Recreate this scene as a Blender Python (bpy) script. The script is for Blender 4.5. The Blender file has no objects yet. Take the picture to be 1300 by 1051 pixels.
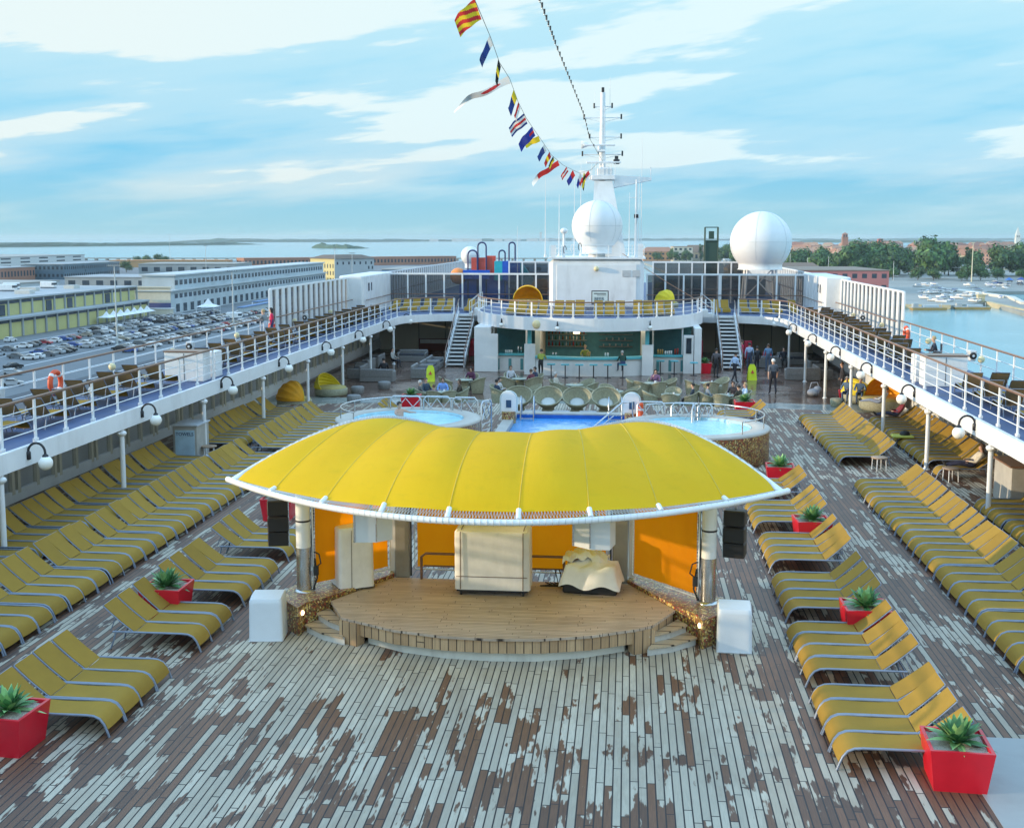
import bpy, math, random
from mathutils import Vector, Matrix, Quaternion
random.seed(11)
sc = bpy.context.scene
COL = sc.collection
PI = math.pi
R = math.radians

# ------------------------------------------------------------------ helpers
class MB:
    """collects shapes, then links them as ONE mesh object"""
    def __init__(s):
        s.v = []; s.f = []; s.m = []; s.s = []
    def add(s, vs, fs, mi=0, smooth=False):
        b = len(s.v)
        s.v += [tuple(p) for p in vs]
        for f in fs:
            s.f.append([b + i for i in f]); s.m.append(mi); s.s.append(smooth)
        return s
    def box(s, c, d, mi=0, rz=0, bev=0.0, taper=1.0, rx=0):
        x, y, z = d[0] / 2, d[1] / 2, d[2] / 2
        if bev <= 0:
            vs = [(i * x * (taper if k < 0 else 1), j * y * (taper if k < 0 else 1), k * z) for k in (-1, 1) for j in (-1, 1) for i in (-1, 1)]
            fs = [(0, 2, 3, 1), (4, 5, 7, 6), (0, 1, 5, 4), (2, 6, 7, 3), (0, 4, 6, 2), (1, 3, 7, 5)]
        else:
            b = min(bev, x * .9, y * .9, z * .9)
            rings = []
            for zz, ins in ((-z, b), (-z + b, 0), (z - b, 0), (z, b)):
                t = taper if zz < 0 else 1
                xx, yy = x * t - ins, y * t - ins
                xo, yo = x * t, y * t
                if ins:
                    ring = [(-xx + 0, -yy), (xx, -yy), (xx, -yy), (xx, yy), (xx, yy), (-xx, yy), (-xx, yy), (-xx, -yy)]
                    ring = [(-xx + b * .3, -yy), (xx - b * .3, -yy), (xx, -yy + b * .3), (xx, yy - b * .3), (xx - b * .3, yy), (-xx + b * .3, yy), (-xx, yy - b * .3), (-xx, -yy + b * .3)]
                else:
                    ring = [(-xo + b, -yo), (xo - b, -yo), (xo, -yo + b), (xo, yo - b), (xo - b, yo), (-xo + b, yo), (-xo, yo - b), (-xo, -yo + b)]
                rings.append([(p[0], p[1], zz) for p in ring])
            vs = [p for r in rings for p in r]
            fs = [tuple(range(7, -1, -1)), tuple(range(24, 32))]
            for r in range(3):
                for i in range(8):
                    j = (i + 1) % 8
                    fs.append((r * 8 + i, r * 8 + j, r * 8 + 8 + j, r * 8 + 8 + i))
        M = Matrix.Rotation(rz, 3, 'Z') @ Matrix.Rotation(rx, 3, 'X')
        c = Vector(c)
        return s.add([M @ Vector(p) + c for p in vs], fs, mi)
    def tube(s, pts, r, n=8, mi=0, caps=True, closed=False, smooth=True):
        pts = [Vector(p) for p in pts]
        N = len(pts)
        rs = r if isinstance(r, (list, tuple)) else [r] * N
        T = []
        for i in range(N):
            if closed:
                t = pts[(i + 1) % N] - pts[i - 1]
            else:
                t = pts[min(i + 1, N - 1)] - pts[max(i - 1, 0)]
            T.append(t.normalized() if t.length > 1e-9 else Vector((0, 0, 1)))
        u = T[0].orthogonal().normalized()
        if abs(T[0].z) < .9:
            u = (Vector((0, 0, 1)) - T[0] * T[0].z).normalized()
        vs = []
        for i in range(N):
            if i:
                q = T[i - 1].rotation_difference(T[i]); u = q @ u
            w = T[i].cross(u).normalized()
            off = PI / n if n == 4 else 0
            for k in range(n):
                a = 2 * PI * k / n + off
                vs.append(pts[i] + (u * math.cos(a) + w * math.sin(a)) * rs[i])
        fs = []
        for i in range(N if closed else N - 1):
            a, b = i * n, ((i + 1) % N) * n
            for k in range(n):
                j = (k + 1) % n
                fs.append((a + k, a + j, b + j, b + k))
        s.add(vs, fs, mi, smooth)
        if caps and not closed:
            s.add([vs[k] for k in range(n)], [tuple(range(n - 1, -1, -1))], mi)
            s.add([vs[(N - 1) * n + k] for k in range(n)], [tuple(range(n))], mi)
        return s
    def cyl(s, a, b, r, n=16, mi=0, r2=None):
        return s.tube([a, b], [r, r if r2 is None else r2], n, mi)
    def lathe(s, c, prof, n=24, mi=0, smooth=True, a0=0, a1=2 * PI, sx=1, sy=1):
        full = abs(a1 - a0 - 2 * PI) < 1e-6
        c = Vector(c); K = n if full else n + 1
        vs = []
        for (r, z) in prof:
            for k in range(K):
                a = a0 + (a1 - a0) * k / n
                vs.append(c + Vector((r * math.cos(a) * sx, r * math.sin(a) * sy, z)))
        fs = []
        for i in range(len(prof) - 1):
            for k in range(n):
                j = (k + 1) % K
                fs.append((i * K + k, i * K + j, (i + 1) * K + j, (i + 1) * K + k))
        return s.add(vs, fs, mi, smooth)
    def sphere(s, c, r, n=16, m=10, mi=0, sz=1.0):
        return s.lathe(c, [(max(1e-4, r * math.sin(PI * i / m)), -r * sz * math.cos(PI * i / m)) for i in range(m + 1)], n, mi)
    def prism(s, poly, z0, z1, mi=0, mt=None):
        n = len(poly)
        area = sum(poly[i][0] * poly[(i + 1) % n][1] - poly[(i + 1) % n][0] * poly[i][1] for i in range(n))
        if area < 0: poly = poly[::-1]
        vs = [(p[0], p[1], z0) for p in poly] + [(p[0], p[1], z1) for p in poly]
        s.add(vs, [(i, (i + 1) % n, n + (i + 1) % n, n + i) for i in range(n)], mi)
        s.add(vs[n:], [tuple(range(n))], mi if mt is None else mt)
        s.add(vs[:n], [tuple(range(n - 1, -1, -1))], mi)
        return s
    def sheet(s, grid, mi=0, smooth=True, th=0.0):
        """grid[i][j] of points -> surface; with th it gets a back side"""
        a, b = len(grid), len(grid[0])
        vs = [Vector(p) for r in grid for p in r]
        fs = [(i * b + j, i * b + j + 1, (i + 1) * b + j + 1, (i + 1) * b + j) for i in range(a - 1) for j in range(b - 1)]
        if not th:
            return s.add(vs, fs, mi, smooth)
        nr = []
        for i in range(a):
            for j in range(b):
                du = Vector(grid[min(i + 1, a - 1)][j]) - Vector(grid[max(i - 1, 0)][j])
                dv = Vector(grid[i][min(j + 1, b - 1)]) - Vector(grid[i][max(j - 1, 0)])
                nn = du.cross(dv); nr.append(nn.normalized() if nn.length > 1e-9 else Vector((0, 0, 1)))
        K = len(vs)
        back = [vs[k] + nr[k] * th for k in range(K)]
        f2 = [tuple(f[::-1]) for f in fs]
        s.add(vs, f2, mi, smooth)
        s.add(back, fs, mi, smooth)
        edge = [i * b for i in range(a)] + [(a - 1) * b + j for j in range(1, b)] + [i * b + b - 1 for i in range(a - 2, -1, -1)] + [j for j in range(b - 2, 0, -1)]
        n = len(edge)
        s.add([vs[k] for k in edge] + [back[k] for k in edge], [(i, (i + 1) % n, n + (i + 1) % n, n + i) for i in range(n)], mi)
        return s
    def build(s, name, mats, parent=None, loc=None):
        me = bpy.data.meshes.new(name)
        me.from_pydata(s.v, [], s.f)
        mats = mats if isinstance(mats, (list, tuple)) else [mats]
        for m in mats: me.materials.append(m)
        me.polygons.foreach_set('material_index', s.m)
        me.polygons.foreach_set('use_smooth', s.s)
        me.update()
        o = bpy.data.objects.new(name, me); COL.objects.link(o)
        if parent: o.parent = parent
        if loc: o.location = loc
        return o

def tag(o, label=None, cat=None, group=None, kind=None):
    if label: o['label'] = label
    if cat: o['category'] = cat
    if group: o['group'] = group
    if kind: o['kind'] = kind
    return o
def empty(name, loc=(0, 0, 0), rz=0.0, label=None, cat=None, group=None):
    o = bpy.data.objects.new(name, None); COL.objects.link(o)
    o.empty_display_size = .2
    o.location = loc; o.rotation_euler = (0, 0, rz)
    return tag(o, label, cat, group)
def copy_tree(o, parent=None):
    c = o.copy(); COL.objects.link(c); c.parent = parent
    for ch in list(o.children):
        copy_tree(ch, c)
    return c
def put(proto, used, loc, rz, label, group=None, sc_=None):
    """first use moves the prototype, later uses copy it"""
    o = proto if not used else copy_tree(proto)
    used.append(1)
    o.location = loc; o.rotation_euler = (0, 0, rz); o['label'] = label
    if group: o['group'] = group
    if sc_: o.scale = sc_ if isinstance(sc_, tuple) else (sc_,) * 3
    return o
ORD = ['zeroth', 'first', 'second', 'third', 'fourth', 'fifth', 'sixth', 'seventh', 'eighth', 'ninth', 'tenth', 'eleventh', 'twelfth', 'thirteenth', 'fourteenth', 'fifteenth', 'sixteenth', 'seventeenth', 'eighteenth', 'nineteenth', 'twentieth']
def nth(i):
    if i <= 20: return ORD[i]
    if i >= 100: return 'hundredth' if i == 100 else 'hundred-and-' + nth(i - 100)
    t = {2: 'twenty', 3: 'thirty', 4: 'forty', 5: 'fifty', 6: 'sixty', 7: 'seventy', 8: 'eighty', 9: 'ninety'}[i // 10]
    return t + '-' + ORD[i % 10] if i % 10 else t[:-1] + 'ieth'
def arc(cx, cy, r, a0, a1, n, z=None):
    L = [(cx + r * math.cos(a0 + (a1 - a0) * i / n), cy + r * math.sin(a0 + (a1 - a0) * i / n)) for i in range(n + 1)]
    return L if z is None else [(x, y, z) for x, y in L]
def lerp(a, b, t): return a + (b - a) * t

# ------------------------------------------------------------------ materials
class NT:
    def __init__(s, m):
        m.use_nodes = True; s.t = m.node_tree; s.n = s.t.nodes; s.l = s.t.links
    def node(s, typ, **k):
        n = s.n.new(typ)
        for a, b in k.items():
            if a in ('operation', 'blend_type', 'data_type', 'noise_dimensions', 'voronoi_dimensions', 'feature', 'interpolation_type', 'wave_type', 'bands_direction', 'wave_profile'): setattr(n, a, b)
            else: n.inputs[a].default_value = b
        return n
    def link(s, a, b): s.l.new(a, b)
    def math(s, op, a, b=None, c=None, clamp=False):
        n = s.n.new('ShaderNodeMath'); n.operation = op; n.use_clamp = clamp
        for i, x in enumerate((a, b, c)):
            if x is None: continue
            if isinstance(x, (int, float)): n.inputs[i].default_value = x
            else: s.l.new(x, n.inputs[i])
        return n.outputs[0]
    def mix(s, f, a, b, blend='MIX'):
        n = s.n.new('ShaderNodeMix'); n.data_type = 'RGBA'; n.blend_type = blend
        for i, x in ((0, f), (6, a), (7, b)):
            if isinstance(x, (int, float)): n.inputs[i].default_value = x
            elif isinstance(x, tuple): n.inputs[i].default_value = (*x[:3], 1)
            else: s.l.new(x, n.inputs[i])
        return n.outputs[2]
    def ramp(s, f, stops, interp='LINEAR'):
        n = s.n.new('ShaderNodeValToRGB'); n.color_ramp.interpolation = interp
        e = n.color_ramp.elements
        while len(e) < len(stops): e.new(.5)
        for i, (p, c) in enumerate(stops):
            e[i].position = p; e[i].color = (*c[:3], 1) if isinstance(c, tuple) else (c, c, c, 1)
        s.l.new(f, n.inputs[0]); return n.outputs[0]
    def noise(s, vec, scale, detail=3, rough=.55, dim='3D'):
        n = s.n.new('ShaderNodeTexNoise'); n.noise_dimensions = dim
        n.inputs['Scale'].default_value = scale; n.inputs['Detail'].default_value = detail; n.inputs['Roughness'].default_value = rough
        if vec is not None: s.l.new(vec, n.inputs['Vector'])
        return n.outputs[0]
    def coords(s, which='Object'):
        return s.n.new('ShaderNodeTexCoord').outputs[which]
    def pos(s): return s.n.new('ShaderNodeNewGeometry').outputs['Position']
    def sep(s, v):
        n = s.n.new('ShaderNodeSeparateXYZ'); s.l.new(v, n.inputs[0]); return n.outputs
    def comb(s, x=0, y=0, z=0):
        n = s.n.new('ShaderNodeCombineXYZ')
        for i, a in enumerate((x, y, z)):
            if isinstance(a, (int, float)): n.inputs[i].default_value = a
            else: s.l.new(a, n.inputs[i])
        return n.outputs[0]
    def vmul(s, v, k):
        n = s.n.new('ShaderNodeVectorMath'); n.operation = 'MULTIPLY'; s.l.new(v, n.inputs[0]); n.inputs[1].default_value = k; return n.outputs[0]
    def bump(s, h, strength=.3, dist=.02):
        n = s.n.new('ShaderNodeBump'); n.inputs['Strength'].default_value = strength; n.inputs['Distance'].default_value = dist
        s.l.new(h, n.inputs['Height']); return n.outputs[0]
    @property
    def bsdf(s): return s.n['Principled BSDF']

MATS = {}
def pm(name, col, rough=.6, metal=0.0, var=.12, scale=3.0, bump=0.0, bscale=40, rnd=.06, dirt=0.0, emit=None, spec=None):
    """plain surface with procedural unevenness of colour and gloss"""
    if name in MATS: return MATS[name]
    m = bpy.data.materials.new(name); t = NT(m); b = t.bsdf
    v = t.coords('Object')
    n = t.noise(v, scale, 5, .6)
    lo = tuple(c * (1 - var) for c in col); hi = tuple(min(1, c * (1 + var)) for c in col)
    c = t.ramp(n, [(.3, lo), (.7, hi)])
    if rnd:
        r = t.n.new('ShaderNodeObjectInfo').outputs['Random']
        k = t.math('MULTIPLY_ADD', r, 2 * rnd, 1 - rnd)
        c = t.mix(1.0, c, t.comb(k, k, k), 'MULTIPLY')
    if dirt:
        d = t.noise(t.vmul(v, (scale * .6, scale * .6, scale * .15)), 2.0, 6, .65)
        c = t.mix(t.ramp(d, [(.52, 0.0), (.78, dirt)]), c, (.16, .13, .10))
    t.link(c, b.inputs['Base Color'])
    rr = t.math('MULTIPLY_ADD', n, .25, rough - .12, True)
    t.link(rr, b.inputs['Roughness'])
    b.inputs['Metallic'].default_value = metal
    if spec is not None: b.inputs['Specular IOR Level'].default_value = spec
    if bump:
        t.link(t.bump(t.noise(v, bscale, 4), bump, .01), b.inputs['Normal'])
    if emit:
        b.inputs['Emission Color'].default_value = (*emit[0], 1); b.inputs['Emission Strength'].default_value = emit[1]
    MATS[name] = m
    return m

def glass(name, col, rough=.05, alpha=.35):
    m = bpy.data.materials.new(name); t = NT(m); b = t.bsdf
    n = t.noise(t.coords('Object'), .8, 3)
    t.link(t.ramp(n, [(.3, tuple(c * .7 for c in col)), (.7, tuple(c * 1.3 for c in col))]), b.inputs['Base Color'])
    b.inputs['Roughness'].default_value = rough
    b.inputs['Alpha'].default_value = alpha
    b.inputs['Specular IOR Level'].default_value = .5
    return m

white = pm('white_paint', (.76, .77, .77), .40, var=.06, scale=1.2, dirt=.20, rnd=.03)
white_fascia = pm('fascia_paint', (.80, .81, .82), .33, var=.05, scale=.7, dirt=.22, rnd=.0)
cream = pm('cream_wall', (.62, .58, .47), .6, var=.06, scale=.6, dirt=.1)
dark_metal = pm('dark_metal', (.03, .03, .035), .4, .3, rnd=.02)
chrome = pm('steel', (.55, .56, .57), .25, .9, var=.08, scale=4, rnd=.02)
tube_mat = pm('aluminium_tube', (.21, .25, .32), .38, .2, var=.12, scale=6)
fabric_y = pm('mesh_fabric', (.305, .186, .034), .85, var=.07, scale=2.2, bump=.25, bscale=160, rnd=.09, spec=.12)
fabric_shaded = pm('shaded_mesh_fabric', (.33, .21, .085), .75, var=.1, scale=2.2, bump=.25, bscale=160, rnd=.1)  # browner copy of the mesh, shade on the backs put into its colour
wood_rail = pm('varnished_wood', (.21, .11, .065), .35, var=.2, scale=8)
blue_floor = pm('blue_deck_covering', (.055, .090, .19), .55, var=.25, scale=.8, dirt=.2, rnd=0)
teal = pm('turquoise_paint', (.10, .45, .52), .45, var=.08)
darkteal = pm('dark_teal_wall', (.09, .30, .33), .5, var=.15)
wicker = pm('wicker', (.30, .285, .19), .7, var=.25, scale=14, bump=.6, bscale=60)
wicker_grey = pm('grey_wicker', (.20, .195, .19), .7, var=.25, scale=14, bump=.6, bscale=60)
cushion = pm('pale_cushion', (.56, .58, .56), .8, var=.05)
cushion_dark = pm('dark_cushion', (.05, .05, .06), .8, var=.15)
red_pot = pm('red_planter', (.60, .012, .03), .35, var=.1, scale=2)
gravel = pm('gravel', (.42, .38, .30), .9, var=.5, scale=60, bump=.8, bscale=80)
leaf = pm('agave_leaf', (.085, .24, .085), .5, var=.5, scale=6, rnd=.2)
leaf_l = pm('agave_leaf_pale', (.26, .46, .17), .5, var=.35, scale=6, rnd=.2)
canvas_white = pm('white_canvas_cover', (.80, .78, .76), .8, var=.07, scale=3, bump=.35, bscale=9, dirt=.12)
white_box_m = pm('white_cover', (.66, .70, .74), .6, var=.04, scale=2, bump=.15, bscale=6)
speaker_dark = pm('speaker_brown', (.035, .027, .022), .6, var=.2)

tent_orange = pm('orange_parasol_cloth', (.80, .36, .01), .75, var=.15, scale=2, bump=.5, bscale=4)
tent_yellow = pm('yellow_parasol_cloth', (.74, .57, .02), .75, var=.15, scale=2, bump=.4, bscale=4)
globe = pm('opal_globe', (.86, .85, .80), .25, var=.03, rnd=.02)
rubber = pm('black_rubber', (.02, .02, .02), .7)
red_paint = pm('red_paint', (.55, .06, .03), .4)
life_red = pm('lifebuoy_orange', (.75, .10, .03), .5)
fluor = pm('fluorescent_plastic', (.62, .75, .02), .4)
skin_m = pm('skin', (.55, .33, .24), .55, var=.08, scale=8)
# ------------------------------------------------------------------ special materials
def mat_deck():
    m = bpy.data.materials.new('teak_planks'); t = NT(m); b = t.bsdf
    p = t.coords('Object'); X, Y, Z = t.sep(p)
    u = t.math('DIVIDE', X, .125); pid = t.math('FLOOR', u); fx = t.math('FRACT', u)
    def wn(a, c=0.0):
        n = t.n.new('ShaderNodeTexWhiteNoise'); n.noise_dimensions = '2D'
        t.link(t.comb(a, c, 0), n.inputs['Vector']); return n.outputs[0]
    r1 = wn(pid)
    v = t.math('DIVIDE', t.math('MULTIPLY_ADD', r1, 17.3, Y), 1.75)
    sid = t.math('FLOOR', v); fy = t.math('FRACT', v)
    r2 = wn(pid, sid)
    big = t.noise(t.comb(t.math('MULTIPLY', X, .75), t.math('MULTIPLY', Y, .36), 0), 1.0, 4, .6)
    mid = t.noise(t.comb(t.math('MULTIPLY', X, 3.0), t.math('MULTIPLY', Y, .95), 3.1), 1.0, 3, .6)
    fine = t.noise(t.comb(t.math('MULTIPLY', X, 13), t.math('MULTIPLY', Y, 1.5), 9.7), 1.0, 4, .65)
    w = t.math('MULTIPLY_ADD', mid, .68, t.math('MULTIPLY', big, .62))
    w = t.math('MULTIPLY_ADD', fine, .30, w)
    w = t.math('MULTIPLY_ADD', r2, .30, w)
    ax = t.math('ABSOLUTE', X)
    # where rain water has stayed: strips of the aisles, under the loungers and on the near deck; the apron before the stage has dried
    aisle = t.math('MULTIPLY', t.ramp(t.math('DIVIDE', ax, 16.0), [(.27, 0.0), (.33, 1.0), (.46, .6), (.52, 1.0), (.62, .9), (.75, .3)]), .082)
    far = t.math('MULTIPLY', t.ramp(t.math('DIVIDE', Y, 60.0), [(.25, .7), (.30, .1), (.36, 0.0), (.46, .5)]), .055)
    dry = t.math('MULTIPLY', t.ramp(t.math('DIVIDE', t.math('ABSOLUTE', t.math('SUBTRACT', Y, 20.4)), 4.0), [(.12, 1.0), (.7, 0.0)]), t.ramp(t.math('DIVIDE', ax, 8.0), [(.5, 1.0), (.72, 0.0)]))
    w = t.math('ADD', w, t.math('ADD', aisle, far))
    w = t.math('MULTIPLY_ADD', dry, -.13, w)
    wet = t.ramp(w, [(.975, 0.0), (1.045, 1.0)])
    film = t.ramp(w, [(1.07, 0.0), (1.16, 1.0)])
    grain = t.noise(t.comb(t.math('MULTIPLY', X, 60), t.math('MULTIPLY', Y, 3.0), 1.0), 1.0, 4, .6)
    dryc = t.mix(r2, (.40, .345, .26), (.60, .53, .41))
    dryc = t.mix(t.ramp(grain, [(.3, .35), (.6, 0.0)]), dryc, (.24, .22, .19))
    spots = t.noise(p, 6.0, 2); dryc = t.mix(t.ramp(spots, [(.72, 0.0), (.80, .6)]), dryc, (.16, .15, .13))
    grime = t.noise(t.comb(t.math('MULTIPLY', X, 2.6), t.math('MULTIPLY', Y, .7), 5.5), 1.0, 5, .65)
    dryc = t.mix(t.ramp(grime, [(.45, 0.0), (.72, .55)]), dryc, (.26, .20, .14))
    wetc = t.mix(r2, (.080, .042, .026), (.185, .086, .044))
    wetc = t.mix(film, wetc, (.070, .058, .064))
    wetc = t.mix(t.ramp(grain, [(.35, .4), (.6, 0.0)]), wetc, (.035, .022, .018))
    c = t.mix(wet, dryc, wetc)
    gapx = t.math('MINIMUM', fx, t.math('SUBTRACT', 1.0, fx))
    gapy = t.math('MULTIPLY', t.math('MINIMUM', fy, t.math('SUBTRACT', 1.0, fy)), 14)
    gap = t.ramp(t.math('MINIMUM', gapx, gapy), [(.055, 1.0), (.11, 0.0)])
    c = t.mix(gap, c, (.012, .012, .014))
    t.link(c, b.inputs['Base Color'])
    rough = t.mix(wet, (.80, .80, .80), (.55, .55, .55))
    rough = t.mix(film, rough, (.16, .16, .16))
    t.link(rough, b.inputs['Roughness'])
    h = t.math('SUBTRACT', t.math('MULTIPLY', grain, .25), gap)
    h = t.math('MULTIPLY', h, t.math('MULTIPLY_ADD', film, -.8, 1.0))
    t.link(t.bump(h, .5, .006), b.inputs['Normal'])
    return m
teak = mat_deck()

def mat_boards(name, c0, c1, w, along='X', length=1.6, gapc=(.03, .02, .015), rough=.5, shift=0.0):
    m = bpy.data.materials.new(name); t = NT(m); b = t.bsdf
    p = t.coords('Object'); X, Y, Z = t.sep(p)
    if along == 'X': a, l = Y, X
    elif along == 'Y': a, l = X, Y
    else: a, l = X, Z
    u = t.math('DIVIDE', t.math('ADD', a, shift), w); pid = t.math('FLOOR', u); fx = t.math('FRACT', u)
    n = t.n.new('ShaderNodeTexWhiteNoise'); n.noise_dimensions = '2D'; t.link(t.comb(pid, 0, 0), n.inputs['Vector'])
    v = t.math('DIVIDE', t.math('MULTIPLY_ADD', n.outputs[0], 9.1, l), length); sid = t.math('FLOOR', v); fy = t.math('FRACT', v)
    n2 = t.n.new('ShaderNodeTexWhiteNoise'); n2.noise_dimensions = '2D'; t.link(t.comb(pid, sid, 0), n2.inputs['Vector'])
    c = t.mix(n2.outputs[0], c0, c1)
    k = {'X': (2, 50, 4), 'Y': (50, 2, 4), 'Z': (50, 4, 2)}[along]
    g = t.noise(t.vmul(p, k), 1.0, 4, .6)
    c = t.mix(t.ramp(g, [(.3, .4), (.6, 0.0)]), c, tuple(x * .5 for x in c0))
    st = t.noise(p, 1.3, 5, .6); c = t.mix(t.ramp(st, [(.5, 0.0), (.75, .35)]), c, tuple(x * .45 for x in c0))
    gx = t.math('MINIMUM', fx, t.math('SUBTRACT', 1.0, fx))
    gy = t.math('MULTIPLY', t.math('MINIMUM', fy, t.math('SUBTRACT', 1.0, fy)), length / w)
    gap = t.ramp(t.math('MINIMUM', gx, gy), [(.03, 1.0), (.08, 0.0)])
    c = t.mix(gap, c, gapc)
    t.link(c, b.inputs['Base Color']); b.inputs['Roughness'].default_value = rough
    t.link(t.bump(t.math('SUBTRACT', t.math('MULTIPLY', g, .2), gap), .5, .005), b.inputs['Normal'])
    return m
stage_top = mat_boards('stage_boards', (.49, .37, .275), (.64, .50, .38), .085, 'X', 1.35)
stage_riser = mat_boards('stage_riser_boards', (.46, .29, .155), (.62, .42, .24), .16, 'Z', 3.0)
step_wood = mat_boards('step_boards', (.48, .35, .22), (.58, .44, .29), .3, 'X', 3.0)

def mat_mosaic(name, s=26.0, gold=.5):
    m = bpy.data.materials.new(name); t = NT(m); b = t.bsdf
    p = t.coords('Object')
    v = t.n.new('ShaderNodeTexVoronoi'); v.inputs['Scale'].default_value = s; v.inputs['Randomness'].default_value = .8; t.link(p, v.inputs['Vector'])
    r = t.sep(v.outputs['Color'])[0]
    c = t.ramp(r, [(.0, (.16, .05, .04)), (.2, (.38, .17, .05)), (.4, (.66, .46, .12)), (.62, (.26, .20, .08)), (.75, (.46, .08, .05)), (.88, (.80, .66, .32))], 'CONSTANT')
    e = t.n.new('ShaderNodeTexVoronoi'); e.feature = 'DISTANCE_TO_EDGE'; e.inputs['Scale'].default_value = s; e.inputs['Randomness'].default_value = .8; t.link(p, e.inputs['Vector'])
    g = t.ramp(e.outputs['Distance'], [(.03, 1.0), (.09, 0.0)])
    c = t.mix(g, c, (.06, .045, .03)); t.link(c, b.inputs['Base Color'])
    b.inputs['Roughness'].default_value = .28
    t.link(t.bump(t.math('SUBTRACT', r, g), .6, .004), b.inputs['Normal'])
    return m
mosaic = mat_mosaic('gold_mosaic')

def mat_canopy():
    m = bpy.data.materials.new('yellow_canopy_cloth'); t = NT(m); b = t.bsdf
    p = t.coords('Object')
    n = t.noise(p, .7, 4); n2 = t.noise(t.vmul(p, (2, 2, 6)), 1.2, 4, .6)
    c = t.ramp(n, [(.3, (.91, .56, .006)), (.7, (.95, .61, .010))])
    c = t.mix(t.ramp(n2, [(.55, 0.0), (.8, .25)]), c, (.62, .42, .01))
    t.link(c, b.inputs['Base Color']); b.inputs['Roughness'].default_value = .6; b.inputs['Specular IOR Level'].default_value = .2
    wr = t.math('ADD', t.noise(p, 2.2, 3), t.math('MULTIPLY', t.noise(t.vmul(p, (4.5, 1.1, 1.4)), 1.3, 4, .6), .9))
    t.link(t.bump(wr, .30, .035), b.inputs['Normal'])
    tr = t.n.new('ShaderNodeBsdfTranslucent'); t.link(c, tr.inputs['Color'])
    mx = t.n.new('ShaderNodeMixShader'); mx.inputs[0].default_value = .42
    t.link(b.outputs[0], mx.inputs[1]); t.link(tr.outputs[0], mx.inputs[2])
    t.link(mx.outputs[0], t.n['Material Output'].inputs['Surface'])
    return m
canopy_m = mat_canopy()
def mat_thin_cloth(name, c0, c1, k):
    m = bpy.data.materials.new(name); t = NT(m); b = t.bsdf; p = t.coords('Object')
    c = t.ramp(t.noise(p, 1.2, 4), [(.3, c0), (.7, c1)])
    t.link(c, b.inputs['Base Color']); b.inputs['Roughness'].default_value = .7; b.inputs['Specular IOR Level'].default_value = .15
    t.link(t.bump(t.noise(p, 3, 3), .12, .02), b.inputs['Normal'])
    tr = t.n.new('ShaderNodeBsdfTranslucent'); t.link(c, tr.inputs['Color'])
    mx = t.n.new('ShaderNodeMixShader'); mx.inputs[0].default_value = k
    t.link(b.outputs[0], mx.inputs[1]); t.link(tr.outputs[0], mx.inputs[2]); t.link(mx.outputs[0], t.n['Material Output'].inputs['Surface'])
    return m
orange_wall = mat_thin_cloth('orange_canvas', (.90, .27, .003), (.95, .32, .005), .62)

def mat_water(name, c0, c1, rough, bs, bump, stretch=(1, 1, 1)):
    m = bpy.data.materials.new(name); t = NT(m); b = t.bsdf
    p = t.coords('Object'); q = t.vmul(p, stretch)
    n = t.noise(q, bs * .12, 4)
    t.link(t.mix(t.ramp(n, [(.35, 0.0), (.65, 1.0)]), c0, c1), b.inputs['Base Color'])
    b.inputs['Roughness'].default_value = rough
    b.inputs['IOR'].default_value = 1.33
    t.link(t.bump(t.noise(q, bs, 5, .6), bump, .3), b.inputs['Normal'])
    return m
sea = mat_water('lagoon_water', (.17, .36, .40), (.22, .42, .46), .16, .25, .06)
def mat_pool():
    m = bpy.data.materials.new('pool_water'); t = NT(m); b = t.bsdf
    p = t.coords('Object'); X, Y, Z = t.sep(p)
    r = t.math('SQRT', t.math('ADD', t.math('POWER', t.math('MULTIPLY', X, .55), 2.0), t.math('POWER', t.math('MULTIPLY', t.math('SUBTRACT', Y, .4), .42), 2.0)))
    n = t.noise(p, 2.2, 6, .7)
    f = t.math('SUBTRACT', t.math('MULTIPLY_ADD', n, 1.3, .25), t.math('MULTIPLY', r, .75))
    c = t.mix(t.ramp(f, [(.22, 0.0), (.62, .85)]), (.06, .33, .70), (.62, .84, .90))
    t.link(c, b.inputs['Base Color']); b.inputs['Roughness'].default_value = .12; b.inputs['IOR'].default_value = 1.33
    t.link(t.bump(t.noise(p, 5, 5, .65), .5, .08), b.inputs['Normal'])
    return m
pool_m = mat_pool()
spa_m = mat_water('spa_water', (.32, .66, .80), (.50, .80, .88), .12, 6.0, .25)

def mat_polished():
    m = bpy.data.materials.new('polished_deck_floor'); t = NT(m); b = t.bsdf
    p = t.coords('Object'); X, Y, Z = t.sep(p)
    n = t.noise(p, .55, 5, .6)
    d = t.math('ADD', t.math('MULTIPLY', n, 2.2), Y)
    brown = t.ramp(n, [(.3, (.105, .062, .045)), (.7, (.17, .105, .078))])
    edge = t.math('ADD', t.math('MULTIPLY', t.math('POWER', t.math('DIVIDE', X, 13.0), 2.0), -.2), t.math('SUBTRACT', d, 60.6))
    c = t.mix(t.ramp(edge, [(0.0, 0.0), (.12, 1.0)]), (.33, .36, .34), brown)
    t.link(c, b.inputs['Base Color'])
    t.link(t.ramp(n, [(.35, .12), (.65, .32)]), b.inputs['Roughness'])
    return m
polished = mat_polished()
painted_deck = pm('grey_painted_steel', (.30, .31, .30), .45, var=.1, scale=1.0, dirt=.25, rnd=0)
glass_dark = glass('tinted_glass', (.04, .042, .045), .06, .80)
glass_screen = glass('grey_screen_glass', (.26, .30, .32), .08, .32)
glass_bar = glass('bar_glass', (.06, .14, .16), .06, .25)
bldg_glass = pm('building_glass', (.035, .05, .07), .15, var=.3, rnd=.1)

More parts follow.
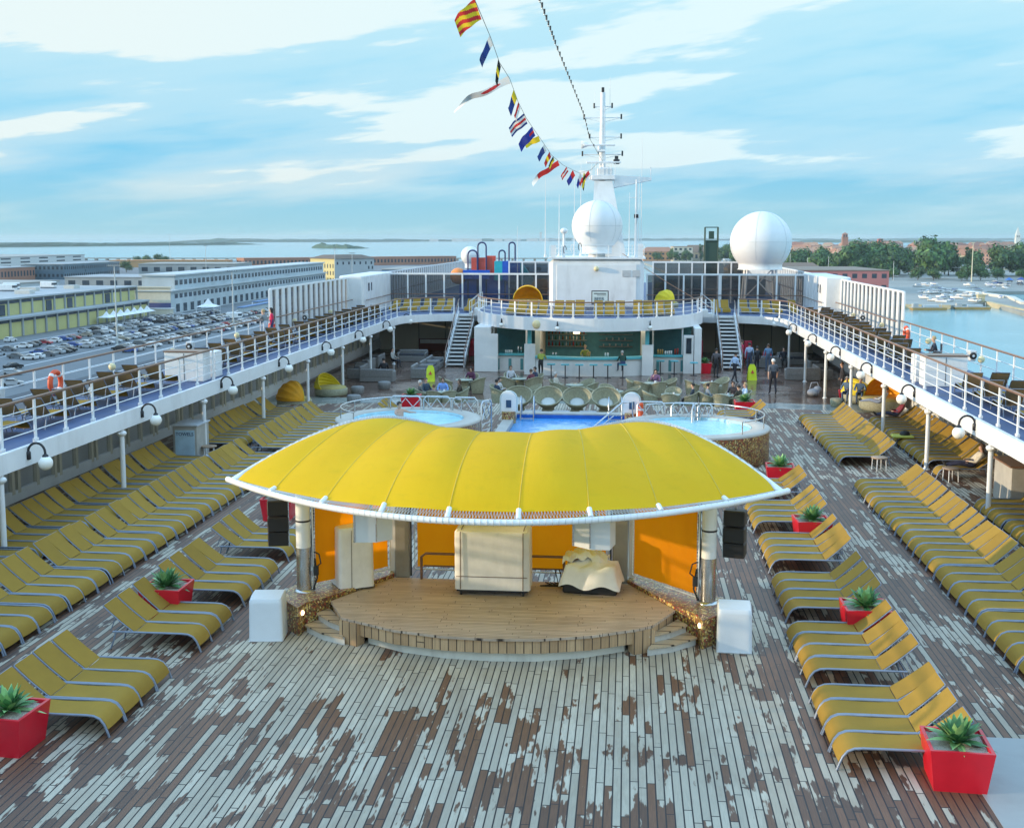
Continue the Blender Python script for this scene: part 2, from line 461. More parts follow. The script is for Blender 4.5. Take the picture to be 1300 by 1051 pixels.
# ------------------------------------------------------------------ sky and sun
SUN_EL, SUN_AZ = R(8.5), (-.980, -.200)      # low sun over the port side, a little astern
w = bpy.data.worlds.new('World'); sc.world = w
wt = NT(w); wn_ = w.node_tree.nodes; bg = wn_['Background']
sky = wn_.new('ShaderNodeTexSky'); sky.sky_type = 'NISHITA'; sky.sun_disc = False
sky.sun_elevation = SUN_EL; sky.sun_rotation = math.atan2(SUN_AZ[0], SUN_AZ[1]) % (2 * PI)
sky.altitude = 20; sky.air_density = 1.0; sky.dust_density = .6; sky.ozone_density = 2.0
d = wt.coords('Generated'); dx, dy, dz = wt.sep(d)
grad = wt.ramp(dz, [(0.0, (.36, .66, .77)), (.03, (.30, .64, .82)), (.06, (.20, .60, .87)), (.10, (.20, .63, .90)), (.15, (.28, .70, .93)), (.22, (.38, .78, .95)), (.5, (.38, .70, 1.0)), (1.0, (.36, .68, 1.08))])
zz = wt.math('ADD', wt.math('MAXIMUM', dz, 0.0), .10)
px_ = wt.math('DIVIDE', dx, zz); py_ = wt.math('DIVIDE', dy, zz)
warp = wt.noise(wt.comb(px_, py_, 0.0), .6, 3)
c1 = wt.noise(wt.comb(wt.math('MULTIPLY_ADD', warp, .8, wt.math('MULTIPLY', px_, .42)), wt.math('MULTIPLY', py_, .62), 5.3), 1.0, 6, .52)
c2 = wt.noise(wt.comb(wt.math('MULTIPLY', dx, 3.4), wt.math('MULTIPLY', dy, 3.4), wt.math('MULTIPLY_ADD', dx, -3.6, wt.math('MULTIPLY', dz, 24.0))), 1.0, 6, .54)
up = wt.ramp(dz, [(.02, .0), (.06, .09), (.10, .17), (.14, .25), (.19, .33), (.24, .34), (.35, .20), (1.0, .08)])
cm = wt.math('ADD', wt.math('MULTIPLY_ADD', c2, .75, wt.math('MULTIPLY', c1, .75)), up)
mask = wt.ramp(cm, [(.70, 0.0), (.95, .42), (1.22, 1.0)], 'EASE')
side = wt.ramp(wt.math('MULTIPLY_ADD', dx, 1.0, .5), [(.1, 0.0), (.5, 1.0)])
low = wt.ramp(dz, [(.008, .1), (.045, .9), (.10, 0.0)])
mask2 = wt.math('MULTIPLY', wt.ramp(c2, [(.47, 0.0), (.70, 1.0)]), low)
colr = wt.mix(wt.math('MULTIPLY', mask, .92), grad, wt.mix(side, (.86, .955, .94), (.80, .97, 1.0)))
colr = wt.mix(wt.math('MULTIPLY', mask2, .6), colr, wt.mix(side, (.80, .84, .80), (.70, .82, .88)))
over = wt.ramp(dz, [(.22, 0.0), (.5, 1.0)])
colr = wt.mix(over, colr, wt.mix(1.0, colr, (1.62, 1.72, 1.86), 'MULTIPLY'))
colr = wt.mix(1.0, colr, (7.7, 7.7, 7.7), 'MULTIPLY')
fin = wt.mix(.05, colr, sky.outputs[0])
wt.link(fin, bg.inputs['Color']); bg.inputs['Strength'].default_value = .1
sl = bpy.data.lights.new('sun', 'SUN'); sl.energy = 3.1; sl.angle = R(.6); sl.color = (1.0, .80, .54)
so = bpy.data.objects.new('sun', sl); COL.objects.link(so)
sd = Vector((SUN_AZ[0] * math.cos(SUN_EL), SUN_AZ[1] * math.cos(SUN_EL), math.sin(SUN_EL)))
so.rotation_euler = sd.to_track_quat('Z', 'Y').to_euler(); so.location = sd * 300

# ------------------------------------------------------------------ camera
cam = bpy.data.cameras.new('camera'); co = bpy.data.objects.new('camera', cam); COL.objects.link(co)
rt = Vector((.99517439, .09812199, 0)); dn = Vector((.01184646, -.12014937, -.99268514)); fw = Vector((-.09740424, .98789483, -.12073198))
M = Matrix(((rt.x, -dn.x, -fw.x), (rt.y, -dn.y, -fw.y), (rt.z, -dn.z, -fw.z))).to_4x4(); M.translation = (2.5, 0, 8.0)
co.matrix_world = M
cam.sensor_width = 36; cam.lens = 36 * 1480 / 1300; cam.shift_y = -(525.5 - 481) / 1300
cam.clip_start = .2; cam.clip_end = 120000
sc.camera = co
sc.view_settings.view_transform = 'Standard'; sc.view_settings.look = 'None'; sc.view_settings.gamma = 1; sc.view_settings.exposure = 0.45
sc.cycles.max_bounces = 6; sc.cycles.transparent_max_bounces = 12; sc.cycles.diffuse_bounces = 3; sc.cycles.glossy_bounces = 3
sc.cycles.caustics_reflective = False; sc.cycles.caustics_refractive = False
try:
    sc.cycles.use_denoising = True; sc.cycles.denoiser = 'OPENIMAGEDENOISE'
except Exception: pass
# ------------------------------------------------------------------ decks and hull
def struct(mb, name, mats): return tag(mb.build(name, mats), kind='structure')
POOL_EDGE = 54.2
front = [(16.0 * math.cos(a), 52.6 + 3.2 * math.sin(a)) for a in [PI * i / 28 for i in range(29)]]
b = MB(); b.prism([(-16, 4), (16, 4)] + front, -.25, 0, 0)
struct(b, 'teak_deck', teak)
b = MB(); b.prism([(-16.3, 50), (16.3, 50), (16.3, 140), (-16.3, 140)], -.55, -.4, 0); struct(b, 'lounge_floor', polished)
b = MB(); b.prism([(7.7, 6), (13.2, 6), (13.2, 18.62), (7.7, 18.62)], .0, .006); struct(b, 'painted_deck_strip', painted_deck)
b = MB()
for s in (-1, 1):
    b.add([(s * 16.5, -30, 2.1), (s * 16.5, 175, 2.1), (s * 13.5, 175, -24.9), (s * 15.2, -30, -24.9)], [(0, 1, 2, 3)])
b.box((0, -3, -10), (32.6, 13.4, 19.0))
b.box((0, 100, -12), (32.0, 140, 22.0))
struct(b, 'hull', pm('hull_white', (.75, .76, .77), .4, var=.04, scale=.2, dirt=.1))

# upper side decks with their white fascia, round the corners and across the front
ZD, ZF = 2.62, 2.15
def corner(s, off=0.0):
    # inner edge of the side deck: straight, then a quarter turn of radius 4 into the cross deck
    r = 4.0 + off
    L = [(s * (12.95 - off), -2.0)]
    for i in range(13):
        a = PI / 2 * i / 12
        L.append((s * (8.95 + (r - 2 * off) * math.cos(a) if False else 8.95 + (4.0 - off) * math.cos(a)), 77.0 + (4.0 - off) * math.sin(a)))
    return L
inner = corner(-1) + corner(1)[::-1]
poly = inner + [(16.4, -2.0), (16.4, 140), (-16.4, 140), (-16.4, -2.0)]
def fascia_strip(pts, z0, z1, th, mb, mi=0):
    n = len(pts)
    out = [(p[0], p[1]) for p in pts]
    vs = []; 
    for i in range(n):
        a = Vector((*pts[max(i - 1, 0)], 0)); c = Vector((*pts[min(i + 1, n - 1)], 0)); t = (c - a).normalized(); q = Vector((t.y, -t.x, 0)) * th
        p = Vector((*pts[i], 0))
        vs.append((p.x, p.y, p.x + q.x, p.y + q.y))
    for i in range(n - 1):
        a, c = vs[i], vs[i + 1]
        P = [(a[0], a[1], z0), (c[0], c[1], z0), (c[0], c[1], z1), (a[0], a[1], z1), (a[2], a[3], z0), (c[2], c[3], z0), (c[2], c[3], z1), (a[2], a[3], z1)]
        mb.add(P, [(0, 1, 2, 3), (5, 4, 7, 6), (3, 2, 6, 7), (1, 0, 4, 5)], mi)
b = MB()
for s in (-1, 1):
    c = corner(s)
    for i in range(len(c) - 1):
        p, q = c[i], c[i + 1]
        if i == 0: o1, o2 = (s * 16.4, p[1]), (s * 16.4, q[1])
        else: o1, o2 = (s * 16.4, lerp(77, 82, (i - 1) / 12)), (s * 16.4, lerp(77, 82, i / 12))
        b.prism([p, q, o2, o1], ZD - .12, ZD)
b.prism([(-8.95, 81.0), (8.95, 81.0), (16.4, 82.0), (16.4, 140), (-16.4, 140), (-16.4, 82.0)], ZD - .12, ZD)
struct(b, 'upper_deck', [blue_floor])
b = MB()
for s in (-1, 1):
    b.box((s * 14.6, 39, ZF + .16), (3.3, 80, .06))
b.box((0, 110, ZF + .16), (32, 57, .06))
struct(b, 'upper_deck_soffit', white)
b = MB()
c = corner(-1) + [(-6, 81)]
fascia_strip(c, ZF, ZD + .04, .14, b)
tag(b.build('deck_fascia', white_fascia), 'white curved steel fascia edging the upper walkway on the shaded port side', 'fascia', 'upper deck fascias')
b = MB()
c = [(6, 81)] + corner(1)[::-1]
fascia_strip(c, ZF, ZD + .04, .14, b)
tag(b.build('deck_fascia', white_fascia), 'white curved steel fascia edging the upper walkway on the sunlit starboard side', 'fascia', 'upper deck fascias')
# back wall of the covered lounge
b = MB(); b.box((0, 86.2, 1.0), (32, .2, 2.9)); 
for x in range(-15, 16, 2): b.box((x, 86.08, .9), (.06, .03, 2.6), 1)
o = b.build('lounge_back_wall', [cream, pm('wall_seam', (.25, .23, .18), .6)])
tag(o, 'cream panelled wall at the back of the covered lounge', 'wall')

# ------------------------------------------------------------------ posts carrying the side decks
def make_post(h, z0):
    b = MB(); b.tube([(0, 0, 0), (0, 0, h)], .075, 14)
    o = b.build('deck_post', white)
    tag(o, None, 'post')
    f = MB(); f.lathe((0, 0, 0), [(.13, 0), (.13, .02), (.09, .05), (.075, .06)], 14); f.build('foot_flange', white, o)
    l = MB(); l.lathe((0, 0, h - .30), [(.080, -.02), (.13, .02), (.15, .07), (.13, .12), (.08, .15)], 16); l.lathe((0, -.23, h - .22), [(.0, 0), (.055, 0), (.055, .05), (.0, .05)], 12)
    l.build('speaker_collar', white, o)
    return o
for (h, z0, ys) in ((ZF + .1, 0, (20, 27, 34, 41, 48)), (ZF + .5, -.4, (55, 62, 69, 76))):
    for s, side in ((-1, 'port'), (1, 'starboard')):
        for k, y in enumerate(ys):
            p = make_post(h, z0); p.location = (s * 12.9, y, z0)
            i = k + (0 if z0 == 0 else 5)
            p['label'] = 'white round deck post, %s from the near end of the %s row' % (nth(i), {'port': 'left-hand', 'starboard': 'right-hand'}[side]) if i else 'white round deck post nearest the viewer in the %s row' % {'port': 'left-hand', 'starboard': 'right-hand'}[side]
            p['group'] = 'posts under the upper walkways'

# ------------------------------------------------------------------ railings
def railing(name, pts, z, n_post, label, h=1.18, bars=3, group='deck railings', post_r=.045, step=1.68, flat=True):
    L = [0]
    for i in range(len(pts) - 1): L.append(L[-1] + math.dist(pts[i], pts[i + 1]))
    def at(d):
        for i in range(len(L) - 1):
            if d <= L[i + 1] + 1e-6:
                t = (d - L[i]) / max(1e-6, L[i + 1] - L[i])
                return (lerp(pts[i][0], pts[i + 1][0], t), lerp(pts[i][1], pts[i + 1][1], t))
        return pts[-1]
    root = empty(name, (*pts[0], z), 0, label, 'railing', group)
    o0 = Vector((*pts[0], z))
    P = [Vector((*p, z)) - o0 for p in pts]
    b = MB(); b.tube([p + Vector((0, 0, h)) for p in P], .042, 8); b.build('handrail', wood_rail, root)
    for k in range(bars):
        b = MB(); b.tube([p + Vector((0, 0, h * (k + 1) / (bars + 1) + .02)) for p in P], .016, 5); b.build('rail_bar', white, root)
    n = max(1, min(95, round(L[-1] / step)))
    pb = MB(); pb.box((0, 0, (h - .03) / 2), (.04, .10, h - .03), 0); pb.box((0, 0, .05), (.07, .2, .1), 0)
    p0 = pb.build('post', white, root)
    for i in range(n + 1):
        d = L[-1] * i / n; q = at(d); a = at(min(L[-1], d + .05)); c = at(max(0, d - .05))
        p = p0 if i == 0 else p0.copy()
        if i: COL.objects.link(p); p.parent = root
        p.location = (q[0] - o0.x, q[1] - o0.y, 0); p.rotation_euler = (0, 0, math.atan2(a[1] - c[1], a[0] - c[0]) - PI / 2)
    return root
for s, side in ((-1, 'left'), (1, 'right')):
    c = [(p[0] + s * .10, p[1]) for p in corner(s)]; c[0] = (c[0][0], 14.0)
    c = [p for p in c if abs(p[0]) > (9.35 if s < 0 else 9.95)]
    railing('railing', c, ZD, 60, 'white railing with wooden handrail along the inner edge of the %s upper walkway' % side)
    railing('railing', [(s * 16.3, 14.0), (s * 16.3, 60.4)], ZD, 26, 'white railing with wooden handrail along the outer ship side of the %s upper walkway' % side, bars=2, step=1.9)
    x = s * 7.0
    railing('railing', [((-7.85 if s < 0 else 8.45), 81.05), (s * 7.3, 81.05)], ZD, 1, 'short white railing beside the top of the %s stairs' % side, step=.6)

# ------------------------------------------------------------------ gooseneck globe lamps on the fascia
def make_lamp():
    r = empty('globe_lamp'); tag(r, None, 'lamp')
    b = MB(); 
    pts = [(0, .0, -.02)] + [(.23 - .23 * math.cos(a), 0, .14 + .25 * math.sin(a)) for a in [PI * i / 10 for i in range(11)]] + [(.46, 0, .08)]
    b.tube(pts, .032, 8); b.lathe((0, 0, -.06), [(.001, 0), (.07, .02), (.07, .2), (.04, .24)], 10); b.lathe((.46, 0, .03), [(.085, 0), (.07, .05), (.035, .08)], 12)
    b.build('bracket', dark_metal, r)
    g = MB(); g.sphere((.46, 0, -.13), .185, 20, 14); g.build('globe', globe, r)
    return r
lamp = make_lamp(); used = []
for s, side in ((-1, 'left'), (1, 'right')):
    for i, y in enumerate((28.2, 35.3, 42.6, 50.0, 57.4, 64.6, 72.2, 79.0)):
        put(lamp, used, (s * 12.80, y, 2.36), 0 if s < 0 else PI, 'opal globe lamp on a black gooseneck, %s along the %s fascia from the near end' % (nth(i + 1), side), 'globe lamps on the fascias')

# ------------------------------------------------------------------ glazed outer screens of the lower deck
def screen_wall(s, side):
    r = empty('window_wall', (s * 16.0, 6, -.0), 0, 'row of tall grey windows with white mullions along the %s side of the lower deck' % side, 'window wall', 'glazed side screens')
    Y0, Y1 = 6, 92
    b = MB(); b.add([(0, 0, .25), (0, Y1 - Y0, .25), (0, Y1 - Y0, ZF + .1), (0, 0, ZF + .1)], [(0, 1, 2, 3)]); b.build('glazing', glass_screen, r)
    b = MB(); b.box((0, (Y1 - Y0) / 2, .1), (.16, Y1 - Y0, .5)); b.box((0, (Y1 - Y0) / 2, ZF + .05), (.16, Y1 - Y0, .16)); b.build('sill', white, r)
    m = MB(); m.box((0, 0, 1.2), (.14, .16, 1.9)); m0 = m.build('mullion', cream, r)
    n = 0; y = .6
    while y < Y1 - Y0 and n < 88:
        q = m0 if n == 0 else m0.copy()
        if n: COL.objects.link(q); q.parent = r
        q.location = (-s * .02, y, 0); n += 1
        y += .34 if n % 3 == 1 else 1.15
    b = MB(); y = 2.6
    while y < Y1 - Y0 - 3:
        b.box((-s * .03, y, 1.55), (.1, .99, .09)); y += 7.92
    b.build('transom', cream, r)
    b = MB(); b.tube([(-s * .30, 0, 1.12), (-s * .30, Y1 - Y0, 1.12)], .03, 8); b.build('handrail', wood_rail, r)
    b = MB()
    for k in range(42): b.box((-s * .18, 1 + 2.02 * k, 1.09), (.26, .06, .05))
    b.build('rail_bracket', white, r)
for s, side in ((-1, 'left'), (1, 'right')): screen_wall(s, side)

# ------------------------------------------------------------------ windbreaks on the upper deck
def windbreak(s, y0, y1, label, group='tall windbreak screens', h=2.62, x=16.4):
    r = empty('windbreak', (s * x, y0, ZD), 0, label, 'windbreak', group)
    n = max(1, round((y1 - y0) / 1.15))
    b = MB(); b.tube([(0, 0, h), (0, y1 - y0, h)], .07, 4, smooth=False); b.tube([(0, 0, .06), (0, y1 - y0, .06)], .06, 4, smooth=False); b.build('top_frame', white, r)
    b = MB(); b.add([(s * .06, 0, .1), (s * .06, y1 - y0, .1), (s * .06, y1 - y0, h), (s * .06, 0, h)], [(0, 1, 2, 3)]); b.build('glazing', glass_dark, r)
    b = MB(); b.tube([(-s * .35, 0, 1.15), (-s * .35, y1 - y0, 1.15)], .035, 6); b.build('handrail', wood_rail, r)
    f = MB(); f.box((0, 0, h / 2), (.07, .52, h)); f0 = f.build('fin', white, r)
    for i in range(n + 1):
        q = f0 if i == 0 else f0.copy()
        if i: COL.objects.link(q); q.parent = r
        q.location = (-s * .02, (y1 - y0) * i / n, 0)
    return r
for s, side in ((-1, 'left'), (1, 'right')):
    windbreak(s, 60.5, 77.8, 'windbreak of white fins and dark glass at the after end of the %s upper walkway' % side)
    windbreak(s, 88.2, 136, 'windbreak of white fins running on to the bow beyond the %s white cabin' % side)
    r = empty('deck_cabin', (s * 16.2, 83.0, ZD), 0, 'plain white deck cabin standing between two windbreaks on the %s side' % side, 'cabin', 'white deck cabins')
    b = MB(); b.box((0, 0, 1.38), (1.7, 9.6, 2.76), bev=.06); b.box((-s * .1, -4.95, 1.6), (1.4, .3, 2.3), bev=.05)
    for k in range(7): b.box((-s * .86, -4 + 1.33 * k, 1.38), (.03, .05, 2.6))
    b.build('wall', white, r)
    for k, yy in enumerate((-3.3, -2.5)):
        w_ = MB(); w_.box((-s * .87, yy, 1.95), (.03, .28, .55)); w_.build('window', bldg_glass, r)
    b = MB(); b.tube([(-s * 1.0, -4.8, 1.1), (-s * 1.0, 4.7, 1.1)], .03, 6); b.build('handrail', wood_rail, r)
# ------------------------------------------------------------------ stairs up from the lounge
def stairs(x, label):
    r = empty('stairs', (x, 74.7, -.4), 0, label, 'stairs', 'stairs to the upper deck')
    run, rise, n = 6.2, 3.02, 14
    for s in (-1, 1):
        b = MB(); b.add([(s * .62, -.1, 0), (s * .62, .35, 0), (s * .62, run, rise - .05), (s * .62, run, rise + .25), (s * .62, run - .3, rise + .25), (s * .62, -.1, .3),
                         (s * .57, -.1, 0), (s * .57, .35, 0), (s * .57, run, rise - .05), (s * .57, run, rise + .25), (s * .57, run - .3, rise + .25), (s * .57, -.1, .3)],
                        [(0, 1, 2, 3, 4, 5), (11, 10, 9, 8, 7, 6)] + [(i, (i + 1) % 6, 6 + (i + 1) % 6, 6 + i) for i in range(6)])
        b.build('stringer', white, r)
        b = MB(); b.tube([(s * .62, -.2, .15), (s * .62, -.2, 1.0), (s * .62, .1, 1.15), (s * .62, run, rise + 1.05), (s * .62, run + .3, rise + 1.05)], .03, 8)
        b.build('handrail', wood_rail, r)
        b = MB()
        for k in range(6): b.tube([(s * .62, .2 + k * 1.15, .1 + k * 1.15 * rise / run), (s * .62, .2 + k * 1.15, 1.15 + k * 1.15 * rise / run)], .022, 6)
        b.tube([(s * .62, .1, .65), (s * .62, run, rise + .55)], .016, 6)
        b.build('baluster', white, r)
    t = MB(); t.box((0, 0, -.03), (1.14, .40, .05), 0); t.box((0, -.2, -.045), (1.14, .03, .10), 1)
    t0 = t.build('tread', [pm('stair_tread', (.30, .28, .25), .6), white], r)
    for i in range(n):
        q = t0 if i == 0 else t0.copy()
        if i: COL.objects.link(q); q.parent = r
        q.location = (0, .25 + run * i / n, rise * (i + 1) / n)
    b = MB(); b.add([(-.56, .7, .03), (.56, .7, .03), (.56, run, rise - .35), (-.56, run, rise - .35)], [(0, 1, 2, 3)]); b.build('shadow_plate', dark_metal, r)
stairs(-8.6, 'white steel stairs with wooden handrails at the left of the bar')
stairs(9.2, 'white steel stairs with wooden handrails at the right of the bar')

# ------------------------------------------------------------------ bar under its rounded deck
def ell(x0, x1, n, a=7.5, b_=9.5, cy=78.5, k=1.0):
    L = []
    for i in range(n + 1):
        an = lerp(x0, x1, i / n); L.append((a * k * math.cos(an), cy - b_ * k * math.sin(an)))
    return L
ZB = 3.15
edge = ell(PI, 0, 40)
b = MB(); b.prism([(-7.44, 86)] + ell(PI, 0, 40, 7.44, 9.44) + [(7.44, 86)], ZB - .16, ZB, 0)
struct(b, 'bar_roof_deck', blue_floor)
b = MB(); fascia_strip([(-7.5, 80.9)] + edge + [(7.5, 80.9)], 2.42, ZB + .05, -.14, b)
tag(b.build('bar_fascia', white_fascia), 'white curved fascia over the bar counter', 'fascia')
b = MB(); b.prism(ell(PI, 0, 30, 7.3, 9.3) + [(7.3, 80.5), (-7.3, 80.5)], 2.40, 2.46); struct(b, 'bar_ceiling', white)
railing('railing', ell(PI * .985, PI * .015, 44, 7.45, 9.45), ZB, 20, 'white curved railing with wooden handrail above the bar', h=1.0, step=1.35)
# little steps from the bar roof to the cross deck
for s, side in ((-1, 'left'), (1, 'right')):
    r = empty('steps', (s * 7.9, 79.6, ZD), 0, 'short white steps at the %s end of the bar roof' % side, 'steps', 'steps at the bar roof ends')
    b = MB(); b.box((0, .3, .14), (.7, .9, .28), bev=.02); b.box((-s * .15, .3, .40), (.4, .9, .26), bev=.02); b.build('tread_block', white, r)
    for yy in (-.3, .95):
        b = MB(); b.tube([(s * .35, yy, 0), (s * .35, yy, 1.0), (-s * .4, yy, 1.6), (-s * .4, yy, .5)], .03, 6); b.tube([(s * .35, yy, .55), (-s * .4, yy, 1.1)], .015, 5); b.build('handrail', white, r)

bar = empty('bar', (0, 70, -.4), 0, 'turquoise and white poolside bar with a curved counter under the round deck', 'bar')
def barc(name, m, mats): return m.build(name, mats, bar)
arc_front = lambda x: .35 + .075 * x * x
xs = [lerp(-3.05, 3.45, i / 24) for i in range(25)]
b = MB()
vs = []; 
for x in xs: vs += [(x, arc_front(x), 0), (x, arc_front(x), 1.06), (x, arc_front(x) + .5, 1.06), (x, arc_front(x) + .5, 0)]
fs = []
for i in range(24):
    a, c = i * 4, i * 4 + 4
    for k in range(4): fs.append((a + k, c + k, c + (k + 1) % 4, a + (k + 1) % 4))
b.add(vs, fs)
barc('counter_front', b, white)
b = MB(); vs = []
for x in xs: vs += [(x, arc_front(x) - .16, 1.03), (x, arc_front(x) - .16, 1.16), (x, arc_front(x) + .6, 1.16), (x, arc_front(x) + .6, 1.03)]
b.add(vs, fs); barc('counter_top', b, teal)
for s, x0, x1 in ((-1, -5.9, -3.75), (1, 4.1, 6.0)):
    b = MB(); b.box(((x0 + x1) / 2, 3.0, .5), (x1 - x0, .5, 1.0))
    for k in range(3): b.box((x0 + .35 + k * .75, 2.74, .45), (.18, .03, .7), 1)
    barc('side_counter', b, [white, darkteal])
    b = MB(); b.box(((x0 + x1) / 2, 2.95, 1.06), (x1 - x0, .75, .12), bev=.02); barc('counter_top', b, teal)
    b = MB(); b.add([(x0, 3.15, 1.13), (x1, 3.15, 1.13), (x1, 3.15, 2.8), (x0, 3.15, 2.8)], [(0, 1, 2, 3)]); barc('side_window', b, glass_bar)
    b = MB(); b.box(((x0 + x1) / 2, 3.1, 2.78), (x1 - x0, .12, .12)); b.box((x0 + .04, 3.1, 1.95), (.1, .14, 1.7)); b.box((x1 - .04, 3.1, 1.95), (.1, .14, 1.7)); barc('window_frame', b, white)
for x in (-3.4, 3.78):
    b = MB(); b.box((x, 1.0, .95), (.68, .16, 1.9), bev=.02); barc('screen_panel', b, white)
    b = MB(); b.box((x - .03, 1.15, 1.45), (.24, .2, 2.8)); barc('pillar', b, teal)
for x0, x1, y in ((-7.0, -5.95, 2.4), (6.65, 7.1, 2.5)):
    b = MB(); b.box(((x0 + x1) / 2, y + 1.6, 1.42), (x1 - x0, 3.6, 2.84), bev=.03); barc('end_wall', b, white)
b = MB(); b.box((6.3, 2.3, 1.2), (.62, .1, 2.4), bev=.02); b.box((6.32, 2.23, 1.75), (.32, .04, .95), 1); barc('end_door', b, [white, bldg_glass])
b = MB(); b.box((-5.75, 2.25, 1.2), (.5, .1, 2.4), bev=.02); barc('end_door', b, white)
b = MB(); b.box((0.2, 7.0, 1.4), (13.4, .2, 2.85)); barc('back_wall', b, darkteal)
b = MB(); b.box((-3.0, 4.4, 1.4), (.3, 5.0, 2.8)); b.box((3.55, 4.4, 1.4), (.3, 5.0, 2.8)); barc('inner_wall', b, cream)
b = MB()
for k in range(7): b.box((-3.4 + 1.15 * k, 2.4, 2.77), (.75, 2.4, .04))
barc('ceiling_light_panel', b, pm('ceiling_panel', (.75, .76, .72), .5, emit=((1, .93, .8), 1.6)))
b = MB()
for k in range(3): b.box((-1.4, 6.65, 1.25 + .4 * k), (2.6, .4, .04)); b.box((1.8, 6.65, 1.25 + .4 * k), (2.2, .4, .04))
barc('bottle_shelf', b, pm('shelf', (.25, .28, .26), .3))
bm_ = [pm('bottle_amber', (.20, .08, .01), .15), pm('bottle_green', (.03, .12, .04), .15), pm('bottle_clear', (.55, .60, .58), .12), pm('bottle_red', (.30, .02, .02), .2)]
def make_bottle(m):
    b = MB(); b.lathe((0, 0, 0), [(.0, 0), (.045, .0), (.045, .19), (.018, .25), (.018, .32), (0, .32)], 8)
    o = b.build('bottle', m); return o
protos = [make_bottle(m) for m in bm_]; useds = [[] for _ in protos]
cn = ['amber', 'green', 'clear', 'red']
for k in range(3):
    for i in range(11):
        j = random.randrange(4); x = (-2.6 + .23 * i) if i < 11 else 0
        o = put(protos[j], useds[j], (x, 76.62, -.4 + 1.275 + .4 * k), 0, '%s bottle on the %s bar shelf, %s from its left end' % (cn[j], ('lowest', 'middle', 'top')[k], nth(i + 1)), 'bottles behind the bar', (1, 1, random.uniform(.85, 1.15)))
        o['category'] = 'bottle'
for k in range(4):
    if not useds[k]: bpy.data.objects.remove(protos[k])
gl = MB(); gl.lathe((0, 0, 0), [(0, 0), (.05, .01), (.055, .16), (.05, .16), (.045, .02), (0, .02)], 8); g0 = gl.build('drinking_glass', bm_[2]); ug = []
for i in range(9):
    o = put(g0, ug, (1.0 + .2 * i, 76.62, -.4 + 1.275 + (.4 if i % 2 else 0)), 0, 'clear glass on the right bar shelf, %s from its left end' % nth(i + 1), 'glasses behind the bar'); o['category'] = 'glass'

def make_stool():
    r = empty('bar_stool'); tag(r, None, 'stool')
    b = MB(); b.box((0, 0, .80), (.5, .40, .07), bev=.03); b.build('seat', teal, r)
    b = MB(); b.cyl((0, 0, .02), (0, 0, .77), .035, 10); b.build('column', dark_metal, r)
    b = MB(); b.lathe((0, 0, 0), [(.0, .03), (.2, .02), (.2, 0)], 16); b.build('base', dark_metal, r)
    return r
b = MB(); b.lathe((0, 0, 0), [(0, .30), (.12, .28), (.2, .12), (.21, .0), (.19, 0), (.1, .25)], 16); o = b.build('bar_lamp', pm('lit_amber', (.8, .6, .25), .4, emit=((1, .75, .35), 4.0))); o.location = (-.75, 75.9, 1.75); tag(o, 'warm lit lamp hanging over the back counter of the bar', 'lamp')
for i, (x, y, w_, h_, m_, lab) in enumerate(((-4.9, 72.95, .5, .22, white, 'white stacked crockery on the left side counter'), (-4.2, 72.9, .35, .45, chrome, 'steel coffee machine on the left side counter'), (4.6, 73.0, .4, .35, pm('jar_amber', (.5, .28, .08), .3), 'amber jars on the right side counter'), (5.1, 72.95, .5, .25, white, 'white cups on the right side counter'), (5.6, 73.0, .3, .4, pm('jar_red', (.45, .06, .04), .3), 'red box on the right side counter'), (1.3, 71.0, .3, .25, white, 'white napkin box on the bar counter'), (-1.9, 71.2, .35, .2, chrome, 'steel tray on the left of the bar counter'), (.2, 70.85, .25, .3, pm('jar_amber', (.5, .28, .08), .3), 'amber jar on the bar counter before the barkeeper'))):
    b = MB(); k = max(2, int(w_ / .12))
    for q in range(k): b.lathe((-w_ / 2 + w_ * (q + .5) / k, .03 * (q % 2), 0), [(0, 0), (.05, 0), (.055, h_ * random.uniform(.7, 1)), (0, h_)], 8)
    o = b.build('counter_ware', m_); o.location = (x, y, -.4 + (1.125 if abs(x) > 4 else 1.165)); tag(o, lab, 'tableware', 'things on the bar counters')
st0 = make_stool(); us = []
for i, (x, y) in enumerate(((-2.0, 69.7), (-1.15, 69.6), (-.3, 69.55), (.55, 69.6), (1.4, 69.7), (2.3, 69.9), (4.6, 72.2), (5.45, 72.2), (6.6, 71.4))):
    put(st0, us, (x, y, -.4), 0, 'turquoise bar stool, %s from the left along the bar' % nth(i + 1), 'stools along the bar')
# lamps on the bar fascia
for i, x in enumerate((-5.2, -1.6, 3.9)):
    yy = 78.5 - 9.5 * math.sqrt(1 - (x / 7.5) ** 2) - .03
    put(lamp, used, (x, yy, 2.72), -PI / 2, 'opal globe lamp on a black bracket over the bar, %s from the left' % nth(i + 1), 'globe lamps over the bar', .75)
b = MB(); b.lathe((0, 0, 0), [(0, .07), (.2, .05), (.26, 0), (.26, -.05)], 20); o = b.build('round_fascia_light', pm('warm_lens', (.72, .62, .36), .3)); o.location = (-2.9, 69.67, 2.8); o.rotation_euler = (PI / 2, 0, -.15)
tag(o, 'round cream light set flat on the bar fascia', 'light')

